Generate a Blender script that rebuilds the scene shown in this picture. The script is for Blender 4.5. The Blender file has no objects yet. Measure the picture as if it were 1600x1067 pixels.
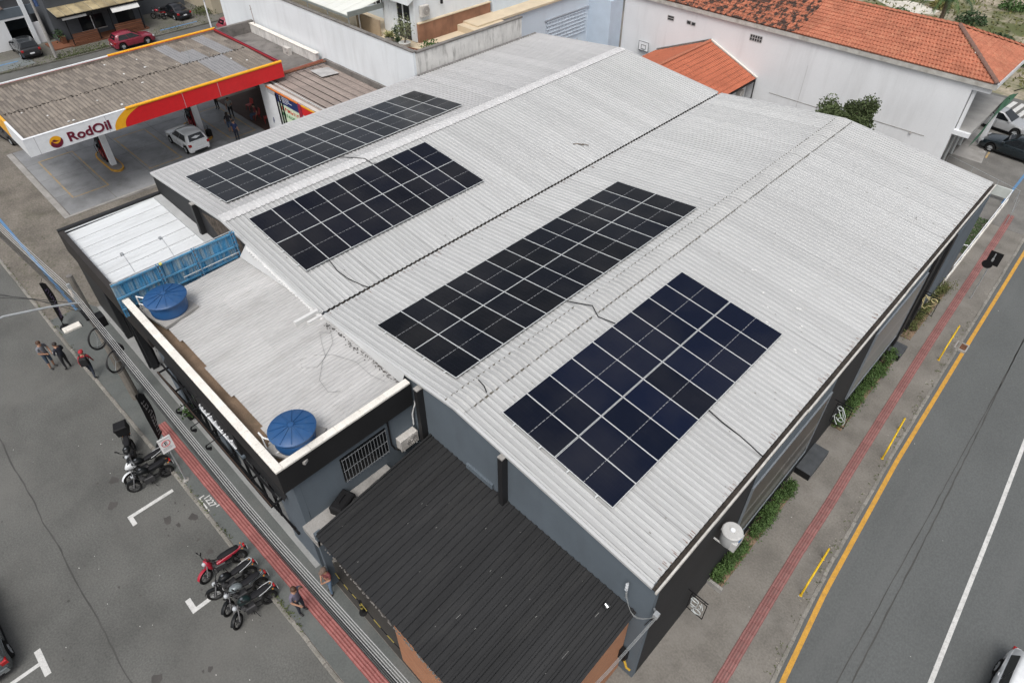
import bpy, bmesh, math, random
from mathutils import Vector, Matrix, Euler
R = math.radians
PI = math.pi
random.seed(7)
scene = bpy.context.scene
C = bpy.context.collection

# ------------------------------------------------------------------ camera, sky, sun, exposure
cam_d = bpy.data.cameras.new('camera'); cam = bpy.data.objects.new('camera', cam_d); C.objects.link(cam)
scene.camera = cam
cam_d.sensor_fit = 'HORIZONTAL'; cam_d.sensor_width = 36.0; cam_d.lens = 23.42675
cam_d.shift_y = -0.0341356
cam_d.clip_start = 0.1; cam_d.clip_end = 1500
CAM = (11.39079, -15.78563, 23.76765)
RM = ((0.714249, 0.699892, -0.000732), (0.457924, -0.468108, -0.755765), (-0.529296, 0.539469, -0.654843))
cam.matrix_world = Matrix(((RM[0][0], -RM[1][0], -RM[2][0], CAM[0]),
                           (RM[0][1], -RM[1][1], -RM[2][1], CAM[1]),
                           (RM[0][2], -RM[1][2], -RM[2][2], CAM[2]),
                           (0, 0, 0, 1)))
SUN_EL, SUN_AZ = R(60), R(150)          # azimuth measured from +Y towards +X; soft light from the street corner behind the camera
world = bpy.data.worlds.new('World'); scene.world = world; world.use_nodes = True
wn = world.node_tree.nodes; wl = world.node_tree.links
bg = wn['Background']
sky = wn.new('ShaderNodeTexSky'); sky.sky_type = 'NISHITA'; sky.sun_disc = False
sky.sun_elevation = SUN_EL; sky.sun_rotation = SUN_AZ; sky.air_density = 1.0; sky.dust_density = 6.0; sky.ozone_density = 1.0
hs = wn.new('ShaderNodeHueSaturation'); hs.inputs['Saturation'].default_value = 0.36
wl.new(sky.outputs['Color'], hs.inputs['Color']); wl.new(hs.outputs['Color'], bg.inputs['Color'])
bg.inputs['Strength'].default_value = 0.15
sd = bpy.data.lights.new('sun', 'SUN'); sd.energy = 1.0; sd.angle = R(28); sd.color = (1.0, 0.985, 0.965)
sun = bpy.data.objects.new('sun', sd); C.objects.link(sun)
sdir = Vector((math.sin(SUN_AZ) * math.cos(SUN_EL), math.cos(SUN_AZ) * math.cos(SUN_EL), math.sin(SUN_EL)))
sun.rotation_euler = sdir.to_track_quat('Z', 'Y').to_euler()
sun.location = sdir * 80
vs = scene.view_settings
vs.view_transform = 'Standard'; vs.look = 'None'; vs.exposure = 0.18; vs.gamma = 1.0; vs.use_curve_mapping = False

# ------------------------------------------------------------------ materials
MATS = {}
def mat(name, col, rough=0.75, metal=0.0, var=0.12, scale=1.2, fine=25.0, fvar=0.06, spec=0.35, bump=0.0, bscale=30.0,
        stretch=(1, 1, 1), rnd=0.0, coat=0.0, dirt=None, dirt_amt=0.0, dirt_scale=0.5, dirt_stretch=(1, 1, 1), dirt_lo=0.5, dirt_hi=0.75):
    """painted / mineral surface: base colour with broad and fine mottling, per-object tint and optional dirt patches"""
    if name in MATS: return MATS[name]
    m = bpy.data.materials.new(name); m.use_nodes = True
    nt = m.node_tree; N = nt.nodes; L = nt.links
    b = N['Principled BSDF']
    b.inputs['Roughness'].default_value = rough; b.inputs['Metallic'].default_value = metal
    b.inputs['Specular IOR Level'].default_value = spec
    if coat: b.inputs['Coat Weight'].default_value = coat; b.inputs['Coat Roughness'].default_value = 0.06
    tc = N.new('ShaderNodeTexCoord')
    mp = N.new('ShaderNodeMapping'); mp.inputs['Scale'].default_value = stretch
    L.new(tc.outputs['Object'], mp.inputs['Vector'])
    vec = mp.outputs['Vector']
    n1 = N.new('ShaderNodeTexNoise'); n1.inputs['Scale'].default_value = scale; n1.inputs['Detail'].default_value = 5
    n2 = N.new('ShaderNodeTexNoise'); n2.inputs['Scale'].default_value = fine; n2.inputs['Detail'].default_value = 3
    L.new(vec, n1.inputs['Vector']); L.new(vec, n2.inputs['Vector'])
    def mrange(sock, lo, hi, a=0.3, z=0.7):
        q = N.new('ShaderNodeMapRange'); q.inputs[1].default_value = a; q.inputs[2].default_value = z
        q.inputs[3].default_value = lo; q.inputs[4].default_value = hi
        L.new(sock, q.inputs[0]); return q.outputs[0]
    f = mrange(n1.outputs['Fac'], 1 - var, 1 + var)
    g = mrange(n2.outputs['Fac'], 1 - fvar, 1 + fvar)
    mm = N.new('ShaderNodeMath'); mm.operation = 'MULTIPLY'; L.new(f, mm.inputs[0]); L.new(g, mm.inputs[1])
    fac = mm.outputs[0]
    if rnd:
        oi = N.new('ShaderNodeObjectInfo')
        rr = mrange(oi.outputs['Random'], 1 - rnd, 1 + rnd, 0, 1)
        m2 = N.new('ShaderNodeMath'); m2.operation = 'MULTIPLY'; L.new(fac, m2.inputs[0]); L.new(rr, m2.inputs[1]); fac = m2.outputs[0]
    vm = N.new('ShaderNodeVectorMath'); vm.operation = 'SCALE'; vm.inputs[0].default_value = col[:3]; L.new(fac, vm.inputs['Scale'])
    out = vm.outputs[0]
    if dirt:
        mp2 = N.new('ShaderNodeMapping'); mp2.inputs['Scale'].default_value = dirt_stretch; mp2.inputs['Location'].default_value = (3.1, 7.7, 1.3)
        L.new(tc.outputs['Object'], mp2.inputs['Vector'])
        n3 = N.new('ShaderNodeTexNoise'); n3.inputs['Scale'].default_value = dirt_scale; n3.inputs['Detail'].default_value = 8; n3.inputs['Roughness'].default_value = 0.65
        L.new(mp2.outputs['Vector'], n3.inputs['Vector'])
        df = mrange(n3.outputs['Fac'], 0, dirt_amt, dirt_lo, dirt_hi)
        mx = N.new('ShaderNodeMix'); mx.data_type = 'RGBA'
        L.new(df, mx.inputs[0]); L.new(out, mx.inputs[6]); mx.inputs[7].default_value = (*dirt, 1)
        out = mx.outputs[2]
    L.new(out, b.inputs['Base Color'])
    if bump:
        bn = N.new('ShaderNodeBump'); bn.inputs['Strength'].default_value = bump; bn.inputs['Distance'].default_value = 0.02
        n4 = N.new('ShaderNodeTexNoise'); n4.inputs['Scale'].default_value = bscale; n4.inputs['Detail'].default_value = 4
        L.new(tc.outputs['Object'], n4.inputs['Vector']); L.new(n4.outputs['Fac'], bn.inputs['Height']); L.new(bn.outputs['Normal'], b.inputs['Normal'])
    MATS[name] = m
    return m

def plain(name, col, rough=0.5, metal=0.0, spec=0.5, coat=0.0):
    return mat(name, col, rough, metal, var=0.05, scale=4, fvar=0.03, spec=spec, coat=coat)

# surfaces of the place
roofw = mat('roof_sheet_paint', (0.440, 0.446, 0.444), 0.5, 0.0, var=0.06, scale=0.5, fine=3, fvar=0.03, spec=0.4, stretch=(0.4, 1.2, 1), rnd=0.05,
            dirt=(0.27, 0.25, 0.22), dirt_amt=0.5, dirt_scale=3.2, dirt_stretch=(0.5, 1.6, 1), dirt_lo=0.58, dirt_hi=0.85)
roofw2 = mat('roof_sheet_paint_older', (0.405, 0.403, 0.408), 0.52, 0.0, var=0.07, scale=0.5, fine=3, fvar=0.03, spec=0.4, stretch=(0.4, 1.2, 1), rnd=0.05,
            dirt=(0.29, 0.275, 0.27), dirt_amt=0.45, dirt_scale=2.2, dirt_stretch=(0.5, 1.6, 1), dirt_lo=0.55, dirt_hi=0.85)
panshade = mat('roof_pan_shade', (0.366, 0.371, 0.369), 0.6, var=0.07, scale=0.5, fine=3, fvar=0.03, stretch=(0.4, 1.2, 1), rnd=0.05)  # darker pans: shading between the ribs painted into the sheet colour
ribshade = mat('rib_shade_line', (0.235, 0.235, 0.23), 0.8, var=0.35, scale=1.4, fvar=0.25, fine=7)  # dark line painted beside each rib in place of its shadow
capm = mat('ridge_cap_paint', (0.435, 0.438, 0.432), 0.5, var=0.06, scale=2, rnd=0.05, dirt=(0.30, 0.28, 0.25), dirt_amt=0.5, dirt_scale=3, dirt_lo=0.55, dirt_hi=0.85)
fibre = mat('fibre_cement_pale', (0.405, 0.402, 0.395), 0.8, var=0.08, scale=0.5, fine=6, fvar=0.08, stretch=(2.5, 0.4, 1), rnd=0.06,
            dirt=(0.20, 0.19, 0.175), dirt_amt=0.6, dirt_scale=0.8, dirt_stretch=(1.4, 0.5, 1), dirt_lo=0.5, dirt_hi=0.85)
canopym = mat('fibre_cement_tan', (0.205, 0.178, 0.150), 0.85, var=0.16, scale=0.7, fine=5, fvar=0.12, stretch=(0.6, 3.0, 1), rnd=0.10,
            dirt=(0.075, 0.065, 0.06), dirt_amt=0.85, dirt_scale=0.8, dirt_stretch=(0.5, 2.2, 1), dirt_lo=0.45, dirt_hi=0.75)
storeroof = mat('store_roof_fibre', (0.27, 0.225, 0.20), 0.85, var=0.14, scale=0.7, fine=5, fvar=0.1, rnd=0.08,
            dirt=(0.13, 0.11, 0.10), dirt_amt=0.6, dirt_scale=0.9, dirt_stretch=(2, 0.6, 1))
whiteroof = mat('white_panel_metal', (0.60, 0.62, 0.63), 0.35, var=0.05, scale=0.5, fvar=0.03, stretch=(3, .4, 1), spec=0.5, rnd=0.02,
            dirt=(0.42, 0.43, 0.43), dirt_amt=0.6, dirt_scale=0.9, dirt_stretch=(3, .4, 1))
blackroof = mat('black_roof_metal', (0.0190, 0.0195, 0.0205), 0.62, var=0.2, scale=0.6, fine=12, fvar=0.1, stretch=(3, 0.4, 1), spec=0.25, rnd=0.18,
            dirt=(0.042, 0.042, 0.041), dirt_amt=0.7, dirt_scale=1.0, dirt_stretch=(1.5, 0.4, 1), dirt_lo=0.52, dirt_hi=0.9)
wallgrey = mat('wall_paint_slate', (0.105, 0.128, 0.150), 0.85, var=0.07, scale=0.8, fvar=0.04, bump=0.15, bscale=60,
            dirt=(0.078, 0.092, 0.106), dirt_amt=0.6, dirt_scale=0.6, dirt_stretch=(1.2, 1.2, 0.3))
wallblack = mat('wall_paint_black', (0.018, 0.019, 0.021), 0.7, var=0.15, scale=0.8, fvar=0.1, bump=0.1, bscale=50)
fasciam = mat('fascia_black', (0.016, 0.016, 0.017), 0.55, var=0.12, scale=1, fvar=0.08)
coping = mat('coping_white', (0.68, 0.655, 0.60), 0.8, var=0.08, scale=2.5, fvar=0.08, dirt=(0.30, 0.25, 0.20), dirt_amt=0.6, dirt_scale=4, dirt_lo=0.55, dirt_hi=0.8)
whitewall = mat('wall_paint_white', (0.70, 0.735, 0.76), 0.85, var=0.05, scale=0.4, fvar=0.03, bump=0.08, bscale=40,
            dirt=(0.50, 0.52, 0.53), dirt_amt=0.55, dirt_scale=1.0, dirt_stretch=(1.3, 1.3, 0.18), dirt_lo=0.5, dirt_hi=0.8)
greywhite = mat('wall_paint_offwhite', (0.66, 0.675, 0.69), 0.85, var=0.05, scale=0.3, fvar=0.03, bump=0.08, bscale=40,
            dirt=(0.44, 0.445, 0.45), dirt_amt=0.6, dirt_scale=0.8, dirt_stretch=(1.1, 1.1, 0.15), dirt_lo=0.5, dirt_hi=0.85)
bluewall = mat('wall_paint_pale_blue', (0.60, 0.675, 0.745), 0.85, var=0.04, scale=0.4, fvar=0.03,
            dirt=(0.50, 0.56, 0.62), dirt_amt=0.5, dirt_scale=0.8, dirt_stretch=(1.1, 1.1, 0.2))
stained = mat('stained_render', (0.62, 0.61, 0.585), 0.9, var=0.12, scale=1, fvar=0.08, bump=0.2, bscale=30,
            dirt=(0.17, 0.165, 0.15), dirt_amt=0.8, dirt_scale=2.2, dirt_stretch=(1.5, 1.5, 0.3), dirt_lo=0.50, dirt_hi=0.72)
concrete = mat('concrete', (0.30, 0.29, 0.275), 0.9, var=0.14, scale=0.9, fvar=0.1, bump=0.25, bscale=35,
            dirt=(0.13, 0.12, 0.11), dirt_amt=0.7, dirt_scale=0.9)
darkconc = mat('weathered_concrete', (0.17, 0.16, 0.15), 0.9, var=0.2, scale=0.9, fvar=0.12, bump=0.25, dirt=(0.06, 0.055, 0.05), dirt_amt=0.8, dirt_scale=1.3)
asphalt = mat('asphalt', (0.100, 0.101, 0.095), 0.9, var=0.18, scale=0.45, fine=16, fvar=0.20, bump=0.35, bscale=40, rnd=0.0,
            dirt=(0.138, 0.135, 0.126), dirt_amt=0.8, dirt_scale=0.22, dirt_lo=0.45, dirt_hi=0.72)
asphalt2 = mat('asphalt_newer', (0.099, 0.105, 0.104), 0.88, var=0.08, scale=0.4, fine=18, fvar=0.12, bump=0.3, bscale=40, stretch=(1, 0.6, 1),
            dirt=(0.120, 0.124, 0.123), dirt_amt=0.8, dirt_scale=0.5, dirt_stretch=(1.2, 0.1, 1))
tarm = mat('tar_seam', (0.060, 0.059, 0.056), 0.8, var=0.2)
pavegreen = mat('painted_pavement', (0.104, 0.112, 0.108), 0.85, var=0.14, scale=0.8, fine=14, fvar=0.10, bump=0.2,
            dirt=(0.155, 0.15, 0.14), dirt_amt=0.6, dirt_scale=0.7, dirt_lo=0.5, dirt_hi=0.75)
pavetan = mat('pavement_concrete', (0.162, 0.151, 0.134), 0.92, var=0.2, scale=0.7, fine=14, fvar=0.16, bump=0.3,
            dirt=(0.225, 0.213, 0.193), dirt_amt=0.75, dirt_scale=0.55, dirt_lo=0.5, dirt_hi=0.75)
kerbm = mat('kerb_stone_granite', (0.21, 0.20, 0.18), 0.9, var=0.2, scale=3, fvar=0.15, bump=0.4, rnd=0.18, dirt=(0.12, 0.115, 0.09), dirt_amt=0.7, dirt_scale=3)
tactm = mat('tactile_tile_red', (0.215, 0.066, 0.060), 0.8, var=0.12, scale=2.5, fvar=0.1, rnd=0.12, dirt=(0.22, 0.10, 0.09), dirt_amt=0.6, dirt_scale=2)
tactbar = mat('tactile_bar_red', (0.315, 0.128, 0.118), 0.8, var=0.12, scale=2.5, fvar=0.1, rnd=0.1)
tactoldbar = mat('tactile_bar_faded', (0.25, 0.118, 0.11), 0.85, var=0.14, scale=2.5, rnd=0.1)
tactold = mat('tactile_tile_faded', (0.185, 0.080, 0.074), 0.85, var=0.14, scale=2.5, fvar=0.12, rnd=0.12, dirt=(0.14, 0.115, 0.105), dirt_amt=0.75, dirt_scale=1.5)
paintw = mat('road_paint_white', (0.53, 0.53, 0.515), 0.75, var=0.08, scale=5, fvar=0.15, dirt=(0.22, 0.22, 0.215), dirt_amt=0.75, dirt_scale=5, dirt_lo=0.50, dirt_hi=0.8)
painty = mat('road_paint_yellow', (0.50, 0.27, 0.045), 0.75, var=0.1, scale=5, fvar=0.15, dirt=(0.18, 0.135, 0.08), dirt_amt=0.75, dirt_scale=5, dirt_lo=0.5, dirt_hi=0.8)
paintyf = mat('pad_paint_yellow_faded', (0.42, 0.29, 0.12), 0.75, var=0.1, scale=5, fvar=0.15, dirt=(0.24, 0.235, 0.225), dirt_amt=0.95, dirt_scale=3, dirt_lo=0.42, dirt_hi=0.65)
paintb = mat('road_paint_blue', (0.085, 0.20, 0.36), 0.75, var=0.1, scale=5, fvar=0.1, dirt=(0.2, 0.2, 0.2), dirt_amt=0.5, dirt_scale=4)
padm = mat('pad_concrete', (0.215, 0.22, 0.225), 0.55, var=0.14, scale=0.5, fvar=0.08, spec=0.5, rnd=0.07, dirt=(0.10, 0.10, 0.10), dirt_amt=0.8, dirt_scale=0.8, dirt_lo=0.45, dirt_hi=0.75)
stonem = mat('stone_paving', (0.155, 0.14, 0.12), 0.95, var=0.25, scale=0.6, fine=9, fvar=0.25, bump=0.6, bscale=8,
            dirt=(0.075, 0.075, 0.05), dirt_amt=0.7, dirt_scale=1.1)
red = plain('sign_red', (0.58, 0.016, 0.020), 0.4)
yellow = plain('sign_yellow', (0.78, 0.38, 0.018), 0.4)
white = plain('sign_white', (0.74, 0.76, 0.78), 0.4)
maroon = plain('sign_maroon', (0.14, 0.012, 0.03), 0.4)
navy = plain('sign_navy', (0.02, 0.035, 0.13), 0.4)
pastel = plain('banner_pale_green', (0.62, 0.74, 0.55), 0.6)
alu = mat('aluminium_frame', (0.62, 0.64, 0.64), 0.45, 0.2, var=0.05, fvar=0.03, spec=0.5)
galv = mat('galvanised_steel', (0.42, 0.44, 0.45), 0.45, 0.5, var=0.12, scale=4)
blackmetal = plain('black_metal', (0.010, 0.010, 0.011), 0.55, spec=0.2)
blackplast = plain('black_plastic', (0.011, 0.011, 0.012), 0.6, spec=0.2)
rubber = plain('tyre_rubber', (0.013, 0.013, 0.013), 0.85, spec=0.2)
chrome = plain('chrome', (0.40, 0.41, 0.42), 0.32, 0.9)
glass = plain('dark_glass', (0.008, 0.010, 0.012), 0.06, spec=0.6)
winglass = plain('window_glass', (0.012, 0.015, 0.018), 0.08, spec=0.5)
redlens = plain('red_lens', (0.35, 0.008, 0.01), 0.15, coat=0.5)
clearlens = plain('clear_lens', (0.42, 0.44, 0.46), 0.2)
bluetank = mat('water_tank_blue', (0.015, 0.070, 0.190), 0.45, var=0.08, scale=2, fvar=0.03, spec=0.45, dirt=(0.07, 0.12, 0.19), dirt_amt=0.4, dirt_scale=2.5)
bluepanel = mat('billboard_back_blue', (0.045, 0.20, 0.37), 0.6, var=0.15, scale=1.2, fvar=0.06, stretch=(1, 3, 0.4), rnd=0.18,
            dirt=(0.32, 0.38, 0.39), dirt_amt=0.85, dirt_scale=2.2, dirt_stretch=(1, 2.6, 0.35), dirt_lo=0.44, dirt_hi=0.66)
bluebar = mat('billboard_bar_blue', (0.075, 0.25, 0.42), 0.6, var=0.1, dirt=(0.20, 0.12, 0.08), dirt_amt=0.6, dirt_scale=5)
rust = mat('rusty_steel', (0.16, 0.075, 0.045), 0.85, var=0.3, scale=6, fvar=0.2)
gutterdirt = mat('gutter_grime', (0.036, 0.030, 0.025), 0.95, var=0.4, scale=4, fvar=0.3, bump=0.5)
gutterbrown = mat('gutter_silt', (0.20, 0.14, 0.095), 0.95, var=0.25, scale=1.5, fvar=0.2, bump=0.3, dirt=(0.09, 0.075, 0.05), dirt_amt=0.7, dirt_scale=2)
wood = mat('deck_wood', (0.16, 0.065, 0.035), 0.75, var=0.2, scale=2, fvar=0.1, stretch=(4, .5, 4), rnd=0.2)
terracotta = mat('clay_tile', (0.365, 0.132, 0.078), 0.85, var=0.18, scale=0.8, fine=6, fvar=0.16, bump=0.1, dirt=(0.46, 0.215, 0.13), dirt_amt=0.8, dirt_scale=2.0)
terracotta2 = mat('clay_tile_mossy', (0.35, 0.125, 0.072), 0.88, var=0.2, scale=0.8, fine=6, fvar=0.2, bump=0.1, dirt=(0.035, 0.028, 0.024), dirt_amt=0.95, dirt_scale=2.0, dirt_stretch=(1.5, .9, 1), dirt_lo=0.46, dirt_hi=0.54)
terracotta3 = mat('clay_tile_shed', (0.375, 0.115, 0.062), 0.85, var=0.1, scale=0.8, fine=8, fvar=0.12, dirt=(0.12, 0.05, 0.035), dirt_amt=0.8, dirt_scale=1.6, dirt_stretch=(0.5, 2, 1), dirt_lo=0.6, dirt_hi=0.72)
leafm = mat('leaf_green', (0.050, 0.098, 0.026), 0.7, var=0.35, scale=1.6, fvar=0.3, fine=9)
leafd = mat('leaf_dark', (0.030, 0.058, 0.022), 0.7, var=0.35, scale=1.6, fvar=0.3, fine=9)
leafy = mat('leaf_dry', (0.16, 0.145, 0.05), 0.8, var=0.3, scale=1.6, fvar=0.3, fine=9)
bark = mat('bark', (0.12, 0.09, 0.065), 0.95, var=0.3, scale=6, fvar=0.2)
cream = mat('cream_paint', (0.56, 0.47, 0.34), 0.8, var=0.08, scale=1)
sandm = mat('dry_ground', (0.30, 0.26, 0.20), 0.95, var=0.25, scale=0.25, fine=3, fvar=0.25, dirt=(0.085, 0.10, 0.035), dirt_amt=0.95, dirt_scale=0.16, dirt_lo=0.42, dirt_hi=0.56)

# ------------------------------------------------------------------ mesh builder
class MB:
    def __init__(s): s.v = []; s.f = []; s.mi = []; s.cur = 0
    def m(s, i): s.cur = i; return s
    def add(s, vs, fs):
        o = len(s.v); s.v += [tuple(q) for q in vs]
        for f in fs: s.f.append(tuple(i + o for i in f)); s.mi.append(s.cur)
        return s
    def quad(s, a, b, c, d): return s.add([a, b, c, d], [(0, 1, 2, 3)])
    def box(s, x0, x1, y0, y1, z0, z1):
        return s.add([(x0,y0,z0),(x1,y0,z0),(x1,y1,z0),(x0,y1,z0),(x0,y0,z1),(x1,y0,z1),(x1,y1,z1),(x0,y1,z1)],
                     [(3,2,1,0),(4,5,6,7),(0,1,5,4),(1,2,6,5),(2,3,7,6),(3,0,4,7)])
    def cbox(s, x0, x1, y0, y1, z0, z1, c=0.02):
        """box with its upper edges chamfered"""
        return s.add([(x0,y0,z0),(x1,y0,z0),(x1,y1,z0),(x0,y1,z0),(x0,y0,z1-c),(x1,y0,z1-c),(x1,y1,z1-c),(x0,y1,z1-c),
                      (x0+c,y0+c,z1),(x1-c,y0+c,z1),(x1-c,y1-c,z1),(x0+c,y1-c,z1)],
                     [(3,2,1,0),(8,9,10,11),(0,1,5,4),(1,2,6,5),(2,3,7,6),(3,0,4,7),(4,5,9,8),(5,6,10,9),(6,7,11,10),(7,4,8,11)])
    def prism(s, poly, z0, z1):
        n = len(poly)
        vs = [(x, y, z0) for x, y in poly] + [(x, y, z1) for x, y in poly]
        fs = [tuple(range(n))[::-1], tuple(range(n, 2*n))] + [(i, (i+1) % n, n+(i+1) % n, n+i) for i in range(n)]
        return s.add(vs, fs)
    def extr(s, poly3, d):
        """3D polygon extruded along vector d"""
        n = len(poly3); d = Vector(d)
        vs = [Vector(q) for q in poly3] + [Vector(q) + d for q in poly3]
        fs = [tuple(range(n))[::-1], tuple(range(n, 2*n))] + [(i, (i+1) % n, n+(i+1) % n, n+i) for i in range(n)]
        return s.add(vs, fs)
    def cyl(s, p0, p1, r0, r1=None, n=12, caps=True):
        if r1 is None: r1 = r0
        p0 = Vector(p0); p1 = Vector(p1); d = (p1 - p0)
        if d.length < 1e-9: return s
        d.normalize(); u = d.orthogonal().normalized(); w = d.cross(u)
        vs = []
        for p, r in ((p0, r0), (p1, r1)):
            for i in range(n):
                a = 2*PI*i/n; vs.append(p + u*(r*math.cos(a)) + w*(r*math.sin(a)))
        fs = [(i, (i+1) % n, n+(i+1) % n, n+i) for i in range(n)]
        if caps: fs += [tuple(range(n))[::-1], tuple(range(n, 2*n))]
        return s.add(vs, fs)
    def tube(s, path, r, n=8, close=False):
        P = [Vector(q) for q in path]; k = len(P); vs = []; rr = r if isinstance(r, (list, tuple)) else [r]*k
        prev = None
        for i in range(k):
            if close: d = P[(i+1) % k] - P[i-1]
            else: d = P[min(i+1, k-1)] - P[max(i-1, 0)]
            if d.length < 1e-9: d = Vector((0, 0, 1))
            d.normalize()
            u = d.orthogonal().normalized() if prev is None else (prev - d * prev.dot(d))
            if u.length < 1e-6: u = d.orthogonal()
            u.normalize(); prev = u; w = d.cross(u)
            for j in range(n):
                a = 2*PI*j/n; vs.append(P[i] + u*(rr[i]*math.cos(a)) + w*(rr[i]*math.sin(a)))
        fs = []
        for i in range(k if close else k-1):
            a = i*n; b = ((i+1) % k)*n
            fs += [(a+j, a+(j+1) % n, b+(j+1) % n, b+j) for j in range(n)]
        if not close: fs += [tuple(range(n))[::-1], tuple(range((k-1)*n, k*n))]
        return s.add(vs, fs)
    def torus(s, c, ax, Rr, r, n=20, k=8):
        c = Vector(c); ax = Vector(ax).normalized(); u = ax.orthogonal().normalized(); w = ax.cross(u)
        return s.tube([c + (u*math.cos(2*PI*i/n) + w*math.sin(2*PI*i/n))*Rr for i in range(n)], r, k, True)
    def ell(s, c, rad, n=12, k=8, zlo=-1.0):
        """ellipsoid (or its part above zlo)"""
        vs = []; fs = []
        a0 = math.asin(zlo)
        for j in range(k+1):
            a = a0 + (PI/2 - a0)*j/k
            for i in range(n):
                b = 2*PI*i/n
                vs.append((c[0]+rad[0]*math.cos(a)*math.cos(b), c[1]+rad[1]*math.cos(a)*math.sin(b), c[2]+rad[2]*math.sin(a)))
        for j in range(k):
            fs += [(j*n+i, j*n+(i+1) % n, (j+1)*n+(i+1) % n, (j+1)*n+i) for i in range(n)]
        fs.append(tuple(range(n))[::-1])
        return s.add(vs, fs)
    def lathe(s, prof, c=(0, 0, 0), n=24):
        vs = []; fs = []
        for r, z in prof:
            for i in range(n):
                a = 2*PI*i/n; vs.append((c[0]+r*math.cos(a), c[1]+r*math.sin(a), c[2]+z))
        for j in range(len(prof)-1):
            fs += [(j*n+i, j*n+(i+1) % n, (j+1)*n+(i+1) % n, (j+1)*n+i) for i in range(n)]
        fs += [tuple(range(n))[::-1], tuple(range((len(prof)-1)*n, len(prof)*n))]
        return s.add(vs, fs)
    def loft(s, rings, cap=True, close=True):
        n = len(rings[0]); vs = [q for r in rings for q in r]; fs = []
        for j in range(len(rings)-1):
            for i in range(n if close else n-1):
                fs.append((j*n+i, j*n+(i+1) % n, (j+1)*n+(i+1) % n, (j+1)*n+i))
        if cap: fs += [tuple(range(n))[::-1], tuple(range((len(rings)-1)*n, len(rings)*n))]
        return s.add(vs, fs)
    def xf(s, M, start=0):
        for i in range(start, len(s.v)): s.v[i] = tuple(M @ Vector(s.v[i]))
        return s
    def mesh(s, name, mats, smooth=False):
        me = bpy.data.meshes.new(name); me.from_pydata(s.v, [], s.f)
        for mm in (mats if isinstance(mats, (list, tuple)) else [mats]): me.materials.append(mm)
        me.polygons.foreach_set('material_index', s.mi)
        bm = bmesh.new(); bm.from_mesh(me); bmesh.ops.recalc_face_normals(bm, faces=bm.faces); bm.to_mesh(me); bm.free()
        if smooth:
            me.polygons.foreach_set('use_smooth', [True]*len(me.polygons))
            try: me.set_sharp_from_angle(angle=R(smooth if smooth is not True else 40))
            except Exception: pass
        me.update(); return me
    def build(s, name, mats, parent=None, smooth=False, loc=None, rot=None):
        o = bpy.data.objects.new(name, s.mesh(name, mats, smooth)); C.objects.link(o)
        if parent is not None: o.parent = parent
        if loc is not None: o.location = loc
        if rot is not None: o.rotation_euler = rot
        return o

def tag(o, label=None, cat=None, group=None, kind=None):
    if label: o['label'] = label
    if cat: o['category'] = cat
    if group: o['group'] = group
    if kind: o['kind'] = kind
    return o
def thing(name, label, cat, loc=(0, 0, 0), rz=0.0, group=None, rot=None):
    o = bpy.data.objects.new(name, None); C.objects.link(o); o.empty_display_size = 0.3
    o.location = loc; o.rotation_euler = rot if rot else (0, 0, rz)
    return tag(o, label, cat, group)
def struct(mb, name, mats, parent=None, smooth=False):
    o = mb.build(name, mats, parent, smooth)
    if parent is None: o['kind'] = 'structure'
    return o
def dup(o, parent, loc, rot=None, scale=None):
    c = o.copy(); C.objects.link(c); c.parent = parent; c.location = loc
    if rot is not None: c.rotation_euler = rot
    if scale is not None: c.scale = scale
    return c
def inst(name, me, parent, loc, rot=None, scale=None):
    c = bpy.data.objects.new(name, me); C.objects.link(c); c.parent = parent; c.location = loc
    if rot is not None: c.rotation_euler = rot
    if scale is not None: c.scale = scale
    return c
def text_mesh(txt, size, depth, mats, weight=0.0, squeeze=1.0, align='LEFT', shear=0.0):
    cu = bpy.data.curves.new('lettering', 'FONT'); cu.body = txt; cu.size = size; cu.extrude = depth; cu.offset = weight; cu.align_x = align; cu.shear = shear
    cu.resolution_u = 3
    o = bpy.data.objects.new('lettering', cu); C.objects.link(o)
    dg = bpy.context.evaluated_depsgraph_get(); dg.update()
    me = bpy.data.meshes.new_from_object(o.evaluated_get(dg)); bpy.data.objects.remove(o); bpy.data.curves.remove(cu)
    me.materials.clear(); me.materials.append(mats)
    if squeeze != 1.0:
        for v in me.vertices: v.co.x *= squeeze
    return me
def lerp(a, b, t): return a + (b - a)*t
def poly_at(pts, q):
    """piecewise-linear y(x) through sorted points"""
    if q <= pts[0][0]:
        (a, b), (c, d) = pts[0], pts[1]
    elif q >= pts[-1][0]:
        (a, b), (c, d) = pts[-2], pts[-1]
    else:
        for i in range(len(pts)-1):
            if pts[i][0] <= q <= pts[i+1][0]: (a, b), (c, d) = pts[i], pts[i+1]; break
    return b + (d-b)*(q-a)/(c-a)

# ------------------------------------------------------------------ ground, streets, pavements
ROADZ = -0.13
struct(MB().quad((-700, -700, -0.4), (700, -700, -0.4), (700, 700, -0.4), (-700, 700, -0.4)), 'terrain', sandm)
struct(MB().box(-260, 60, -120, 40, -0.35, ROADZ), 'street', asphalt)
KL = [(-140, -16.95), (-32.2, -14.5), (-20.7, -14.28), (-10, -13.93), (1.0, -13.75), (9, -13.6)]      # kerb of the left street, y over x
KR = [(-12, 13.0), (-7.5, 12.2), (-3.7, 11.62), (-0.8, 11.34), (2.2, 11.15), (7.8, 10.90), (12.6, 10.76), (21.5, 10.58), (30.6, 10.36), (60, 9.8), (140, 8.6)]  # kerb of the right street, x over y
main_poly = [(x, y) for x, y in KL[1:]] + [(11.6, -12.6), (12.5, -11.0)] + [(x, y) for y, x in KR[1:9]] + [(9.9, 52), (-57.5, 52), (-57.5, -15.05)]
rp = [(x+0.02, y) for y, x in KR]
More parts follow.
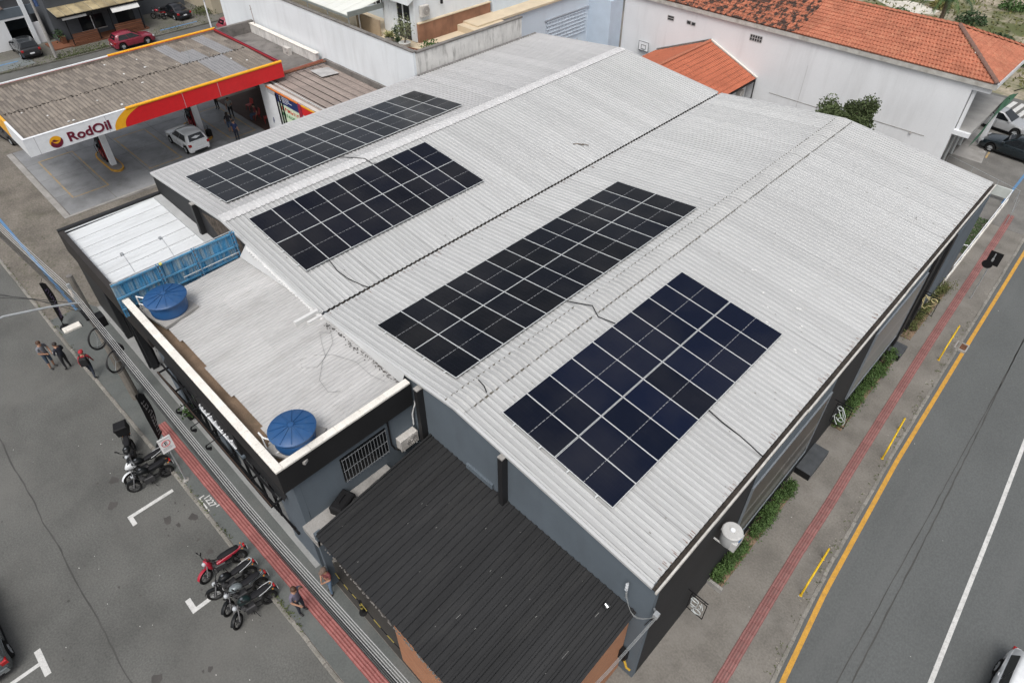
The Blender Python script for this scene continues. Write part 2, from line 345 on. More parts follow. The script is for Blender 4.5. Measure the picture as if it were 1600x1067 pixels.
struct(MB().prism(rp + [(70, 140), (70, -12)], -0.34, ROADZ+0.005), 'avenue', asphalt2)
struct(MB().prism(main_poly, -0.36, -0.006), 'city_block', pavetan)
# pavement along the left street
sw = [(x, poly_at(KL, x)+0.14) for x in (-24.6, -20, -15, -10, -5, 0, 5, 8.6)] + [(8.6, -11.86), (-13.95, -11.86), (-14.0, -12.05), (-24.0, -12.05), (-24.6, -12.3)]
sidewalk_l = struct(MB().prism(sw, -0.2, 0.0), 'pavement_street_side', pavegreen)
struct(MB().box(-23.9, -2.6, -12.04, -7.0, -0.2, 0.012), 'porch_floor', mat('porch_concrete', (0.27, 0.275, 0.27), 0.85, var=0.1, dirt=(0.16, 0.16, 0.155), dirt_amt=0.6, dirt_scale=0.8))
swr = [(x-0.16, y) for y, x in KR[1:9]] + [(8.0, 30.6), (8.0, -7.3), (8.6, -7.4), (8.7, -7.5)]
sidewalk_r = struct(MB().prism(swr, -0.2, 0.002), 'pavement_avenue_side', pavetan)
stone_poly = [(-57, -14.9), (-32.2, -14.36), (-24.6, -14.24), (-24.6, -12.3), (-24.1, -12.1), (-24.1, 5.4), (-57, 5.4)]
struct(MB().prism(stone_poly, -0.2, -0.002), 'stone_paving', stonem)
# kerb stones, one by one
kme = MB().cbox(-0.49, 0.49, -0.075, 0.075, -0.16, 0.02, 0.025).mesh('kerb_stone', kerbm)
x = -44.0
while x < 3.2:
    y = poly_at(KL, x) + 0.065; a = math.atan((poly_at(KL, x+.5) - poly_at(KL, x-.5)))
    if not (-31 < x < -26 and random.random() < .3):
        inst('kerb_stone', kme, sidewalk_l, (x, y + random.uniform(-.012, .012), random.uniform(-.015, .008)), (0, random.uniform(-.01, .01), a + random.uniform(-.012, .012)))
    x += 1.0
y = -6.5
while y < 31:
    x = poly_at(KR, y) - 0.07; a = math.atan(poly_at(KR, y+.5) - poly_at(KR, y-.5))
    inst('kerb_stone', kme, sidewalk_r, (x + random.uniform(-.012, .012), y, random.uniform(-.02, .004)), (0, 0, PI/2 - a + random.uniform(-.012, .012)))
    y += 1.0
# tactile paving tiles
def tactile(mt, mt2):
    b = MB().cbox(-0.2075, 0.2075, -0.205, 0.205, -0.02, 0.012, 0.003)
    b.m(1)  # bars lighter than the base: groove shading put into the colours
    for k in range(4): b.box(-0.206, 0.206, -0.150+k*0.10-0.026, -0.150+k*0.10+0.026, 0.011, 0.030)
    return b.mesh('tactile_tile', [mt, mt2])
tm1 = tactile(tactm, tactbar); tm2 = tactile(tactold, tactoldbar)
TL = [(-13.4, -13.13), (-8.4, -13.06), (2.35, -12.78), (8, -12.6)]
x = -13.3
while x < 6.2:
    a = math.atan(poly_at(TL, x+.5) - poly_at(TL, x-.5))
    inst('tactile_tile', tm1, sidewalk_l, (x, poly_at(TL, x) + random.uniform(-.004, .004), random.uniform(-.002, .003)), (0, 0, a), (1, 1.06, 1))
    x += 0.418
TR = [(-8, 10.5), (-3.5, 10.25), (1.1, 10.02), (3.9, 9.95), (7.4, 9.79), (16.3, 9.46), (24.3, 9.24), (33.3, 8.94)]
y = -7.6
while y < 32.6:
    a = math.atan(poly_at(TR, y+.5) - poly_at(TR, y-.5))
    inst('tactile_tile', tm2, sidewalk_r, (poly_at(TR, y) + random.uniform(-.004, .004), y, random.uniform(-.002, .003)), (0, 0, PI/2 - a), (1, 0.94, 1))
    y += 0.418
# tar seams and paint on the roads
def ribbon(pts, w, z, axis='x'):
    b = MB(); 
    L_ = []; R_ = []
    for i, q in enumerate(pts):
        a = Vector(pts[max(i-1, 0)]); c = Vector(pts[min(i+1, len(pts)-1)]); d = (c-a).normalized(); n = Vector((-d.y, d.x))
        ww = w(i) if callable(w) else w
        L_.append((q[0]+n.x*ww/2, q[1]+n.y*ww/2, z)); R_.append((q[0]-n.x*ww/2, q[1]-n.y*ww/2, z))
    k = len(pts)
    return b.add(L_ + R_, [(i, i+1, k+i+1, k+i) for i in range(k-1)])
seam = [(x, -18.53 + 0.03*math.sin(x*1.7) + random.uniform(-.02, .02)) for x in [(-30 + i*0.35) for i in range(100)]]
struct(ribbon(seam, lambda i: 0.035 + 0.03*random.random(), ROADZ+0.004), 'road_seam', tarm)
YL = [(-14, 13.6), (-9, 12.5), (-3.42, 11.80), (0.55, 11.44), (8.1, 11.09), (17.3, 10.90), (25.8, 10.76), (40, 10.5)]
struct(ribbon([(poly_at(YL, -13+i*.7), -13+i*.7) for i in range(68)], 0.17, ROADZ+0.010), 'yellow_edge_line', painty)
WL = [(-12, 15.75), (-0.1, 15.32), (8.3, 14.98), (13, 14.75), (40, 13.6)]
struct(ribbon([(poly_at(WL, -14+i*.8), -14+i*.8) for i in range(65)], 0.15, ROADZ+0.010), 'white_centre_line', paintw)
for k, (xo, w) in enumerate(((12.72, .035), (13.06, .05))):
    pts = [(xo + 0.55*(1-(yy+8)/40)**2 + (0.12*math.sin(yy*.11+k) if k == 0 else .05*math.sin(yy*.2)) + random.uniform(-.012, .012) + (0.0 if k == 0 else -0.011*(yy)), yy) for yy in [(-9+i*.45) for i in range(90)]]
    struct(ribbon(pts, lambda i: w*(.7+.6*random.random()), ROADZ+0.009), 'road_seam', tarm)
def bay_mark(boxes, nm='parking_bay_mark'):
    b = MB()
    for q in boxes: b.box(*q, ROADZ-0.02, ROADZ+0.006)
    return struct(b, nm, paintw)
bay_mark([(-9.93, -9.77, -15.95, -14.28), (-9.93, -9.36, -16.12, -15.95)])
bay_mark([(-4.50, -4.34, -15.86, -14.85), (-4.98, -4.34, -16.05, -15.86)])
bay_mark([(-6.98, -5.86, -20.48, -20.28), (-6.50, -6.36, -22.4, -20.48)])
# oil spots and gum marks on the street
b = MB()
random.seed(11)
for k in range(46):
    if k < 26: cx = random.uniform(-9.2, 3); cy = -14.2 - abs(random.gauss(0, .5))
    else: cx = random.uniform(-24, 0); cy = random.uniform(-20, -15)
    r0 = random.uniform(.015, .05) if random.random() < .75 else random.uniform(.08, .20)
    ph = random.uniform(0, 6)
    b.add([(cx + r0*(1+.35*math.sin(3*a+ph))*math.cos(a)*1.2, cy + r0*(1+.3*math.sin(2*a+ph))*math.sin(a), ROADZ+0.003+k*0.00006) for a in [2*PI*i/10 for i in range(10)]], [tuple(range(10))])
struct(b, 'oil_stains', mat('oil_stain', (0.062, 0.058, 0.055), 0.7, var=0.2))
b = MB()
for k in range(60):
    cx = random.uniform(-22, 2) if k < 36 else random.uniform(9, 16); cy = random.uniform(-21, -14.4) if k < 36 else random.uniform(-3, 24)
    zz = (ROADZ+.006 if (k < 36 or cx > 11.5) else 0.010); r0 = random.uniform(.010, .024)
    b.box(cx-r0, cx+r0*random.uniform(.3, 1.4), cy-r0*.6, cy+r0*.6, zz-.02, zz)
o = struct(b, 'litter_scraps', plain('paper_scrap', (0.42, 0.41, 0.39), .8)); o['kind'] = 'stuff'
# weeds growing along kerbs and joints
def leaf_cloud(b, n, box, size, flat=0.5, rng=random):
    for _ in range(n):
        x = rng.uniform(*box[0]); y = rng.uniform(*box[1]); z = rng.uniform(*box[2])
        leaf(b, (x, y, z), size*rng.uniform(.6, 1.4), rng)
def leaf(b, c, s, rng=random):
    a = rng.uniform(0, 2*PI); e = rng.uniform(-0.9, 1.1); t = rng.uniform(-.6, .6)
    d = Vector((math.cos(a)*math.cos(e), math.sin(a)*math.cos(e), math.sin(e))); u = d.orthogonal().normalized(); u = Matrix.Rotation(t*3, 3, d) @ u
    c = Vector(c)
    b.add([c - d*s*.5, c + u*s*.28, c + d*s*.6, c - u*s*.28], [(0, 1, 2, 3)])
b = MB(); random.seed(5)
for i in range(420):
    if i < 200: x = random.choice([random.uniform(-32, -20), random.uniform(-10.5, -6), random.gauss(-2.2, .8)]); y = poly_at(KL, x) + random.gauss(.16, .05)
    elif i < 330: y = random.uniform(-5, 20); x = poly_at(KR, y) - random.gauss(.24, .08)
    else: x = random.uniform(-34, -24); y = random.choice([random.gauss(-13.0, .35), random.uniform(-14, -11)])
    for _ in range(3): leaf(b, (x + random.uniform(-.05, .05), y + random.uniform(-.05, .05), .02 + random.uniform(0, .04)), .06)
o = b.build('kerb_weeds', mat('weed_green', (0.085, 0.105, 0.035), .85, var=.3)); tag(o, 'small weeds sprouting along the kerbs and paving joints', 'weeds', kind='stuff')
# loose stones and broken edge along the avenue kerb
b = MB()
for i in range(240):
    y = random.uniform(-6, 24); x = poly_at(KR, y) - random.gauss(.30, .10); r0 = random.uniform(.008, .026)
    b.ell((x, y, .0), (r0*1.3, r0, r0*.7), 5, 2, 0)
o = b.build('kerb_gravel', mat('gravel', (0.25, 0.235, 0.20), .95, var=.3)); tag(o, 'loose gravel and broken crumbs along the avenue kerb', 'gravel', kind='stuff')
struct(MB().prism([(-24.5+0, -12.96), (-37.6, -13.2), (-37.6, -13.05), (-24.5, -12.82)], -.1, 0.006), 'blue_line', paintb)
struct(MB().box(8.02, 8.18, 33.9, 46, -.1, 0.006), 'blue_line', paintb)
# drain grate on the avenue gutter
t = thing('drain_grate', 'rusty square drain grate in the gutter beside the yellow avenue line', 'drain', (10.72, 17.6, 0))
b = MB().box(-.28, .28, -.32, -.26, -.12, .012).box(-.28, .28, .26, .32, -.12, .012).box(-.28, -.22, -.26, .26, -.12, .012).box(.22, .28, -.26, .26, -.12, .012); b.build('frame', concrete, t)
for k in range(6): MB().box(-.21, .21, -.22+k*.085-.018, -.22+k*.085+.018, -.10, .004).build('grate_bar', rust, t)

# ------------------------------------------------------------------ roof sheets
def ribs(w, pitch, kind, amp):
    """profile across a sheet: list of (offset, height)"""
    out = []; n = max(1, round(w/pitch)); p = w/n
    for i in range(n):
        o = i*p
        if kind == 'trap': out += [(o, 0), (o+p*.28, 0), (o+p*.36, amp), (o+p*.60, amp), (o+p*.68, 0), (o+p*.68+.022, 0)]
        elif kind == 'seam': out += [(o, amp), (o+p*.04, amp), (o+p*.06, 0), (o+p*.33, 0), (o+p*.35, amp*.18), (o+p*.37, 0), (o+p*.64, 0), (o+p*.66, amp*.18), (o+p*.68, 0), (o+p*.95, 0), (o+p*.97, amp)]
        else: out += [(o+p*k/6, amp*(.5-.5*math.cos(2*PI*k/6))) for k in range(6)]
    out.append((w, out[0][1]))
    return out
def sheet_mesh(run, drop, w, pitch, kind, amp, mt, sign=1, name='roof_sheet', nrun=1, rib_shade=None):
    """ribs run along local x from 0 to sign*run, falling by drop; width along local y"""
    pr_ = ribs(w, pitch, kind, amp); b = MB()
    k = len(pr_); vs = []
    for j in range(nrun+1):
        t_ = j/nrun
        vs += [(sign*run*t_, o, -drop*t_ + h) for o, h in pr_]
    fs = [(j*k+i, j*k+i+1, (j+1)*k+i+1, (j+1)*k+i) for j in range(nrun) for i in range(k-1)]
    b.add(vs, fs)
    if kind == 'trap' and rib_shade is not None:
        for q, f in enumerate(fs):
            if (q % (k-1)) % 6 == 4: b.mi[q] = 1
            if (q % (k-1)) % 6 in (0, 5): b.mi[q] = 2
        return b.mesh(name, [mt, rib_shade, panshade], 35)
    return b.mesh(name, mt, 35)

# ------------------------------------------------------------------ the hall with the two gabled roofs
XL, X1, XV, X2, XR, YF, YB = -23.84, -15.80, -7.92, 0.0, 8.16, -6.91, 22.87
SL = 0.108; ZR = 7.0
def roofz(x):
    return ZR - SL*abs(x) if x >= XV else ZR - SL*abs(x - X1)
hall = thing('commercial_hall', 'wide hall with two pale ribbed metal gable roofs carrying the solar arrays', 'building', (0, 0, 0))
zs = lambda x: roofz(x) - 0.06
def gable(x0, x1, y0, y1, mt, name='gable_wall'):
    xs = [x0] + [q for q in (X1, XV, X2) if x0 < q < x1] + [x1]
    pts = [(q, y0, zs(q)) for q in xs] + [(x1, y0, -.1), (x0, y0, -.1)]
    return MB().extr(pts, (0, y1-y0, 0)).build(name, mt, hall)
gable(-24.0, -9.0, YF+.06, YF+.26, wallblack); gable(-9.0, 8.155, YF+.06, YF+.26, wallgrey)
gable(-24.0, 8.155, YB-.26, YB-.06, greywhite)
MB().box(7.96, 8.16, YF+.263, YB-.263, -.1, 6.02).build('side_wall', wallblack, hall)
MB().box(-24.0, -23.8, YF+.263, YB-.263, -.1, 6.02).build('side_wall', wallgrey, hall)
nsh = 30; wsh = (YB - YF)/nsh
slopes = [(X1, XL, roofw2, .03), (X1, XV, roofw, .06), (X2, XV, roofw, .06), (X2, XR-.12, roofw, .03)]
random.seed(3)
for xr_, xe, mt, gap in slopes:
    run = abs(xe - xr_) - gap; sg = 1 if xe > xr_ else -1
    me = sheet_mesh(run, run*SL, wsh, wsh/4, 'trap', 0.038, mt, sg, rib_shade=ribshade)
    for i in range(nsh):
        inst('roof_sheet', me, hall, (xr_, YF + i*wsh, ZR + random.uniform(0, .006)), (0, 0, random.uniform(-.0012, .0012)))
# ridge caps: ribbed over the right-hand ridge, smooth and bright over the left-hand one
pr_ = ribs(wsh, wsh/4, 'trap', 0.038); k = len(pr_)
b = MB(); hw = 0.42
b.add([(-hw, o, -SL*hw + h + .022) for o, h in pr_] + [(-hw*.35, o, -SL*hw*.35 + h*.95 + .030) for o, h in pr_] + [(0, o, h*.9 + .034) for o, h in pr_] + [(hw*.35, o, -SL*hw*.35 + h*.95 + .030) for o, h in pr_] + [(hw, o, -SL*hw + h + .022) for o, h in pr_],
      [(j*k+i, j*k+i+1, (j+1)*k+i+1, (j+1)*k+i) for j in range(4) for i in range(k-1)])
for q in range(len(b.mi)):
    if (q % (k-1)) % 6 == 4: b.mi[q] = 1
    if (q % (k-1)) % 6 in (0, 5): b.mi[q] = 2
cme = b.mesh('ridge_cap', [capm, ribshade, panshade], 35)
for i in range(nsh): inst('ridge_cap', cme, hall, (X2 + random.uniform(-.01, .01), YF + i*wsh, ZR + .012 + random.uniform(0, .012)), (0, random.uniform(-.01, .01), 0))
b = MB(); pr2 = ribs(wsh, wsh/4, 'trap', 0.036)
ringx = [(-.36, -.039+.030), (-.18, .018), (-.06, .045), (.06, .045), (.18, .018), (.36, -.039+.030)]
b.add([(xx, o, zz + h*(1 if abs(xx) > .3 else .8)) for xx, zz in ringx for o, h in pr2], [(j*len(pr2)+i, j*len(pr2)+i+1, (j+1)*len(pr2)+i+1, (j+1)*len(pr2)+i) for j in range(5) for i in range(len(pr2)-1)])
cme = b.mesh('ridge_cap', mat('ridge_cap_pale', (0.52, 0.52, 0.52), .35, var=.10, scale=1.5, dirt=(.40, .39, .385), dirt_amt=.6, dirt_scale=2.5), 35)
for i in range(nsh): inst('ridge_cap', cme, hall, (X1, YF + i*wsh, ZR + .012 + random.uniform(0, .006)))
# dark dashes painted in for shadow under the lower edges of the ribbed caps
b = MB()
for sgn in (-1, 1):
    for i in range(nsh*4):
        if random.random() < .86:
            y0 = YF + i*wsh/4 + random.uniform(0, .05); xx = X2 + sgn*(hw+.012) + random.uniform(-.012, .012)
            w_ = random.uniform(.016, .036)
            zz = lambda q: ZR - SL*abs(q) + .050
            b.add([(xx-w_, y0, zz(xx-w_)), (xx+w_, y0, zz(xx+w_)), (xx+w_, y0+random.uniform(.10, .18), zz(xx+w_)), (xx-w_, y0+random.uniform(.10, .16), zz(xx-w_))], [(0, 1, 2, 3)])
o = b.build('ridge_cap_shade', mat('cap_edge_shade', (0.10, 0.09, 0.072), .95, var=.4, scale=6), hall); o['kind'] = 'stuff'
# valley gutter
zv = roofz(XV)
MB().box(XV-.09, XV+.09, YF-.02, YB, zv-.16, zv-.10).build('valley_gutter', gutterdirt, hall)
b = MB()
for i in range(nsh*4):
    y0 = YF + (i+.3)*wsh/4 + random.uniform(-.03, .03); r0 = random.uniform(.055, .085)
    b.ell((XV + random.gauss(0, .015), y0, zv-.03), (r0, r0*1.25, r0*.55), 7, 3, 0.0)
    if random.random() < .7: b.ell((XV + random.gauss(0, .05), y0+random.uniform(.05, .2), zv-.05), (r0*.7, r0, r0*.4), 6, 2, 0.0)
o = b.build('gutter_debris', gutterdirt, hall); o['kind'] = 'stuff'
# rust/leaf marks on the sheets beside the valley and the avenue gutter
b = MB()
for i in range(300):
    if i < 130: x0 = XV + .12 + abs(random.gauss(0, .12)); s_ = 1
    else: x0 = XR - .14 - abs(random.gauss(0, .06)); s_ = -1
    y0 = random.uniform(YF+.2, YB-.3) if i >= 130 else random.uniform(YF, YF+22)
    l_ = random.uniform(.05, .18); zz = lambda q: roofz(q) + .044 if random.random() < .3 else roofz(q) + .006
    q0 = min(x0, XR-.13); q1 = x0 + .0 + (l_ if s_ > 0 else -l_)
    a0 = zz(q0) ; dz = a0 - roofz(q0)
    b.add([(q0, y0, a0), (q1, y0, roofz(q1)+dz), (q1, y0+random.uniform(.008, .022), roofz(q1)+dz), (q0, y0+.016, a0)], [(0, 1, 2, 3)])
o = b.build('rust_marks', rust, hall); o['kind'] = 'stuff'
# avenue-side gutter with its white outer lip
MB().box(XR-.14, XR-.01, YF, YB, 6.02, 6.075).build('eave_gutter', gutterdirt, hall)
for i in range(10):
    y0 = YF - .04 + i*(YB - YF + .04)/10; y1 = y0 + (YB-YF+.04)/10 - .006; o_ = random.uniform(-.012, .012)
    MB().cbox(XR-.005+o_, XR+.06+o_, y0, y1, 6.0, 6.13, .012).build('eave_lip', mat('lip_offwhite', (.50, .485, .45), .8, var=.15, scale=2, dirt=(.2, .17, .14), dirt_amt=.6, dirt_scale=4), hall)
MB().box(-24.14, -23.84, 11.3, YB+.1, 6.0, 6.14).build('eave_gutter', mat('gutter_grey', (.16, .155, .15), .85, var=.25, scale=3), hall)
MB().box(-24.06, -23.85, YF, 11.2, 6.02, 6.12).build('eave_flashing', roofw2, hall)
# flashings on the gable edges
def edge_flash(x0, x1, y0, y1, mt, h=.05):
    b = MB()
    b.add([(x0, y0, roofz(x0)+h-.10), (x0, y1, roofz(x0)+h-.10), (x0, y1, roofz(x0)+h), (x0, y0, roofz(x0)+h),
           (x1, y0, roofz(x1)+h-.10), (x1, y1, roofz(x1)+h-.10), (x1, y1, roofz(x1)+h), (x1, y0, roofz(x1)+h)],
          [(0, 1, 2, 3), (4, 7, 6, 5), (0, 3, 7, 4), (1, 5, 6, 2), (2, 6, 7, 3), (0, 4, 5, 1)])
    return b.build('gable_flashing', mt, hall)
for a_, c_ in ((XL, X1), (X1, XV-.12), (XV+.12, X2), (X2, XR-.13)):
    edge_flash(a_, c_, YF-.05, YF+.055, roofw, .046); edge_flash(a_, c_, YB-.07, YB+.03, roofw, .05)
# concrete posts on the front wall
for px_, zt in ((-1.80, 6.56), (2.33, 6.62)):
    p_ = MB().box(px_-.10, px_+.10, YF-.20, YF+.058, 3.3, zt).build('wall_post', fasciam, hall)
    MB().box(px_-.105, px_+.105, YF-.205, YF+.055, zt, zt+.05).build('post_cap', concrete, p_)
p_ = MB().box(-18.75, -18.5, YF-.2, YF+.058, 3.0, 6.62).build('wall_post', fasciam, hall); MB().box(-18.76, -18.49, YF-.21, YF+.055, 6.62, 6.67).build('post_cap', concrete, p_)
# rough patch of render peeling on the black gable
b = MB().extr([(-18.2, YF+.06, 6.25), (-15.9, YF+.06, 6.75), (-14.4, YF+.06, 6.6), (-14.1, YF+.06, 5.3), (-16.4, YF+.06, 5.2)], (0, -.012, 0))
b.build('bare_render', mat('bare_render', (.075, .06, .048), .95, var=.5, scale=5, fvar=.4, bump=.5), hall)
# raised skirting line on the grey wall above the shed roof
MB().box(.45, 1.75, YF-.03, YF+.058, 4.20, 4.42).build('wall_plinth', wallgrey, hall)
# white flashing, sealant and drain box where the annex roof meets the hall
b = MB()
for i in range(110):
    xx = -13.4 + i*.052; d_ = .07 + .05*abs(math.sin(i*.9)) + random.uniform(0, .05); b.ell((xx, YF-.06-d_*.5, roofz(xx)-.035), (.05, d_*.6, .03), 6, 2, 0)
o = b.build('roof_sealant', plain('sealant_white', (.58, .58, .57), .7), hall); o['kind'] = 'stuff'
b = MB().box(-8.25, -7.75, -8.05, -7.0, 6.02, 6.10).box(-8.22, -8.08, -8.0, -6.95, 6.10, 6.30).box(-7.92, -7.80, -7.6, -6.95, 6.10, 6.22).box(-8.5, -7.5, -8.15, -6.97, 5.98, 6.05)
b.build('drain_box', plain('sealant_white', (.58, .58, .57), .7), hall)
# cables on the roofs
def roof_cable(pts, nm='roof_cable'):
    return MB().tube([(x, y, roofz(x) + .055 + dz) for x, y, dz in pts], .020, 6).build(nm, blackplast, None, True)
cb = [([(-16.85, .2, .05), (-16.5, .55, 0), (-16.0, .7, .05), (-15.6, .95, .06), (-15.1, 1.0, .01), (-14.85, 1.3, .05)], 'black cable crossing the pale ridge between the two far arrays'),
      ([(-10.3, -4.9, .05), (-9.6, -5.0, 0), (-8.9, -4.95, 0), (-8.2, -4.75, 0), (-7.95, -4.6, -.04)], 'black cable running from the array edge down to the valley gutter'),
      ([(-.85, -.25, .05), (-.4, -.1, .05), (.1, .1, .09), (.6, -.15, .04), (1.3, .1, .03)], 'black cable crossing the ribbed ridge between the two near arrays'),
      ([(5.8, -.7, .05), (6.4, -.75, 0), (7.1, -.78, 0), (7.6, -.85, 0), (8.02, -.92, 0)], 'black cable running from the blue array to the avenue gutter'),
      ([(-.25, -5.55, .05), (.1, -5.62, .06), (.32, -5.72, .02)], 'short piece of black pipe lying on the ridge cap')]
for pts, lb in cb: tag(roof_cable(pts), lb, 'cable')
b = MB()
for x0, y0 in ((-9.6, 10.9), (-9.4, 11.1)): b.tube([(x0-.25, y0-.2, roofz(x0)+.06), (x0, y0, roofz(x0)+.09), (x0+.25, y0+.12, roofz(x0)+.06)], .02, 5)
tag(b.build('roof_twig', bark), 'small dark twig lying on the far roof slope', 'twig')
# bird droppings, lichen spots and scuffs on the sheets
b = MB(); random.seed(55)
for i in range(260):
    x0 = random.uniform(XL+.5, XR-.3); y0 = random.uniform(YF+.2, YB-.3) if i % 3 else random.uniform(YF+.2, YF+9); r0 = random.uniform(.008, .022)
    if min(abs(x0-X1), abs(x0-X2), abs(x0-XV)) < .5: continue
    b.add([(x0 + r0*2.2*math.cos(a), y0 + r0*math.sin(a), roofz(x0 + r0*2.2*math.cos(a)) + .049) for a in [2*PI*q/7 for q in range(7)]], [tuple(range(7))])
o = b.build('roof_specks', mat('speck_grey', (.20, .19, .17), .9, var=.4, scale=3), hall); o['kind'] = 'stuff'
# sealant dabs
b = MB()
for x0, y0 in ((-21.9, -5.4), (-22.4, -4.5), (-22.5, -4.2), (-22.7, -3.6), (-22.8, -3.4), (-22.8, -3.0), (-23.0, -2.6), (-23.1, -2.2), (4.2, 6.2), (4.6, 5.3), (4.9, 7.2), (5.2, 4.6), (5.5, 6.3), (6.2, 5.4), (3.2, 7.0), (6.6, 4.2)):
    for _ in range(2):
        dx, dy = random.uniform(-.12, .12), random.uniform(-.18, .18); r0 = random.uniform(.03, .07)
        b.ell((x0+dx, y0+dy, roofz(x0+dx)+.028), (r0*1.3, r0, .022), 6, 2, 0)
b.build('sealant_dab', plain('sealant_white', (.58, .58, .57), .7), hall)

# ------------------------------------------------------------------ solar arrays
def cell_glass():
    m = bpy.data.materials.new('solar_cells'); m.use_nodes = True; N = m.node_tree.nodes; L = m.node_tree.links
    b = N['Principled BSDF']; b.inputs['Roughness'].default_value = 0.14; b.inputs['Specular IOR Level'].default_value = 0.17
    tc = N.new('ShaderNodeTexCoord'); sp = N.new('ShaderNodeSeparateXYZ'); L.new(tc.outputs['Object'], sp.inputs[0])
    def math_(op, a, b_=None, c_=None):
        q = N.new('ShaderNodeMath'); q.operation = op
        for i, s_ in enumerate((a, b_, c_)):
            if s_ is None: continue
            if isinstance(s_, (int, float)): q.inputs[i].default_value = s_
            else: L.new(s_, q.inputs[i])
        return q.outputs[0]
    ax = math_('ABSOLUTE', sp.outputs[0])
    cx_ = math_('PINGPONG', math_('SUBTRACT', ax, 0.012), 0.0461)      # half cells 92 mm
    cy_ = math_('PINGPONG', math_('ADD', sp.outputs[1], 0.5535), 0.09225)   # cells 184 mm across
    gx_ = math_('LESS_THAN', cx_, 0.0016); gy_ = math_('LESS_THAN', cy_, 0.0022)
    grid = math_('MAXIMUM', gx_, gy_)
    mid = math_('MULTIPLY', math_('LESS_THAN', ax, 0.0060), math_('LESS_THAN', math_('PINGPONG', math_('ADD', sp.outputs[1], 0.5535), 0.09225), 0.072))
    oi = N.new('ShaderNodeObjectInfo')
    base = N.new('ShaderNodeMix'); base.data_type = 'RGBA'; base.inputs[6].default_value = (0.0030, 0.0036, 0.0060, 1); base.inputs[7].default_value = (0.0042, 0.0056, 0.0115, 1)
    L.new(oi.outputs['Random'], base.inputs[0])
    oc = N.new('ShaderNodeMix'); oc.data_type = 'RGBA'; oc.blend_type = 'MULTIPLY'; oc.inputs[0].default_value = 1.0
    L.new(base.outputs[2], oc.inputs[6]); L.new(oi.outputs['Color'], oc.inputs[7])
    m1 = N.new('ShaderNodeMix'); m1.data_type = 'RGBA'; L.new(math_('MULTIPLY', grid, 0.55), m1.inputs[0]); L.new(oc.outputs[2], m1.inputs[6]); m1.inputs[7].default_value = (0.022, 0.025, 0.032, 1)
    m2 = N.new('ShaderNodeMix'); m2.data_type = 'RGBA'; L.new(mid, m2.inputs[0]); L.new(m1.outputs[2], m2.inputs[6]); m2.inputs[7].default_value = (0.42, 0.43, 0.44, 1)
    nz = N.new('ShaderNodeTexNoise'); nz.inputs['Scale'].default_value = 2.2; nz.inputs['Detail'].default_value = 4; L.new(tc.outputs['Object'], nz.inputs['Vector'])
    mr = N.new('ShaderNodeMapRange'); mr.inputs[3].default_value = 0.10; mr.inputs[4].default_value = 0.22; L.new(nz.outputs['Fac'], mr.inputs[0]); L.new(mr.outputs[0], b.inputs['Roughness'])
    geo = N.new('ShaderNodeNewGeometry'); nd = N.new('ShaderNodeTexNoise'); nd.inputs['Scale'].default_value = 0.35; nd.inputs['Detail'].default_value = 6; L.new(geo.outputs['Position'], nd.inputs['Vector'])
    dr = N.new('ShaderNodeMapRange'); dr.inputs[1].default_value = 0.42; dr.inputs[2].default_value = 0.75; dr.inputs[4].default_value = 0.16; L.new(nd.outputs['Fac'], dr.inputs[0])
    m3 = N.new('ShaderNodeMix'); m3.data_type = 'RGBA'; L.new(dr.outputs[0], m3.inputs[0]); L.new(m2.outputs[2], m3.inputs[6]); m3.inputs[7].default_value = (0.085, 0.08, 0.075, 1)
    L.new(m3.outputs[2], b.inputs['Base Color'])
    return m
cellm = cell_glass()
PL, PW, PG = 2.283, 1.141, 0.012
fr = MB(); w_ = .013; t_ = .035
fr.box(-PL/2, PL/2, -PW/2, -PW/2+w_, 0, t_).box(-PL/2, PL/2, PW/2-w_, PW/2, 0, t_).box(-PL/2, -PL/2+w_, -PW/2+w_, PW/2-w_, 0, t_).box(PL/2-w_, PL/2, -PW/2+w_, PW/2-w_, 0, t_)
fr_me = fr.mesh('solar_panel', alu)
gl_me = MB().box(-PL/2+w_, PL/2-w_, -PW/2+w_, PW/2-w_, .004, .030).mesh('cell_glass', cellm)
def solar_array(x0, y0, n, sgn, label, tint, gapx=PG):
    Wd = (2*PL + gapx)*math.cos(math.atan(SL)); Ln = n*PW + (n-1)*PG
    xc = x0 + Wd/2; yc = y0 + Ln/2
    t = thing('solar_array', label, 'solar array', (xc, yc, roofz(xc) + .115), group='solar arrays on the hall roof', rot=(0, math.atan(SL)*sgn, 0))
    for i in range(n):
        for j in (-1, 1):
            p_ = inst('solar_panel', fr_me, t, (j*(PL+gapx)/2, -Ln/2 + PW/2 + i*(PW+PG), random.uniform(-.002, .002)), (random.uniform(-.0025, .0025), random.uniform(-.0025, .0025), 0))
            g_ = inst('cell_glass', gl_me, p_, (0, 0, 0)); g_.color = (*tint, 1)
    rl = MB().box(-.02, .02, -Ln/2-.10, Ln/2+.10, -.052, -.002).mesh('mounting_rail', alu)
    for xr_ in (-1.72, -.58, .58, 1.72): inst('mounting_rail', rl, t, (xr_, 0, 0))
    ft = MB().box(-.03, .03, -.03, .03, -.09, -.052).mesh('rail_foot', alu)
    for i in range(0, n+1, 3):
        for xr_ in (-1.72, -.58, .58, 1.72): inst('rail_foot', ft, t, (xr_, -Ln/2 + .25 + i*(Ln-.5)/n, 0))
    return t
solar_array(-21.50, -6.03, 13, -1, 'long dark array of 26 panels nearest the petrol station, greyed by sky glare', (1.15, 1.1, 1.0))
solar_array(-14.88, -6.02, 9, 1, 'black array of 18 panels between the pale left ridge and the valley gutter', (1.0, 1.0, 1.15))
solar_array(-5.44, -6.00, 13, -1, 'long black array of 26 panels between the valley gutter and the ribbed ridge', (.8, .8, .75))
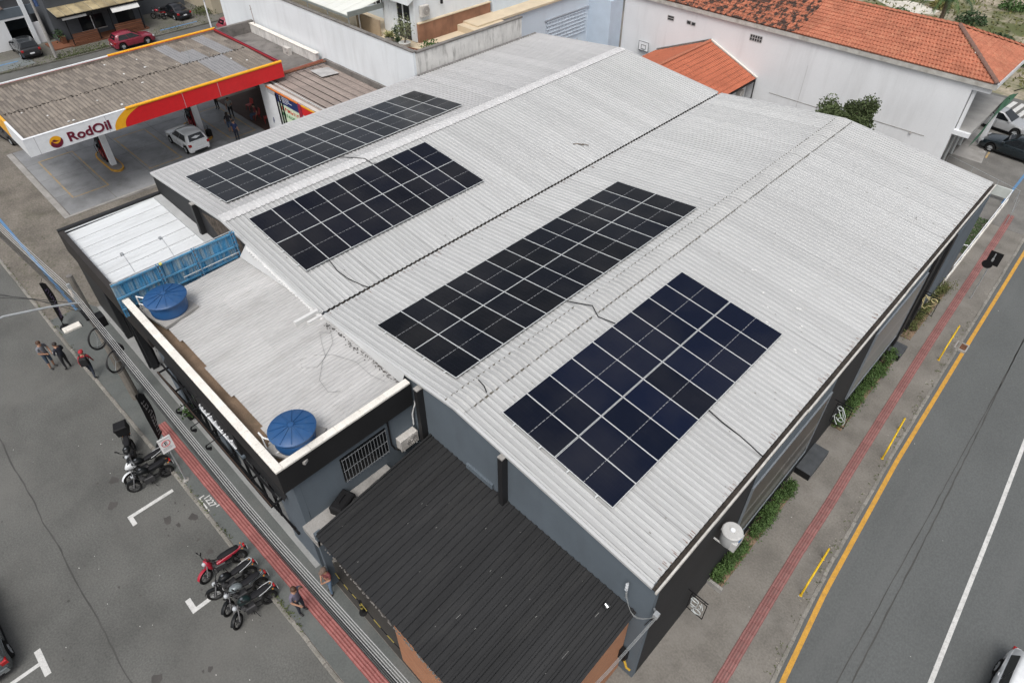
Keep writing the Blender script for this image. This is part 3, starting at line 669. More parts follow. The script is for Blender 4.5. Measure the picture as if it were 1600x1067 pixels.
solar_array(1.285, -5.94, 9, 1, 'navy blue array of 18 panels nearest the avenue', (1.0, 1.35, 2.0), .03)

# ------------------------------------------------------------------ street annex with the flat fibre-cement roof
annex = thing('street_annex', 'slate grey annex with white coping, black fascia and flat pale corrugated roof', 'building', (0, 0, 0))
def warp_sheet(x0, x1, y0, y1, z0, z1, pitch, kind, amp, mt, parent, name='roof_sheet'):
    """ribs along y; z0(x), z1(x) heights of the two ends"""
    pr_ = ribs(x1-x0, pitch, kind, amp); k = len(pr_)
    b = MB().add([(x0+o, y0, z0(x0+o)+h) for o, h in pr_] + [(x0+o, y1, z1(x0+o)+h) for o, h in pr_], [(i, i+1, k+i+1, k+i) for i in range(k-1)])
    return b.build(name, mt, parent, 35)
MB().box(-13.9, -2.45, -11.85, -11.62, 3.55, 5.36).box(-4.3, -2.45, -11.851, -11.63, -.1, 3.55).box(-9.6, -8.9, -11.851, -11.63, -.1, 3.55).box(-13.9, -13.2, -11.851, -11.63, -.1, 3.55).build('street_wall', wallgrey, annex)
MB().box(-2.68, -2.45, -11.615, -6.86, -.1, 5.36).build('side_wall', wallgrey, annex)
MB().box(-13.9, -13.67, -11.615, -6.86, -.1, 5.9).build('side_wall', wallgrey, annex)
for x0, x1 in ((-13.2, -9.6), (-8.9, -4.3)):
    w = MB().box(x0+.03, x1-.03, -11.74, -11.70, .02, 3.53).build('shop_window', winglass, annex)
    for q in range(5): MB().box(lerp(x0+.03, x1-.09, q/4), lerp(x0+.03, x1-.09, q/4)+.06, -11.79, -11.742, .02, 3.53).build('mullion', blackmetal, w)
# fascia and coping
MB().box(-13.95, -2.28, -12.2, -12.0, 5.36, 6.47).box(-2.48, -2.28, -11.998, -6.96, 5.36, 6.47).box(-13.9, -2.5, -11.995, -11.87, 5.30, 5.42).build('fascia', fasciam, annex)
nc = 11
for i in range(nc):
    x0 = lerp(-13.95, -2.245, i/nc); x1 = lerp(-13.95, -2.245, (i+1)/nc) - .005
    MB().cbox(x0, x1, -12.235, -11.965, 6.472, 6.55 + random.uniform(0, .006), .012).build('coping_stone', coping, annex)
for i in range(5):
    y0 = lerp(-11.96, -6.97, i/5); y1 = lerp(-11.96, -6.97, (i+1)/5) - .005
    MB().cbox(-2.515, -2.245, y0, y1, 6.472, 6.55 + random.uniform(0, .006), .012).build('coping_stone', coping, annex)
MB().box(-13.9, -2.52, -11.96, -11.3, 5.86, 5.92).build('box_gutter', gutterbrown, annex)
nr = 11
for i in range(nr):
    x0 = lerp(-13.6, -2.6, i/nr); x1 = lerp(-13.6, -2.6, (i+1)/nr) + .03; dz = random.uniform(0, .012); st = -.10 if i in (1, 2, 5, 6, 9) else 0
    zb = lambda x: min(roofz(x) - .06, 6.24) + dz
    ym = -9.15 + random.uniform(-.1, .1)
    zf = lambda x: 6.06 + dz
    zm = lambda x: lerp(zf(x), zb(x), (ym+11.45)/(YF+11.45))
    warp_sheet(x0, x1, -11.45 + st, ym, zf, lambda x: zm(x), .177, 'wave', .030, fibre, annex)
    warp_sheet(x0, x1, ym-.08, YF-.02, lambda x: zm(x)+.014, lambda x: zb(x)+.014, .177, 'wave', .030, fibre, annex)
# sloping flashing between the hall edge and the flat roof
xs_f = [-13.55 + i*.55 for i in range(21)]
b = MB(); fl0 = [(x, YF-.045, roofz(x)+.02) for x in xs_f]; fl1 = [(x, YF - .07 - .42*max(0, min(1, (roofz(x)-6.2)/.6))*(1 if x < XV else .35), min(roofz(x), 6.30)+.015) for x in xs_f]
b.add(fl0 + fl1, [(i, i+1, 22+i, 21+i) for i in range(20)]); b.build('roof_flashing', roofw, annex)
# debris along the joint with the hall
b = MB()
for i in range(150):
    x0 = random.uniform(-7.3, -2.6); r0 = random.uniform(.008, .026); b.ell((x0, YF-.20-abs(random.gauss(0, .08)), min(roofz(x0), 6.29)+.02), (r0*1.5, r0, r0*.6), 5, 2, 0)
o = b.build('roof_debris', gutterdirt, annex); o['kind'] = 'stuff'
# loose wire on the flat roof
tag(MB().tube([(-3.0, -7.5, 6.42), (-3.7, -7.65, 6.38), (-4.6, -7.6, 6.34), (-5.6, -7.95, 6.27), (-6.1, -8.4, 6.22), (-6.3, -8.9, 6.2), (-5.9, -9.1, 6.2), (-5.5, -8.7, 6.22), (-5.7, -8.2, 6.26), (-6.4, -7.9, 6.27), (-7.0, -7.6, 6.25), (-6.6, -7.35, 6.3), (-6.1, -7.6, 6.3), (-5.6, -8.4, 6.25), (-4.9, -9.0, 6.22), (-4.2, -9.1, 6.22), (-3.9, -8.8, 6.25)], .007, 5).build('loose_wire', plain('grey_wire', (.16, .16, .16), .6), None, True), 'thin grey wire curled loosely on the flat corrugated roof', 'wire')
# barred window, conduit and pipework on the side wall over the shed
w = MB().box(-2.452, -2.425, -10.10, -8.18, 3.66, 4.96).build('barred_window', plain('window_dark', (.006, .007, .008), .3), annex)
for k in range(15): MB().cyl((-2.36, -10.05+k*.131, 3.66), (-2.36, -10.05+k*.131, 4.96), .011, n=6).build('window_bar', mat('bar_grey', (.20, .21, .22), .6), w)
for zz in (3.72, 4.3, 4.9): MB().cyl((-2.37, -10.08, zz), (-2.37, -8.2, zz), .011, n=6).build('window_bar', mat('bar_grey', (.20, .21, .22), .6), w)
MB().tube([(-2.42, -7.95, 5.4), (-2.40, -8.05, 5.2), (-2.40, -8.05, 3.9), (-2.38, -7.95, 3.6), (-2.2, -7.8, 3.5)], .035, 8).build('conduit', blackplast, annex, True)
MB().box(-2.449, -1.56, -12.0, -8.4, 2.72, 3.02).build('ledge', concrete, annex)
# script sign on the street front: white strokes that read as handwriting, too foreshortened to make out
b = MB(); random.seed(21); xx = -8.55
while xx < -5.95:
    h = random.choice([.30, .36, .62, .34, .55]); w_ = random.uniform(.16, .24); z0 = 4.42
    path = []
    for q in range(9):
        t_ = q/8; path.append((xx + w_*(t_ + .25*math.sin(t_*6.3)), -12.235, z0 + h*max(0, math.sin(t_*PI*1.25))*(.8+.2*math.cos(t_*5)) + .04*t_))
    b.tube(path, .033, 5); xx += w_*.95
b.tube([(-8.5, -12.235, 4.34), (-7.6, -12.235, 4.30), (-6.6, -12.235, 4.36), (-5.85, -12.235, 4.42)], .022, 5)
b.build('script_lettering', white, annex, True)
MB().box(-8.9, -5.7, -12.20, -12.12, 4.15, 5.30).build('sign_board', fasciam, annex)
MB().box(-8.95, -5.6, -12.22, -12.10, 4.03, 4.12).build('sign_ledge', wallgrey, annex)
for xa in (-8.3, -7.15, -6.02):
    l_ = MB().cyl((xa, -12.21, 5.27), (xa-.02, -13.0, 5.18), .018, n=6).build('lamp_arm', blackmetal, annex)
    MB().tube([(xa-.02, -13.0, 5.19), (xa-.02, -13.05, 5.12), (xa-.02, -13.04, 5.0)], .03, 6).cyl((xa-.02, -13.05, 5.03), (xa-.02, -12.93, 4.93), .035, .075, 8).build('lamp_head', blackmetal, l_)
# black steel awning frame along the shop front
frm = thing('shop_awning', 'black steel awning with diagonal struts along the shop front', 'awning', (0, 0, 0))
for z_, y_ in ((3.82, -12.16), (3.52, -12.42)): MB().box(-12.6, -3.5, y_-.035, y_+.035, z_-.035, z_+.035).build('rail', blackmetal, frm)
MB().box(-12.6, -3.5, -12.44, -12.40, 3.555, 3.57).build('rail_trim', mat('trim_brown', (.055, .035, .026), .7), frm)
for k in range(7):
    xx = -12.55 + k*1.5; MB().box(xx-.03, xx+.03, -12.42, -11.86, 3.49, 3.55).build('strut', blackmetal, frm)
    if k < 6: MB().cyl((xx, -12.42, 3.5), (xx+1.3, -11.9, 1.2), .03, n=6).build('strut', blackmetal, frm)
MB().box(-12.6, -3.5, -11.95, -11.88, 1.12, 1.2).build('rail', blackmetal, frm)
MB().extr([(-13.0, -12.0, 3.5), (-3.4, -12.0, 3.5), (-3.4, -11.87, 3.7), (-13.0, -11.87, 3.7)], (0, 0, .03)).build('cover_strip', fasciam, frm)
# potted plants by the shop door
t = thing('planter_plant', 'leafy plant in a dark pot beside the shop front glass', 'plant', (-12.8, -12.0, 0))
MB().lathe([(.11, 0), (.17, .3), (.18, .32), (.14, .31)], n=12).build('pot', blackplast, t)
b = MB()
for _ in range(90): leaf(b, (random.gauss(0, .14), random.gauss(0, .14), .55 + random.gauss(0, .18)), .17)
b.build('foliage', leafm, t)

# ------------------------------------------------------------------ water tanks
def tank(loc, r, h, label, rz):
    t = thing('water_tank', label, 'water tank', loc, rz, 'blue water tanks')
    MB().lathe([(r*.86, 0), (r*.90, .12), (r*.885, .15), (r*.93, .38), (r*.91, .41), (r*.965, h*.92), (r, h-.04), (r, h)], n=32).build('body', bluetank, t, 40)
    l = MB().lathe([(r*1.03, h-.05), (r*1.045, h+.01), (r*1.0, h+.045), (r*.5, h+.11), (r*.14, h+.165), (r*.13, h+.20), (r*.05, h+.21)], n=32).build('lid', bluetank, t, 40)
    for k in range(12):
        a = 2*PI*k/12; c_, s_ = math.cos(a), math.sin(a); n_ = (-s_*.014, c_*.014)
        p0 = (r*.16*c_, r*.16*s_, h+.165); p1 = (r*.98*c_, r*.98*s_, h+.048)
        b = MB().add([(p0[0]+n_[0], p0[1]+n_[1], p0[2]-.01), (p0[0]-n_[0], p0[1]-n_[1], p0[2]-.01), (p1[0]-n_[0], p1[1]-n_[1], p1[2]-.01), (p1[0]+n_[0], p1[1]+n_[1], p1[2]-.01),
                      (p0[0]+n_[0], p0[1]+n_[1], p0[2]+.025), (p0[0]-n_[0], p0[1]-n_[1], p0[2]+.025), (p1[0]-n_[0], p1[1]-n_[1], p1[2]+.02), (p1[0]+n_[0], p1[1]+n_[1], p1[2]+.02)],
                     [(0, 1, 2, 3), (4, 5, 6, 7), (0, 1, 5, 4), (1, 2, 6, 5), (2, 3, 7, 6), (3, 0, 4, 7)])
        b.build('lid_rib', bluetank, l)
    MB().box(-r*.98, r*.98, -r*.98, r*.98, -.12, -.005).build('base_slab', concrete, t)
    return t
tank((-12.42, -11.02, 6.24), .78, .66, 'blue water tank with ribbed lid on the flat roof beside the blue billboard', .2)
tank((-3.18, -11.02, 6.22), .74, .62, 'blue water tank with ribbed lid in the white coping corner over the shed', .5)
pv = plain('white_pvc', (.68, .68, .67), .5)
t = thing('tank_pipework', 'white PVC pipes beside the tank next to the billboard', 'pipes', (-13.35, -11.5, 6.1))
MB().tube([(-.25, -.25, .1), (-.25, -.25, .55), (.1, -.05, .55), (.35, .1, .55)], .03, 8).build('pipe', pv, t, True); MB().tube([(.0, -.3, .1), (.0, -.3, .35), (.4, -.1, .35)], .025, 8).build('pipe', pv, t, True); MB().box(-.2, .3, -.35, .1, -.1, .06).build('support', concrete, t)
t = thing('tank_pipework', 'white PVC pipes beside the tank in the coping corner', 'pipes', (-3.6, -11.65, 6.0))
MB().tube([(-.55, -.12, .42), (-.25, -.12, .42), (.2, .1, .42)], .03, 8).build('pipe', pv, t, True); MB().tube([(-.35, -.12, .42), (-.25, -.15, .2), (-.1, -.18, .12), (.35, -.16, .12), (.5, 0, .3)], .025, 8).build('pipe', pv, t, True)
b = MB(); b.cyl((-.15, 0, .15), (.45, .05, .15), .07, n=10)
for k in range(6): b.torus((-.12+k*.1, 0.002*k, .15), (1, .05, 0), .075, .012, 12, 5)
b.build('hose_coil', mat('hose_grey', (.33, .33, .33), .6), t)

# ------------------------------------------------------------------ low annex with white panel roof
low = thing('corner_annex', 'low black annex with a bright white panel roof beside the petrol station', 'building', (0, 0, 0))
MB().box(-23.75, -14.05, -11.72, -7.0, 4.56, 4.70).build('roof_deck', blackmetal, low)
for i in range(10):
    x0 = -23.73 + i*.965
    zf = lambda x: 4.74; zb = lambda x: 4.84
    warp_sheet(x0 + .012, x0 + .953, -11.74, -7.28, zf, zb, .94, 'seam', .028, whiteroof, low, 'roof_panel')
MB().box(-23.73, -14.05, -7.27, -6.86, 4.80, 4.93).build('back_flashing', mat('flashing_grey', (.40, .41, .41), .5, var=.1), low)
MB().box(-23.98, -23.76, -12.0, -6.86, 3.72, 5.02).build('fascia', fasciam, low)
MB().box(-23.755, -13.96, -12.0, -11.76, 3.72, 4.98).build('fascia', mat('fascia_brown', (.030, .026, .024), .6, var=.15), low)
MB().box(-23.76, -23.70, -11.76, -6.88, 4.86, 4.90).build('edge_trim', whiteroof, low)
b = MB()
for i in range(60): 
    xx = random.uniform(-23.6, -14.2); b.box(xx, xx+random.uniform(.02, .1), -11.76, -11.72, 4.752, 4.778)
b.build('rust_marks', rust, low)
MB().box(-23.9, -23.7, -11.7, -7.0, -.1, 3.72).build('wall', wallblack, low)
MB().box(-23.69, -14.0, -8.2, -8.0, -.1, 3.7).build('wall', wallblack, low)
MB().box(-23.7, -13.95, -11.7, -7.0, 3.60, 3.715).build('soffit', wallblack, low)
for xx in (-20.3, -17.2): MB().box(xx-.14, xx+.14, -11.9, -11.62, -.1, 3.6).build('column', wallblack, low)
MB().box(-23.9, -20.44, -11.86, -11.70, -.1, 3.6).build('shutter', plain('shutter_black', (.010, .010, .011), .5), low)
MB().extr([(-17.35, -11.95, 3.55), (-17.35, -12.0, 0.02), (-17.25, -12.0, 0.02), (-17.25, -11.95, 3.55)], (0, .5, 0)).build('door_leaf', wallblack, low)

# ------------------------------------------------------------------ billboard seen from behind
bb = thing('billboard', 'weathered blue billboard seen from behind between the white and grey roofs', 'billboard', (0, 0, 0))
yb0, yb1 = -12.36, -7.16
npn = 13
for i in range(npn):
    y0 = lerp(yb0, yb1, i/npn); y1 = lerp(yb0, yb1, (i+1)/npn) + .012
    b = MB(); pr_ = ribs(y1-y0, .10, 'trap', .014); k = len(pr_); zb_ = lambda y: lerp(6.05, 5.86, (y-yb0)/(yb1-yb0))
    b.add([(-13.94+h, y0+o, zb_(y0)-.35) for o, h in pr_] + [(-13.94+h, y0+o, 7.36) for o, h in pr_], [(j, j+1, k+j+1, k+j) for j in range(k-1)])
    b.build('panel', bluepanel, bb)
for z_, r_ in ((7.34, .035), (6.68, .035), (6.12, .03)): MB().box(-13.915, -13.86, yb0, yb1, z_-r_, z_+r_).build('bar', bluebar, bb)
MB().box(-13.84, -13.81, yb0+2.6, yb1-.05, 6.36, 6.39).build('bar', alu, bb)
for yy in (-10.5, -9.0, -7.3):
    p_ = MB().cyl((-13.84, yy-.07, 5.5), (-13.84, yy-.07, 7.5), .022, n=6).cyl((-13.62, yy+.02, 5.5), (-13.82, yy+.02, 7.5), .022, n=6).build('post', bluebar, bb)
    b = MB()
    for k in range(9): b.cyl((-13.83, yy-.06, 5.7+k*.2), (lerp(-13.63, -13.8, k/9), yy+.02, 5.8+k*.2), .010, n=4)
    b.build('lacing', rust, p_)
MB().cyl((-13.8, -10.45, 7.42), (-13.8, -10.35, 7.46), .06, n=8).build('junction', plain('yellow_box', (.5, .45, .1), .5), bb)
for yy in (-11.34, -9.76):
    a_ = MB().tube([(-13.92, yy, 7.38), (-14.25, yy, 7.65), (-14.65, yy+.02, 7.80), (-15.0, yy+.03, 7.82)], .016, 6).build('lamp_arm', galv, bb, True)
    MB().box(-15.14, -14.98, yy-.03, yy+.09, 7.72, 7.79).cyl((-15.0, yy, 7.8), (-15.14, yy+.06, 7.75), .04, n=6).build('lamp_head', galv, a_)
MB().tube([(-13.95, yb0, 7.40), (-13.95, yb1, 7.42)], .025, 6).build('top_tube', galv, bb)

# ------------------------------------------------------------------ black-roofed shed with brick walls
shed = thing('brick_shed', 'brick shed with a dark ribbed metal roof against the grey gable wall', 'building', (0, 0, 0))
def brickmat():
    m = bpy.data.materials.new('brickwork'); m.use_nodes = True; N = m.node_tree.nodes; L = m.node_tree.links; b = N['Principled BSDF']
    tc = N.new('ShaderNodeTexCoord'); sp = N.new('ShaderNodeSeparateXYZ'); L.new(tc.outputs['Object'], sp.inputs[0])
    ad = N.new('ShaderNodeMath'); L.new(sp.outputs[0], ad.inputs[0]); L.new(sp.outputs[1], ad.inputs[1])
    cb_ = N.new('ShaderNodeCombineXYZ'); L.new(ad.outputs[0], cb_.inputs[0]); L.new(sp.outputs[2], cb_.inputs[1])
    br = N.new('ShaderNodeTexBrick'); br.inputs['Scale'].default_value = 1.0; br.inputs['Brick Width'].default_value = .24; br.inputs['Row Height'].default_value = .075; br.inputs['Mortar Size'].default_value = .008
    br.inputs['Color1'].default_value = (.36, .15, .07, 1); br.inputs['Color2'].default_value = (.44, .20, .10, 1); br.inputs['Mortar'].default_value = (.26, .17, .12, 1)
    L.new(cb_.outputs[0], br.inputs['Vector']); L.new(br.outputs['Color'], b.inputs['Base Color']); b.inputs['Roughness'].default_value = .9
    bp = N.new('ShaderNodeBump'); bp.inputs['Strength'].default_value = .6; bp.inputs['Distance'].default_value = .01; bp.invert = True
    L.new(br.outputs['Fac'], bp.inputs['Height']); L.new(bp.outputs['Normal'], b.inputs['Normal'])
    return m
brick = brickmat()
ns_ = 9
for i in range(ns_):
    x0 = lerp(-1.52, 7.74, i/ns_); x1 = lerp(-1.52, 7.74, (i+1)/ns_) + .02; dz = random.uniform(0, .008)
    warp_sheet(x0, x1, -11.98 + random.uniform(-.02, .02), YF+.04, lambda x: 3.50+dz, lambda x: 4.16+dz, .257, 'trap', .045, blackroof, shed)
MB().extr([(-1.56, -11.9, 3.2), (-1.56, YF+.05, 3.85), (-1.56, YF+.05, 4.24), (-1.56, -11.9, 3.55)], (.07, 0, 0)).build('side_flashing', blackroof, shed)
MB().box(2.3, 7.62, -11.80, -11.62, -.1, 3.42).build('wall', brick, shed)
MB().extr([(7.44, -11.615, -.1), (7.44, YF+.0, -.1), (7.44, YF+.0, 4.06), (7.44, -11.615, 3.46)], (.18, 0, 0)).build('wall', brick, shed)
MB().extr([(7.64, -11.9, 3.40), (7.64, YF+.02, 4.08), (7.64, YF+.02, 4.15), (7.64, -11.9, 3.50)], (.05, 0, 0)).build('verge_board', mat('mortar_strip', (.36, .33, .30), .9, var=.2, scale=5), shed)
b = MB()
for i in range(120):
    xx = random.uniform(-1.5, 7.7); b.ell((xx, -12.0-random.uniform(-.02, .02), 3.485), (random.uniform(.02, .06), .025, .02), 6, 2, 0)
o = b.build('eave_mortar', mat('mortar_grey', (.15, .14, .13), .9, var=.3, scale=5), shed); o['kind'] = 'stuff'
MB().box(-1.5, 7.6, -11.86, -11.72, 3.30, 3.44).build('eave_beam', fasciam, shed)
MB().box(-1.72, -1.56, -11.96, -11.72, -.1, 3.4).build('column', wallgrey, shed)
MB().box(-2.3, 7.4, -11.84, YF, -.15, 0.006).build('floor', mat('shed_floor', (.05, .047, .043), .9), shed)
b = MB()
random.seed(31)
for i in range(26):
    xx = random.uniform(-1.2, 7.4); yy = random.uniform(-11.7, -7.2); zz = lerp(3.50, 4.16, (yy+11.98)/(YF+.04+11.98)) + .052
    l_ = random.choice([.03, .04, .05, .05, .05, .25]) * random.uniform(.6, 1.3); w_ = random.uniform(.008, .016); dy = l_
    z2 = zz + dy*.13
    b.add([(xx, yy, zz), (xx+w_, yy, zz), (xx+w_+.01, yy+dy, z2), (xx+.01, yy+dy, z2)], [(0, 1, 2, 3)])
o = b.build('bird_lime', plain('lime_white', (.22, .22, .21), .9), shed); o['kind'] = 'stuff'
# chain barrier with its post under the shed eave
t = thing('chain_barrier', 'yellow and black chain barrier with a striped post under the shed eave', 'barrier', (0, 0, 0))
yb = plain('barrier_yellow', (.30, .24, .05), .6)
MB().lathe([(.15, 0), (.15, .03), (.06, .05), (.05, .2)], (0.03, -11.78, 0.0), 12).build('foot', rubber, t)
for k in range(5): MB().cyl((.03, -11.78, .2+k*.13), (.03, -11.78, .33+k*.13), .052, n=10).build('band', yb if k % 2 else blackplast, t)
for (xa, xb) in ((-1.5, .03), (.03, 2.3)):
    nseg = 12
    for q in range(nseg):
        f_ = lambda u: (lerp(xa, xb, u), -11.78, .78 - .28*4*u*(1-u)*.6)
        MB().cyl(f_(q/nseg), f_((q+1)/nseg), .015, n=6).build('chain_link', yb if (q//2) % 2 == 0 else blackplast, t)
# air conditioner on the side wall
def ac_box(loc, rz, label, w=.80, h=.58, d=.30):
    t = thing('air_conditioner', label, 'air conditioner', loc, rz)
    cw = mat('ac_casing', (.52, .50, .47), .6, var=.08, scale=5, dirt=(.3, .26, .22), dirt_amt=.5, dirt_scale=6)
    MB().cbox(-w/2, w/2, 0, d, 0, h, .02).build('casing', cw, t)
    g_ = MB().cyl((-w*.12, d, h*.5), (-w*.12, d+.012, h*.5), h*.40, n=24).build('fan_grille', plain('ac_grille', (.26, .25, .24), .6), t)
    for k in range(4): MB().torus((-w*.12, d+.016, h*.5), (0, 1, 0), h*(.10+.09*k), .006, 24, 4).build('grille_ring', cw, g_)
    MB().cyl((-w*.12, d+.012, h*.5), (-w*.12, d+.03, h*.5), h*.07, n=10).build('fan_hub', cw, g_)
    for s_ in (-1, 1): MB().box(s_*w*.36-.02, s_*w*.36+.02, -.02, d+.03, -.05, -.001).build('bracket', galv, t)
    return t
ac_box((-2.44, -7.42, 3.48), -PI/2, 'beige air conditioner on the grey side wall above the shed roof')
tag(MB().tube([(-2.40, -6.98, 4.15), (-2.38, -6.98, 4.75), (-2.36, -6.90, 5.05), (-2.3, -6.86, 5.3), (-2.36, -6.82, 5.42)], .030, 8).build('drain_pipe', pv, None, True), 'thin white pipe rising above the beige air conditioner', 'pipe')
t = thing('equipment_bag', 'black equipment case lying on the ledge beside the shed roof', 'bag', (-2.08, -10.55, 3.03), .35)
MB().cbox(-.26, .26, -.42, .42, 0, .42, .06).build('case_body', blackplast, t)
MB().cbox(.262, .31, -.36, .36, .05, .25, .015).build('front_pocket', plain('nylon_black', (.02, .02, .02), .8), t); MB().tube([(0, -.2, .41), (0, -.15, .5), (0, .15, .5), (0, .2, .41)], .02, 6).build('handle', blackplast, t); MB().box(.312, .32, .2, .34, .14, .2).build('tag', white, t)
t = thing('roof_lamp', 'small silver floodlight on the lower corner of the black shed roof', 'lamp', (6.95, -7.35, 4.12), .4)
MB().lathe([(.08, 0), (.08, .03), (.03, .04), (.03, .14)], n=10).build('base', blackmetal, t); MB().cyl((0, 0, .16), (.10, -.05, .10), .05, .075, n=12).build('head', chrome, t)
# electricity entry on the grey gable corner: bracket, insulators and service wires
t = thing('service_bracket', 'electricity service bracket with insulators on the corner of the grey wall', 'bracket', (0, 0, 0))
MB().cyl((7.35, YF-.02, 4.6), (7.35, YF-.08, 5.55), .025, n=8).build('rod', galv, t)
for k in range(3): MB().lathe([(.03, 0), (.05, .02), (.05, .05), (.03, .06), (.05, .08), (.03, .1)], (7.35, YF-.12, 5.2+k*.13), 10).build('insulator', clearlens, t)
MB().cyl((8.2, YF+.1, 5.0), (8.38, YF-.05, 5.1), .03, n=8).build('rod', galv, t); MB().box(8.30, 8.44, YF-.14, YF+.02, 5.03, 5.18).build('clamp', galv, t)
for k in range(3): MB().tube([(lerp(7.35, 8.36, q/8), YF-.14-.22*math.sin(PI*q/8), lerp(5.1+k*.14, 5.05+k*.03, q/8) - (.28+.12*k)*math.sin(PI*q/8)) for q in range(9)], .0055, 5).build('jumper_wire', plain('wire_grey', (.22, .23, .23), .5), t, True)
MB().tube([(8.1, YF+.02, 3.9), (8.2, YF-.03, 4.4), (8.33, YF-.05, 5.0)], .012, 5).build('stay', blackmetal, t)
for k in range(3):
    tag(MB().tube([(8.38+k*.03, YF-.08, 5.1+.03*k), (8.28+k*.03, -9.0, 5.02), (8.18+k*.03, -11.0, 5.25), (8.05+k*.03, -13.05, 6.3)], .007, 5).build('service_wire', plain('wire_white', (.28, .29, .29), .5), None, True), ['left', 'middle', 'right'][k] + ' of three pale service wires leaving the grey wall corner', 'wire', 'service wires at the wall corner')
t = thing('meter_box', 'black box with yellow cable at the foot of the grey corner wall', 'box', (7.75, YF-.12, 1.2))
MB().cbox(-.13, .13, -.08, .10, 0, .55, .02).build('casing', blackplast, t); MB().tube([(.1, -.05, .1), (.25, -.1, -.1), (.36, -.05, -.2)], .04, 6).build('cable', plain('cable_yellow', (.45, .28, .03), .5), t, True)
b = MB(); random.seed(8)
for _ in range(600): leaf(b, (random.uniform(7.75, 8.5), random.uniform(-10.6, -7.6), abs(random.gauss(0, .12))), .09)
tag(b.build('leaf_litter', mat('dead_leaves', (.075, .055, .035), .95, var=.4, scale=5)), 'brown leaf litter and weeds beside the brick shed wall', 'leaf litter', kind='stuff')

# ------------------------------------------------------------------ avenue side of the hall: banners, signs, hedges
def bannermat(name, base, mid, red_amt):
    m = bpy.data.materials.new(name); m.use_nodes = True; N = m.node_tree.nodes; L = m.node_tree.links; b = N['Principled BSDF']; b.inputs['Roughness'].default_value = .35
    tc = N.new('ShaderNodeTexCoord'); sp = N.new('ShaderNodeSeparateXYZ'); L.new(tc.outputs['Generated'], sp.inputs[0])
    cr = N.new('ShaderNodeValToRGB'); L.new(sp.outputs[2], cr.inputs[0])
    e = cr.color_ramp.elements; e[0].position = 0; e[0].color = (*base, 1); e[1].position = 1; e[1].color = (*mid, 1)
    for p_, c_ in ((.10, base), (.12, (.28, .28, .27)), (.26, (.24, .24, .235)), (.28, base), (.47, base), (.49, (.34, .34, .33)), (.53, (.30, .30, .29)), (.55, base), (.9, mid)):
        q = e.new(p_); q.color = (*c_, 1)
    nz = N.new('ShaderNodeTexNoise'); nz.inputs['Scale'].default_value = 22; nz.inputs['Detail'].default_value = 2
    mp = N.new('ShaderNodeMapping'); mp.inputs['Scale'].default_value = (1, 6, 3); L.new(tc.outputs['Generated'], mp.inputs['Vector']); L.new(mp.outputs[0], nz.inputs['Vector'])
    th = N.new('ShaderNodeMapRange'); th.inputs[1].default_value = .48; th.inputs[2].default_value = .52; L.new(nz.outputs['Fac'], th.inputs[0])
    mx = N.new('ShaderNodeMix'); mx.data_type = 'RGBA'; L.new(th.outputs[0], mx.inputs[0]); L.new(cr.outputs['Color'], mx.inputs[6]); mx.inputs[7].default_value = (*base, 1)
    nz2 = N.new('ShaderNodeTexNoise'); nz2.inputs['Scale'].default_value = 3.0; L.new(tc.outputs['Generated'], nz2.inputs['Vector'])
    th2 = N.new('ShaderNodeMapRange'); th2.inputs[1].default_value = .62; th2.inputs[2].default_value = .66; th2.inputs[4].default_value = red_amt; L.new(nz2.outputs['Fac'], th2.inputs[0])
    mx2 = N.new('ShaderNodeMix'); mx2.data_type = 'RGBA'; L.new(th2.outputs[0], mx2.inputs[0]); L.new(mx.outputs[2], mx2.inputs[6]); mx2.inputs[7].default_value = (.26, .05, .045, 1)
    L.new(mx2.outputs[2], b.inputs['Base Color']); return m
def wall_banner(y0, y1, z0, z1, label, mt):
    t = thing('wall_banner', label, 'banner', (8.17, 0, 0))
    MB().box(0, .05, y0+.06, y1-.06, z0+.06, z1-.06).build('print', mt, t)
    for q in ((y0, y1, z0, z0+.06), (y0, y1, z1-.06, z1), (y0, y0+.06, z0+.06, z1-.06), (y1-.06, y1, z0+.06, z1-.06)): MB().box(0, .075, *q).build('frame_bar', plain('banner_frame', (.17, .19, .21), .5), t)
    MB().box(0, .02, y0, y1, z1, z1+.7).build('top_panel', wallgrey, t)
wall_banner(-1.3, 4.6, 1.35, 5.0, 'large framed advertising banner nearest the round fan unit on the black wall', bannermat('banner_print_dark', (.055, .056, .05), (.05, .045, .04), .8))
wall_banner(8.5, 14.2, 1.35, 5.3, 'large pale framed advertising banner farther along the black avenue wall', bannermat('banner_print_pale', (.20, .205, .20), (.16, .15, .14), .7))
MB().box(8.165, 8.28, 14.6, 15.0, 0, 5.9).build('pilaster', fasciam, hall); MB().box(8.165, 8.28, 16.6, 17.2, 0, 5.9).build('pilaster', fasciam, hall)
MB().box(8.165, 8.20, 17.3, 22.8, 0, 5.6).build('grey_panel', wallgrey, hall)
for (x0, x1, y0, y1, lb) in ((8.17, 8.82, 4.5, 6.25, 'dark concrete doorstep slab under the near banner'), (8.16, 8.8, 14.2, 15.2, 'small dark doorstep slab beyond the pale banner')):
    t = thing('doorstep', lb, 'step', ((x0+x1)/2, (y0+y1)/2, 0)); MB().cbox(-(x1-x0)/2, (x1-x0)/2, -(y1-y0)/2, (y1-y0)/2, -.05, .38, .02).build('slab', mat('step_dark', (.055, .06, .065), .85, var=.2, scale=3), t); MB().box(-(x1-x0)/2+.01, (x1-x0)/2-.01, -(y1-y0)/2-.01, -(y1-y0)/2, 0, .36).build('riser', blackmetal, t)
t = thing('low_planter_edge', 'low dark concrete planter edge at the near end of the hedge', 'planter', (8.45, -2.25, 0)); MB().box(-.28, .3, -.06, .06, -.05, .26).build('edge', concrete, t)
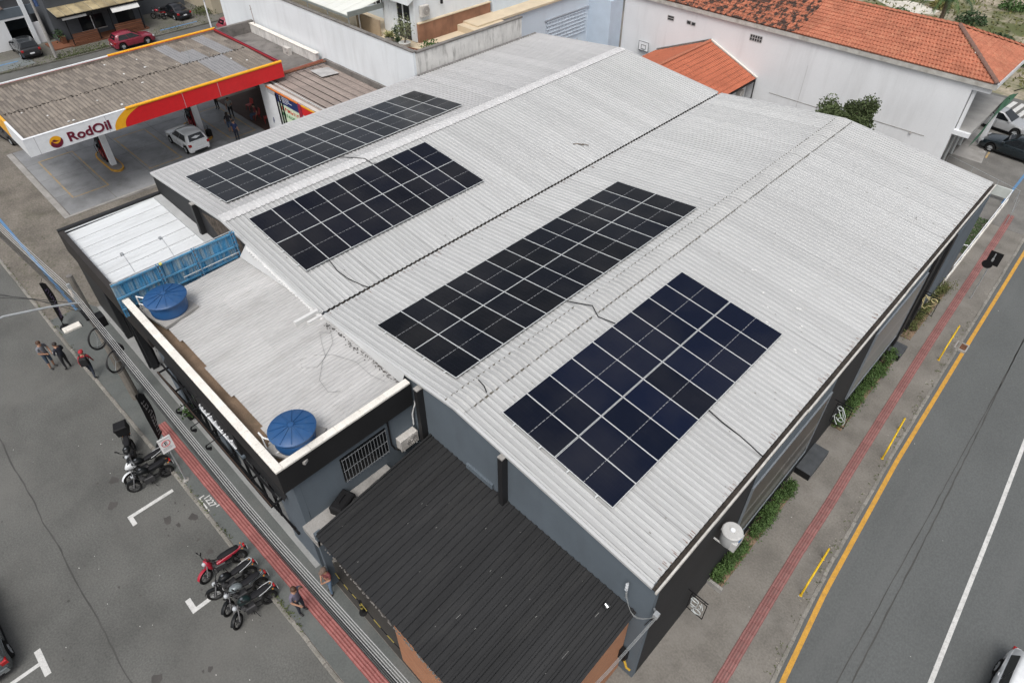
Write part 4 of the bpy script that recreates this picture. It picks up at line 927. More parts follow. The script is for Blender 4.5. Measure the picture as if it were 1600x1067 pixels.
# round fan unit on a bracket
t = thing('fan_unit', 'round white condenser with a top fan on a wall bracket above the hedge', 'air conditioner', (8.56, -3.25, 4.62)); t.scale = (.86, .86, .86)
sw_ = mat('condenser_white', (.46, .46, .45), .6, var=.08)
MB().lathe([(.33, 0), (.35, .03), (.35, .62), (.33, .66), (.30, .67)], n=24).build('drum', mat('condenser_fins', (.36, .37, .37), .55, var=.1, stretch=(1, 1, 20)), t, 40)
MB().lathe([(.37, .60), (.38, .66), (.34, .70), (.05, .70), (.05, .71)], n=24).build('top_ring', sw_, t, 40)
g_ = MB().cyl((0, 0, .70), (0, 0, .74), .09, n=12).build('fan_cap', white, t)
for k in range(12): MB().cyl((.08*math.cos(k*PI/6), .08*math.sin(k*PI/6), .715), (.35*math.cos(k*PI/6), .35*math.sin(k*PI/6), .69), .008, n=4).build('guard_wire', sw_, g_)
MB().box(.345, .36, -.12, .10, .35, .5).build('maker_label', plain('label_blue', (.05, .17, .42), .5), t)
for s_ in (-.25, .25): MB().box(-.46, .34, s_-.025, s_+.025, -.06, -.005).build('bracket', sw_, t)
MB().cbox(.16, .36, -.3, .3, 0, .45, .02).build('service_box', sw_, t)
# wrought outline signs hanging off the wall
def hang_sign(y, z, strokes, label, mt, w=.62, h=.95):
    t = thing('hanging_sign', label, 'sign', (8.17, y, z), group='outline signs on the black wall')
    MB().box(0, .75, -.015, .015, h+.12, h+.15).build('arm', blackmetal, t)
    for q in ((.12, .12+w, 0, .025), (.12, .12+w, h-.025, h), (.12, .145, .025, h-.025), (.095+w, .12+w, .025, h-.025)): MB().box(q[0], q[1], -.012, .012, q[2], q[3]).build('frame_bar', blackmetal, t)
    MB().box(.15, .17, -.01, .01, h, h+.12).box(.62, .64, -.01, .01, h, h+.12).build('hanger', blackmetal, t)
    b = MB()
    for st in strokes: b.tube([(.12 + u*w, -.02, v*h) for u, v in st], .017, 5)
    b.build('outline', mt, t)
arc = lambda cx, cz, rx, rz_, a0, a1, n=8: [(cx + rx*math.cos(R(lerp(a0, a1, i/n))), cz + rz_*math.sin(R(lerp(a0, a1, i/n)))) for i in range(n+1)]
silver = plain('sign_silver', (.50, .53, .53), .4)
hang_sign(-4.15, 1.15, [arc(.32, .82, .2, .1, 0, 360, 12), [(.12, .8), (.16, .45), (.48, .45), (.52, .8)], arc(.62, .62, .1, .12, -90, 90), arc(.6, .25, .22, .14, 0, 360, 12), [(.4, .3), (.3, .1), (.6, .06)], [(.7, .9), (.85, .6), (.8, .5)], [(.2, .3), (.35, .35)]], 'framed silver outline sign hanging nearest the wall corner', silver)
hang_sign(6.3, 1.9, [arc(.3, .85, .16, .1, 0, 360, 10), arc(.62, .35, .16, .1, 0, 360, 10), [(.42, .95), (.75, .65), (.9, .3), (.85, .15)], [(.3, .7), (.6, .45)], [(.15, .4), (.3, .2), (.5, .05)], [(.2, .5), (.1, .3)], [(.3, .35), (.5, .25)], [(.5, .8), (.7, .5)]], 'tangled silver outline sign hanging between the two banners', silver, .62, 1.1)
hang_sign(16.0, 2.0, [arc(.72, .84, .18, .1, 0, 300, 10), [(.1, .95), (.3, .9), (.45, .95)], [(.12, .9), (.2, .3), (.42, .25), (.5, .45)], [(.2, .85), (.45, .8)], [(.5, .45), (.7, .5), (.92, .75)], arc(.15, .7, .08, .14, 90, 270), [(.25, .92), (.27, .82)], [(.35, .92), (.37, .82)]], 'yellowish outline sign hanging at the far hedge', plain('sign_straw', (.55, .47, .24), .5), .72, 1.05)
def hedge(y0, y1, label, n, dens=leafm):
    t = thing('hedge', label, 'hedge', (8.42, (y0+y1)/2, 0), group='hedges along the avenue wall')
    MB().box(-.22, .24, -(y1-y0)/2, (y1-y0)/2, -.05, .06).build('soil', gutterbrown, t)
    b = MB(); random.seed(int(y0*10)+77)
    cl = [(random.gauss(0, .09), random.uniform(-(y1-y0)/2, (y1-y0)/2), random.uniform(.1, .75), random.uniform(.12, .24)) for _ in range(int((y1-y0)*9))]
    for _ in range(n):
        c_ = random.choice(cl); leaf(b, (c_[0]+random.gauss(0, c_[3]*.6), c_[1]+random.gauss(0, c_[3]*.7), max(.02, c_[2]+random.gauss(0, c_[3]*.7))), .085)
    b.build('foliage', dens, t)
    b = MB()
    for k in range(int((y1-y0)*4)):
        yy = random.uniform(-(y1-y0)/2, (y1-y0)/2); b.cyl((0, yy, 0), (random.gauss(0, .08), yy+random.gauss(0, .1), random.uniform(.3, .7)), .01, .004, 4)
    b.build('stems', bark, t)
hedge(-2.1, 3.6, 'green hedge below the banner nearest the round fan unit', 9000, mat('hedge_green', (.058, .105, .028), .7, var=.4, scale=2.5, fvar=.3))
hedge(8.0, 14.0, 'green hedge below the pale banner', 7000, mat('hedge_green', (.058, .105, .028), .7))
hedge(16.2, 22.2, 'patchy hedge with reddish tips at the far end of the black wall', 3600, mat('hedge_far', (.085, .10, .032), .75, var=.5, scale=1.2, dirt=(.14, .07, .035), dirt_amt=.8, dirt_scale=.8))
# glass-sided ramp and lawn strip at the far corner
t = thing('ramp_railing', 'white railing around the green strip at the far avenue corner of the hall', 'railing', (0, 0, 0))
MB().box(8.22, 8.30, 19.5, 34.2, .0, .30).build('low_wall', coping, t); MB().box(8.24, 8.28, 22.9, 34.2, .92, .97).build('top_rail', white, t); MB().box(7.2, 8.24, 34.1, 34.2, .3, .97).build('end_panel', mat('end_panel_pale', (.45, .48, .46), .7), t)
for k in range(8): MB().box(8.245, 8.275, 23.2+k*1.55, 23.24+k*1.55, .30, .92).build('baluster', white, t)
MB().tube([(8.15, 21.0, .8), (8.05, 23.2, .85), (7.95, 25.6, .85), (8.2, 25.7, .85)], .03, 6).build('handrail', white, t)
b = MB(); random.seed(4)
for _ in range(2200): leaf(b, (random.uniform(7.3, 8.1), random.uniform(26.0, 31.0), random.uniform(.01, .08)), .08)
tag(b.build('lawn_strip', leafm), 'narrow green grass strip behind the white railing', 'grass', kind='stuff')

# ------------------------------------------------------------------ petrol station
CX0, CX1, CY0, CY1 = -44.5, -34.3, -10.25, 6.9          # canopy plan
pad = struct(MB().prism([(-34.45, -10.0), (-34.0, -4.0), (-24.3, -3.9), (-24.3, 5.3), (-46.5, 5.3), (-46.5, -10.0)], -.2, 0.010), 'station_pad', darkconc)
xs = [-46.4, -43.4, -40.4, -37.4, -34.55]; ys = [-9.75, -6.8, -3.75, -.7, 2.3, 5.25]
for i in range(4):
    for j in range(5):
        me = MB().cbox(xs[i]+.015, xs[i+1]-.015, ys[j]+.015, ys[j+1]-.015, -.05, .022 + .0, .006).build('concrete_slab', padm, pad)
xs2 = [-34.5, -31.0, -27.6, -24.35]; ys2 = [-3.85, -.7, 2.3, 5.25]
for i in range(3):
    for j in range(3): MB().cbox(xs2[i]+.015, xs2[i+1]-.015, ys2[j]+.015, ys2[j+1]-.015, -.05, .022, .006).build('concrete_slab', padm, pad)
struct(MB().box(-34.55, -34.36, -10.15, -4.0, -.05, .018).box(-46.4, -34.56, -10.15, -9.8, -.05, .018), 'pad_kerb', concrete)
def outline(x0, x1, y0, y1, w=.10, nm='bay_outline'):
    b = MB().box(x0, x1, y0, y0+w, 0, .027).box(x0, x1, y1-w, y1, 0, .027).box(x0, x0+w, y0+w, y1-w, 0, .0265).box(x1-w, x1, y0+w, y1-w, 0, .0265)
    return struct(b, nm, paintyf)
outline(-43.6, -36.6, -8.9, -6.5); outline(-43.4, -36.8, -3.6, -1.2); outline(-43.2, -36.9, 2.7, 4.8)
can = thing('station_canopy', 'petrol station canopy with red, yellow and white fascia and a stained tan roof', 'canopy', (0, 0, 0))
ZB, ZT = 4.42, 5.5
MB().box(CX0+.2, CX1-.2, CY0+.2, CY1-.2, ZB+.05, ZB+.15).build('ceiling', white, can)
xm = (CX0+CX1)/2 + .3
nsh2 = 17; wy = (CY1-CY0-.36)/nsh2
random.seed(13)
for sg, xe in ((1, CX1-.16), (-1, CX0+.16)):
    run = abs(xe - xm) - .04; half = run/2
    m1 = sheet_mesh(half+.06, .06, wy+.02, wy/4, 'wave', .05, canopym, sg)
    for i in range(nsh2):
        for h_ in (0, 1):
            inst('roof_sheet', m1, can, (xm + sg*(.02 + h_*half), CY0+.18+i*wy, 5.38 - h_*.055 + (0.016 if h_ == 0 else 0) + random.uniform(0, .008)))
# newer grey sheets let into the old roof
greysheet = mat('fibre_cement_grey', (.215, .215, .22), .85, var=.12, stretch=(.5, 3, 1))
for o in list(can.children):
    pass
pick = [(1, 0, 13), (1, 1, 13), (1, 0, 14), (1, 1, 14), (-1, 0, 12), (-1, 1, 12), (-1, 0, 13), (-1, 0, 15), (-1, 1, 15)]
shs = [o for o in can.children if o.name.startswith('roof_sheet')]
gm = {}
for sg, h_, i in pick:
    o = shs[(0 if sg == 1 else nsh2*2) + i*2 + h_]
    if o.data not in gm:
        q = o.data.copy(); q.materials.clear(); q.materials.append(greysheet); gm[o.data] = q
    o.data = gm[o.data]
b = MB()
for i in range(320):
    y0 = random.uniform(CY0+.3, CY1-.3); x0 = xm + random.gauss(0, .10); r0 = random.uniform(.02, .08); b.ell((x0, y0, 5.40), (r0*.8, r0*1.5, .05), 6, 2, 0)
o = b.build('ridge_grime', gutterdirt, can); o['kind'] = 'stuff'
b = MB()
for i in range(14):
    x0 = random.uniform(CX0+.6, CX1-.6); y0 = random.uniform(CY0+1, CY1-1); b.ell((x0, y0, 5.42 - abs(x0-xm)*.022), (random.uniform(.05, .14), random.uniform(.05, .12), .03), 7, 2, 0)
b.build('sealant_dab', plain('sealant_white', (.72, .72, .71), .7), can)
for k in range(3): MB().cyl((xm-.8+.3*k, 2.6+1.4*k, 5.25), (xm-.8+.3*k, 2.6+1.4*k, 6.3 if k == 0 else 5.6), .015, n=5).build('roof_rod', galv, can)
# fascia: front (+x) in white, yellow and red; the other sides in yellow-edged red
front = CX1
YA, YC = -5.15, -4.45                       # where the white ends and the red begins at mid height
b = MB().box(front-.16, front, CY0, YA+.45, ZB, ZT); b.build('fascia_white', white, can)
b = MB().box(front-.16, front, YA+.452, CY1, ZB, ZT); b.build('fascia_red', red, can)
def arc_pts(y_in, bulge, n=12):
    return [(y_in + bulge*(1-math.sin(PI*(.5-.0+ .5*i/n))) , lerp(ZT, ZB, 0)) for i in range(n+1)]
# yellow crescent between white and red: curve leans right at the top
cl_ = []; cr_ = []
for i in range(13):
    t_ = i/12; z_ = lerp(ZB+.002, ZT-.002, t_)
    cl_.append((front+.006, YA - .12 + .95*(t_**2.2), z_)); cr_.append((front+.006, YC - .15 + 1.25*(t_**2.6), z_))
b = MB().add(cl_ + cr_, [(i, i+1, 14+i, 13+i) for i in range(12)]); b.build('fascia_crescent', yellow, can)
wfill = [(front+.0045, YA+.40, ZB+.004)] + [(front+.0045, q[1]+.01, q[2]) for q in cl_] + [(front+.0045, YA+.40, ZT-.004)]
b = MB(); 
for i in range(12): b.quad((front+.0032, YA+.30, cl_[i][2]), (front+.0032, max(cl_[i][1], YA+.301), cl_[i][2]), (front+.0032, max(cl_[i+1][1], YA+.301), cl_[i+1][2]), (front+.0032, YA+.30, cl_[i+1][2]))
b.build('fascia_white_edge', white, can)
b = MB()
for i in range(12): b.quad((front+.0045, cr_[i][1], cr_[i][2]), (front+.0045, YA+1.9, cr_[i][2]), (front+.0045, YA+1.9, cr_[i+1][2]), (front+.0045, cr_[i+1][1], cr_[i+1][2]))
b.build('fascia_red_edge', red, can)
MB().cyl((front-.04, YA+.9, ZT+.04), (front-.04, CY1, ZT+.04), .095, n=10).build('yellow_edge', yellow, can, True)
MB().box(front-.17, front+.01, CY0, YA+.9, ZT, ZT+.035).build('white_edge', white, can)
MB().box(CX0, CX1-.165, CY1-.14, CY1, ZB, ZT).build('fascia_red', red, can); MB().cyl((CX0, CY1-.06, ZT+.03), (CX1-.17, CY1-.06, ZT+.03), .06, n=8).build('red_edge', maroon, can)
MB().box(CX0, CX0+.14, CY0+.15, CY1-.145, ZB, ZT).build('fascia_red', red, can)
MB().box(CX0+.143, CX0+.16, CY0+.15, CY1-.15, 5.0, ZT-.02).build('inner_liner', canopym, can); MB().box(CX0+.17, CX1-.17, CY1-.16, CY1-.143, 5.0, ZT-.02).build('inner_liner', mat('liner_maroon', (.12, .03, .03), .8), can)
MB().cyl((CX0+.05, -1.5, ZT+.04), (CX0+.05, CY1, ZT+.04), .085, n=8).build('yellow_edge', yellow, can); MB().box(CX0, CX0+.14, CY0, -1.5, ZT, ZT+.07).build('white_edge', white, can)
MB().box(CX1-3.6, CX1-.165, CY0, CY0+.14, ZB, ZT).build('fascia_white', white, can); MB().box(CX0+.145, CX1-3.61, CY0, CY0+.14, ZB, ZT).build('fascia_yellow', yellow, can)
for yy in (-9.66, -5.6, -.6, 1.9): MB().box(front+.001, front+.0075, yy-.012, yy+.012, ZB, ZT).build('panel_joint', plain('joint_grey', (.4, .4, .42), .6), can)
# lettering and emblem
me = text_mesh('RodOil', .80, .015, maroon, weight=.022)
xsz = [v.co.x for v in me.vertices]; wd = max(xsz)-min(xsz)
o = bpy.data.objects.new('lettering', me); C.objects.link(o); o.parent = can; o.location = (front+.012, -8.0, 4.64); o.rotation_euler = (PI/2, 0, PI/2); o.scale = (2.5/wd, 1, 1)
em = MB(); n_ = 28; ey, ez, er = -8.66, 4.86, .37
em.add([(front+.012, ey + er*math.cos(2*PI*i/n_), ez + er*math.sin(2*PI*i/n_)) for i in range(n_)], [tuple(range(n_))])
e_ = em.build('emblem', yellow, can)
pts = [(ey + er*1.0*math.cos(R(a)), ez + er*math.sin(R(a))) for a in range(200, 391, 10)] + [(ey + er*(.95-.18*i), ez + er*(.45 - .75*math.sin(i*.33))) for i in range(1, 10)]
MB().add([(front+.016, y_, z_) for y_, z_ in pts], [tuple(range(len(pts)))]).build('emblem_crescent', maroon, e_)
pts = [(ey + er*(-.55 + .12*i), ez + er*(.30 + .16*math.sin(i*.62))) for i in range(10)] + [(ey + er*(.5 - .14*i), ez + er*(.14 - .12*math.sin(i*.45))) for i in range(8)]
MB().add([(front+.016, y_, z_) for y_, z_ in pts], [tuple(range(len(pts)))]).build('emblem_wave', maroon, e_)
# pillars, islands, pumps
pumpr = plain('pump_red', (.25, .015, .018), .4)
for py, lb in ((-5.2, 'fuel pump with red panel on the island nearest the street'), (1.5, 'fuel pump with red panel on the island behind the white hatchback')):
    p_ = MB().cbox(-39.25, -38.9, py-.18, py+.18, 0, ZB+.05, .01).build('pillar', white, can)
    isl = thing('pump_island', 'raised concrete pump island with yellow kerb, ' + ('street side' if py < 0 else 'store side'), 'kerb island', (-39.9, py, 0), group='pump islands')
    pl_ = [(1.55*(1 if c > 0 else -1)*min(1, .72+abs(c)*.28) + .45*c, .48*s) for c, s in [(math.cos(2*PI*i/16), math.sin(2*PI*i/16)) for i in range(16)]]
    MB().prism(pl_, 0, .15).build('kerb', painty, isl); MB().prism([(x*.93, y*.85) for x, y in pl_], .15, .158).build('top', darkconc, isl)
    pt = thing('fuel_pump', lb, 'fuel pump', (-40.1, py, .158), group='fuel pumps')
    MB().cbox(-.45, .45, -.24, .24, 0, 1.75, .04).build('cabinet', blackplast, pt)
    MB().box(-.40, .40, -.255, -.242, .35, 1.05).build('door_panel', pumpr, pt); MB().box(-.40, .40, .242, .255, .35, 1.05).build('door_panel', pumpr, pt)
    MB().box(.452, .465, -.2, .2, .2, 1.7).build('side_panel', pumpr, pt); MB().box(-.3, .3, -.257, -.242, 1.2, 1.6).build('display', winglass, pt)
    for s_ in (-1, 1):
        MB().tube([(.3*s_, -.26, 1.5), (.36*s_, -.42, 1.1), (.34*s_, -.4, .5), (.3*s_, -.28, .75), (.28*s_, -.27, 1.0)], .018, 6).build('hose', rubber, pt, True)
        MB().box(.25*s_-.03, .25*s_+.03, -.33, -.24, .95, 1.2).build('nozzle', blackplast, pt)
t = thing('fire_extinguisher', 'dark bin with upright handle beside the store-side pillar', 'bin', (-38.35, 1.75, .02)); MB().lathe([(.2, 0), (.22, .5), (.18, .6), (.08, .68)], n=12).build('body', blackplast, t); MB().cyl((0, 0, .66), (.05, 0, 1.0), .02, n=6).build('handle', blackmetal, t)

# store with the signs and its stained roof
store = thing('station_store', 'white station store with orange-edged parapet and stained brown roof', 'building', (0, 0, 0))
MB().box(-35.7, -24.25, 5.45, 5.65, -.1, 4.12).build('front_wall', white, store)
MB().box(-35.7, -35.5, 5.655, 11.1, -.1, 4.05).build('side_wall', white, store)
nsr = 7
for i in range(nsr):
    y0 = lerp(5.9, 10.9, i/nsr); y1 = lerp(5.9, 10.9, (i+1)/nsr)
    sm = sheet_mesh(11.2, .1, y1-y0+.06, .24, 'wave', .035, storeroof, 1); inst('roof_sheet', sm, store, (-35.4, y0, 4.06 - i*.015 + random.uniform(0, .01)))
MB().box(-35.72, -24.3, 5.42, 5.70, 4.122, 4.20).build('parapet_cap', mat('cap_offwhite', (.50, .46, .42), .7, var=.1), store)
MB().box(-35.75, -35.45, 5.71, 11.1, 4.06, 4.22).build('parapet_cap', mat('cap_rust', (.20, .06, .035), .8, var=.2), store)
MB().box(-35.45, -24.3, 10.95, 11.14, 3.95, 4.35).build('back_gutter', darkconc, store)
b = MB()
for i in range(46): b.box(-35.0+i*.22, -34.9+i*.22, 6.02, 6.14, 4.06, 4.14)
b.build('white_flashing', plain('sealant_white', (.72, .72, .71), .7), store)
MB().extr([(-34.6, 9.2, 4.13), (-32.9, 9.1, 4.13), (-32.7, 10.5, 4.10), (-34.3, 10.6, 4.10)], (0, 0, .02)).build('white_patch', mat('patch_grey', (.36, .355, .35), .8, var=.2), store)
b = MB()
for k in range(7): b.box(-35.3, -24.4, 6.35+k*.66, 6.375+k*.66, 4.04, 4.105-k*.012)
b.build('sheet_joint', gutterdirt, store)
MB().cyl((-35.2, 5.75, 4.26), (-35.0, 10.9, 4.3), .06, n=8).build('verge_pipe', rust, store)
# sign panels on the front wall
def sgn(x0, x1, z0, z1, mt, nm, d=.03): return MB().box(x0, x1, 5.45-d, 5.445, z0, z1).build(nm, mt, store)
sgn(-34.6, -30.3, 4.02, 4.11, plain('sign_orange', (.62, .17, .02), .4), 'orange_band', .10)
n1 = sgn(-33.4, -30.35, 3.32, 4.0, navy, 'navy_sign', .05); sgn(-34.5, -33.42, 3.62, 3.98, plain('sign_grey', (.42, .44, .47), .4), 'grey_sign', .04)
sgn(-30.32, -29.95, 2.9, 4.05, plain('sign_crimson', (.30, .02, .05), .4), 'crimson_edge', .08)
sgn(-29.9, -24.4, 3.35, 4.08, red, 'red_band', .04); sgn(-29.9, -24.4, 3.98, 4.09, yellow, 'yellow_band', .06)
sgn(-33.2, -29.98, 1.7, 3.25, pastel, 'pale_banner', .02)
for k in range(4): MB().box(-33.0, -33.0 + random.uniform(1.0, 1.9), 5.385, 5.396, 3.86-k*.12, 3.885-k*.12).build('text_line', white, n1)
# banner lettering: rows of red and green strokes, too small in the photograph to read
for zz, hh, mt, sd_ in ((2.82, .27, plain('banner_red', (.55, .06, .03), .5), 2), (2.38, .24, plain('banner_green', (.05, .22, .08), .5), 9)):
    b = MB(); random.seed(sd_); xx = -33.05
    while xx < -30.25:
        w_ = random.uniform(.09, .17)
        b.box(xx, xx+.035, 5.412, 5.424, zz, zz+hh)
        if random.random() < .8: b.box(xx+.036, xx+w_, 5.412, 5.424, zz+random.choice([0, hh*.42, hh*.82]), zz+hh*random.choice([.18, .6, 1.0])+.001)
        if random.random() < .5: b.box(xx+w_-.03, xx+w_, 5.413, 5.4235, zz, zz+hh)
        xx += w_ + random.choice([.05, .05, .14])
    b.build('banner_lettering', mt, store)
for xx in (-33.3, -32.9, -32.55): MB().box(xx-.035, xx+.035, 5.33, 5.40, 0, 3.9).build('sign_post', blackmetal, store)
b = MB().box(-34.75, -34.60, 5.43, 5.445, 1.3, 1.42).box(-34.72, -34.62, 5.43, 5.445, 1.42, 1.60).box(-34.78, -34.70, 5.43, 5.445, 1.15, 1.32); b.build('access_mark', navy, store)
# covered bay beside the store with its flat concrete roof
bay = thing('service_bay', 'open service bay with a flat dark concrete roof beside the store', 'building', (0, 0, 0))
MB().box(-46.0, -35.9, 7.05, 10.9, 3.75, 3.98).build('roof_slab', darkconc, bay)
MB().box(-46.0, -35.9, 10.6, 10.88, 3.982, 4.7).build('parapet', stained, bay); MB().box(-46.2, -35.8, 10.55, 10.93, 4.7, 4.76).build('parapet_cap', coping, bay); MB().box(-46.3, -46.0, 6.95, 11.0, 3.7, 4.9).build('parapet', darkconc, bay)
MB().box(-46.0, -35.72, 9.0, 9.2, 0, 3.75).build('back_wall', plain('bay_dark', (.05, .03, .025), .8), bay); MB().box(-36.05, -35.72, 5.5, 9.0, 0, .02).build('threshold', darkconc, bay)
MB().box(-44.2, -35.75, 5.32, 8.98, 0, .03).build('floor', mat('bay_floor', (.06, .035, .028), .7), bay)
MB().box(-43.2, -41.0, 8.9, 8.98, .8, 2.8).build('green_panel', plain('panel_green', (.12, .28, .18), .6), bay); MB().box(-40.9, -40.6, 8.6, 8.98, 0, 3.75).build('pillar', white, bay)
ac_box((-39.2, 10.2, 3.98), PI, 'white air conditioner on the flat service bay roof')
t = thing('fuel_sign_stand', 'white price stand on the far corner of the service bay roof', 'sign', (-46.4, 7.4, 3.9)); MB().box(-.1, .1, -.6, .6, 0, .7).build('panel', white, t); MB().box(-.06, .06, -.06, .06, -3.9, 0).build('post', galv, t)

# ------------------------------------------------------------------ back street with its houses
struct(MB().prism([(-64.3, -60), (-64.0, -5.7), (-63.6, 0), (-63.6, 18), (-63.2, 60), (-160, 60), (-160, -60)], -.34, -.004), 'far_pavement', mat('far_paving', (.125, .12, .105), .95, var=.2, scale=.5, fvar=.2, fine=8, bump=.4, dirt=(.075, .085, .045), dirt_amt=.7, dirt_scale=.5))
struct(MB().box(-67, -64.4, -12, -2.6, -.2, .004), 'driveway', mat('driveway_paver', (.15, .165, .165), .9, var=.12))
struct(MB().box(-66.2, -65.95, -12, -3.6, -.1, .012), 'blue_line', paintb)
struct(MB().box(-64.9, -64.7, 9.5, 13.5, -.1, .012), 'blue_line', paintb)
b = MB(); random.seed(41)
for _ in range(1500):
    y = random.choice([random.uniform(-12, 14), random.uniform(-1, 4)]); x = random.choice([random.gauss(-63.9, .12), random.gauss(-64.8, .5)])
    if x > -63.75: x = -63.75
    leaf(b, (x, y, random.uniform(.01, .10)), .13)
for _ in range(500): leaf(b, (random.gauss(-67.0, .8), random.gauss(15.6, .7), random.uniform(.02, .5)), .2)
tag(b.build('verge_grass', mat('verge_green', (.075, .09, .035), .85, var=.4)), 'rough grass and weeds along the far kerb of the back street', 'grass', kind='stuff')
# garage building
gar = thing('garage_building', 'white garage with an open dark doorway behind the black SUV', 'building', (0, 0, 0))
MB().box(-69.95, -69.75, -14, -2.62, -.1, 2.75).build('wall', greywhite, gar); MB().box(-69.95, -69.75, -2.62, -.85, 2.55, 2.75).build('lintel', greywhite, gar); MB().box(-69.95, -69.75, -.849, .35, -.1, 1.95).build('wall', greywhite, gar)
MB().box(-69.9, -69.55, -.84, -.48, -.1, 4.8).build('pilaster', whitewall, gar)
MB().box(-76, -75.8, -14, .35, -.1, 3.5).build('back_wall', wallgrey, gar); MB().box(-75.8, -69.96, -14, .2, -.1, .02).build('floor', plain('garage_floor', (.02, .02, .02), .9), gar)
MB().box(-75.8, -69.96, -14, .3, 2.8, 2.9).build('ceiling', wallblack, gar)
MB().box(-69.92, -69.72, -14, .3, 2.752, 3.6).build('upper_band', wallgrey, gar)
sm = sheet_mesh(6.5, -.9, 2.95, .22, 'wave', .06, mat('old_brown_tile', (.11, .075, .06), .9, var=.3, scale=2, fvar=.2), -1)
for k in range(4): inst('roof_sheet', sm, gar, (-69.6, -14.2+k*3.0, 3.62))
# dark house with awning, deck and railings
hs_ = thing('awning_house', 'dark grey house with a yellowed translucent awning and timber deck', 'building', (0, 0, 0))
MB().box(-78, -68.3, .9, 9.4, -.1, 4.6).build('wall', mat('house_slate', (.075, .082, .092), .85, var=.1), hs_); MB().box(-78.4, -68.0, .7, 9.6, 4.6, 4.85).build('roof', darkconc, hs_)
w = MB().box(-68.31, -68.26, 3.3, 5.6, .6, 1.9).build('window', winglass, hs_); MB().box(-68.26, -68.22, 4.42, 4.5, .6, 1.9).build('mullion', white, w); MB().box(-68.26, -68.2, 3.2, 5.7, .5, .6).build('sill', concrete, w)
w = MB().box(-68.31, -68.26, 6.8, 8.6, .3, 2.1).build('window', winglass, hs_)
MB().box(-68.25, -66.2, 1.4, 9.0, -.05, .12).build('deck', wood, hs_); MB().box(-69, -66.4, -.3, 1.38, -.05, .10).build('deck', wood, hs_)
awm = mat('awning_yellowed', (.33, .27, .16), .6, var=.35, scale=.9, fvar=.15, stretch=(.6, 1.2, 1), rnd=.15, dirt=(.10, .075, .05), dirt_amt=.8, dirt_scale=.8)
for k in range(10):
    y0 = 1.0 + k*.82
    MB().extr([(-65.9, y0+.03, 2.95), (-65.9, y0+.79, 2.95), (-69.4, y0+.79, 3.35), (-69.4, y0+.03, 3.35)], (0, 0, .04)).build('awning_panel', awm, hs_)
    MB().extr([(-65.9, y0-.02, 2.99), (-65.9, y0+.02, 2.99), (-69.4, y0+.02, 3.39), (-69.4, y0-.02, 3.39)], (0, 0, .03)).build('awning_bar', mat('awning_bar', (.30, .27, .20), .7), hs_)
MB().box(-65.98, -65.88, .95, 9.25, 2.80, 2.94).build('awning_beam', blackmetal, hs_)
for yy in (1.65, 4.2, 5.7, 8.6): MB().box(-66.3, -66.22, yy-.04, yy+.04, 0, 2.95).build('post', blackmetal, hs_)
MB().box(-66.05, -66.0, 1.4, 3.6, 2.55, 2.78).build('awning_blind', plain('blind_white', (.6, .6, .58), .8), hs_); MB().extr([(-66.0, 5.9, 2.75), (-66.0, 8.6, 2.75), (-65.7, 8.6, 2.35), (-65.7, 5.9, 2.35)], (.02, 0, .02)).build('awning_blind', plain('blind_white', (.6, .6, .58), .8), hs_)
for (a0, a1) in ((1.75, 4.1), (5.8, 8.5)):
    for k in range(6): MB().box(-66.28, -66.24, a0, a1, .15+k*.17, .28+k*.17).build('rail_board', wood, hs_)
MB().box(-68.6, -67.4, .95, 1.35, .1, .75).build('planter', wood, hs_)
b = MB()
for _ in range(160): leaf(b, (random.gauss(-68.0, .4), random.gauss(1.0, .2), .95+random.gauss(0, .2)), .22)
tag(b.build('planter_shrub', leafd), 'dark shrub in the timber planter left of the awning house', 'shrub')
yw = thing('yard_wall', 'long slate grey yard wall behind the black saloon', 'wall', (0, 0, 0)); MB().box(-71.3, -71.1, 9.65, 15.2, -.1, 3.3).build('panel', mat('house_slate', (.075, .082, .092), .85), yw)
cr = thing('cream_house', 'cream rendered house beyond the black saloon', 'building', (0, 0, 0)); MB().box(-76, -65.6, 15.9, 24, -.1, 5.5).build('wall', mat('cream_wall', (.42, .37, .28), .85, var=.06), cr); MB().box(-76.3, -65.3, 15.6, 24.3, 5.5, 5.7).build('roof', darkconc, cr)
MB().box(-65.72, -65.595, 17.1, 17.16, 0, 5.5).build('downpipe', concrete, cr)
# concrete lamp posts of the back street
def pole(loc, h, label, arm=True, lean=0.0):
    t = thing('utility_pole', label, 'pole', loc)
    MB().cyl((0, 0, -.1), (lean, 0, h), .15, .09, 8).build('shaft', concrete, t)
    MB().box(-.06+lean, .06+lean, -.9, .9, h-.55, h-.45).build('cross_arm', darkconc, t)
    for k in (-.8, -.3, .3, .8): MB().lathe([(.03, 0), (.06, .03), (.04, .08), (.06, .1), (.02, .15)], (lean, k, h-.45), 8).build('insulator', plain('porcelain', (.3, .28, .26), .3), t)
    return t
t = pole((-64.5, -.75, 0), 7.0, 'concrete utility pole beside the black SUV on the back street')
MB().cyl((-.1, .3, 4.6), (-.1, .3, 5.4), .18, n=10).build('transformer', plain('transformer_blue', (.05, .09, .2), .5), t)
MB().tube([(-.05, .1, 5.5), (-.3, .3, 6.1), (-.1, -.2, 6.6)], .03, 5).build('cable_loop', blackplast, t)
t = thing('marker_post', 'thin white post at the far corner of the station canopy', 'post', (-61.9, 13.7, 0)); MB().cyl((0, 0, 0), (0, 0, 2.6), .09, .07, 8).build('shaft', white, t); MB().lathe([(.09, 0), (.09, .1), (.02, .15)], (0, 0, 2.6), 8).build('cap', galv, t)

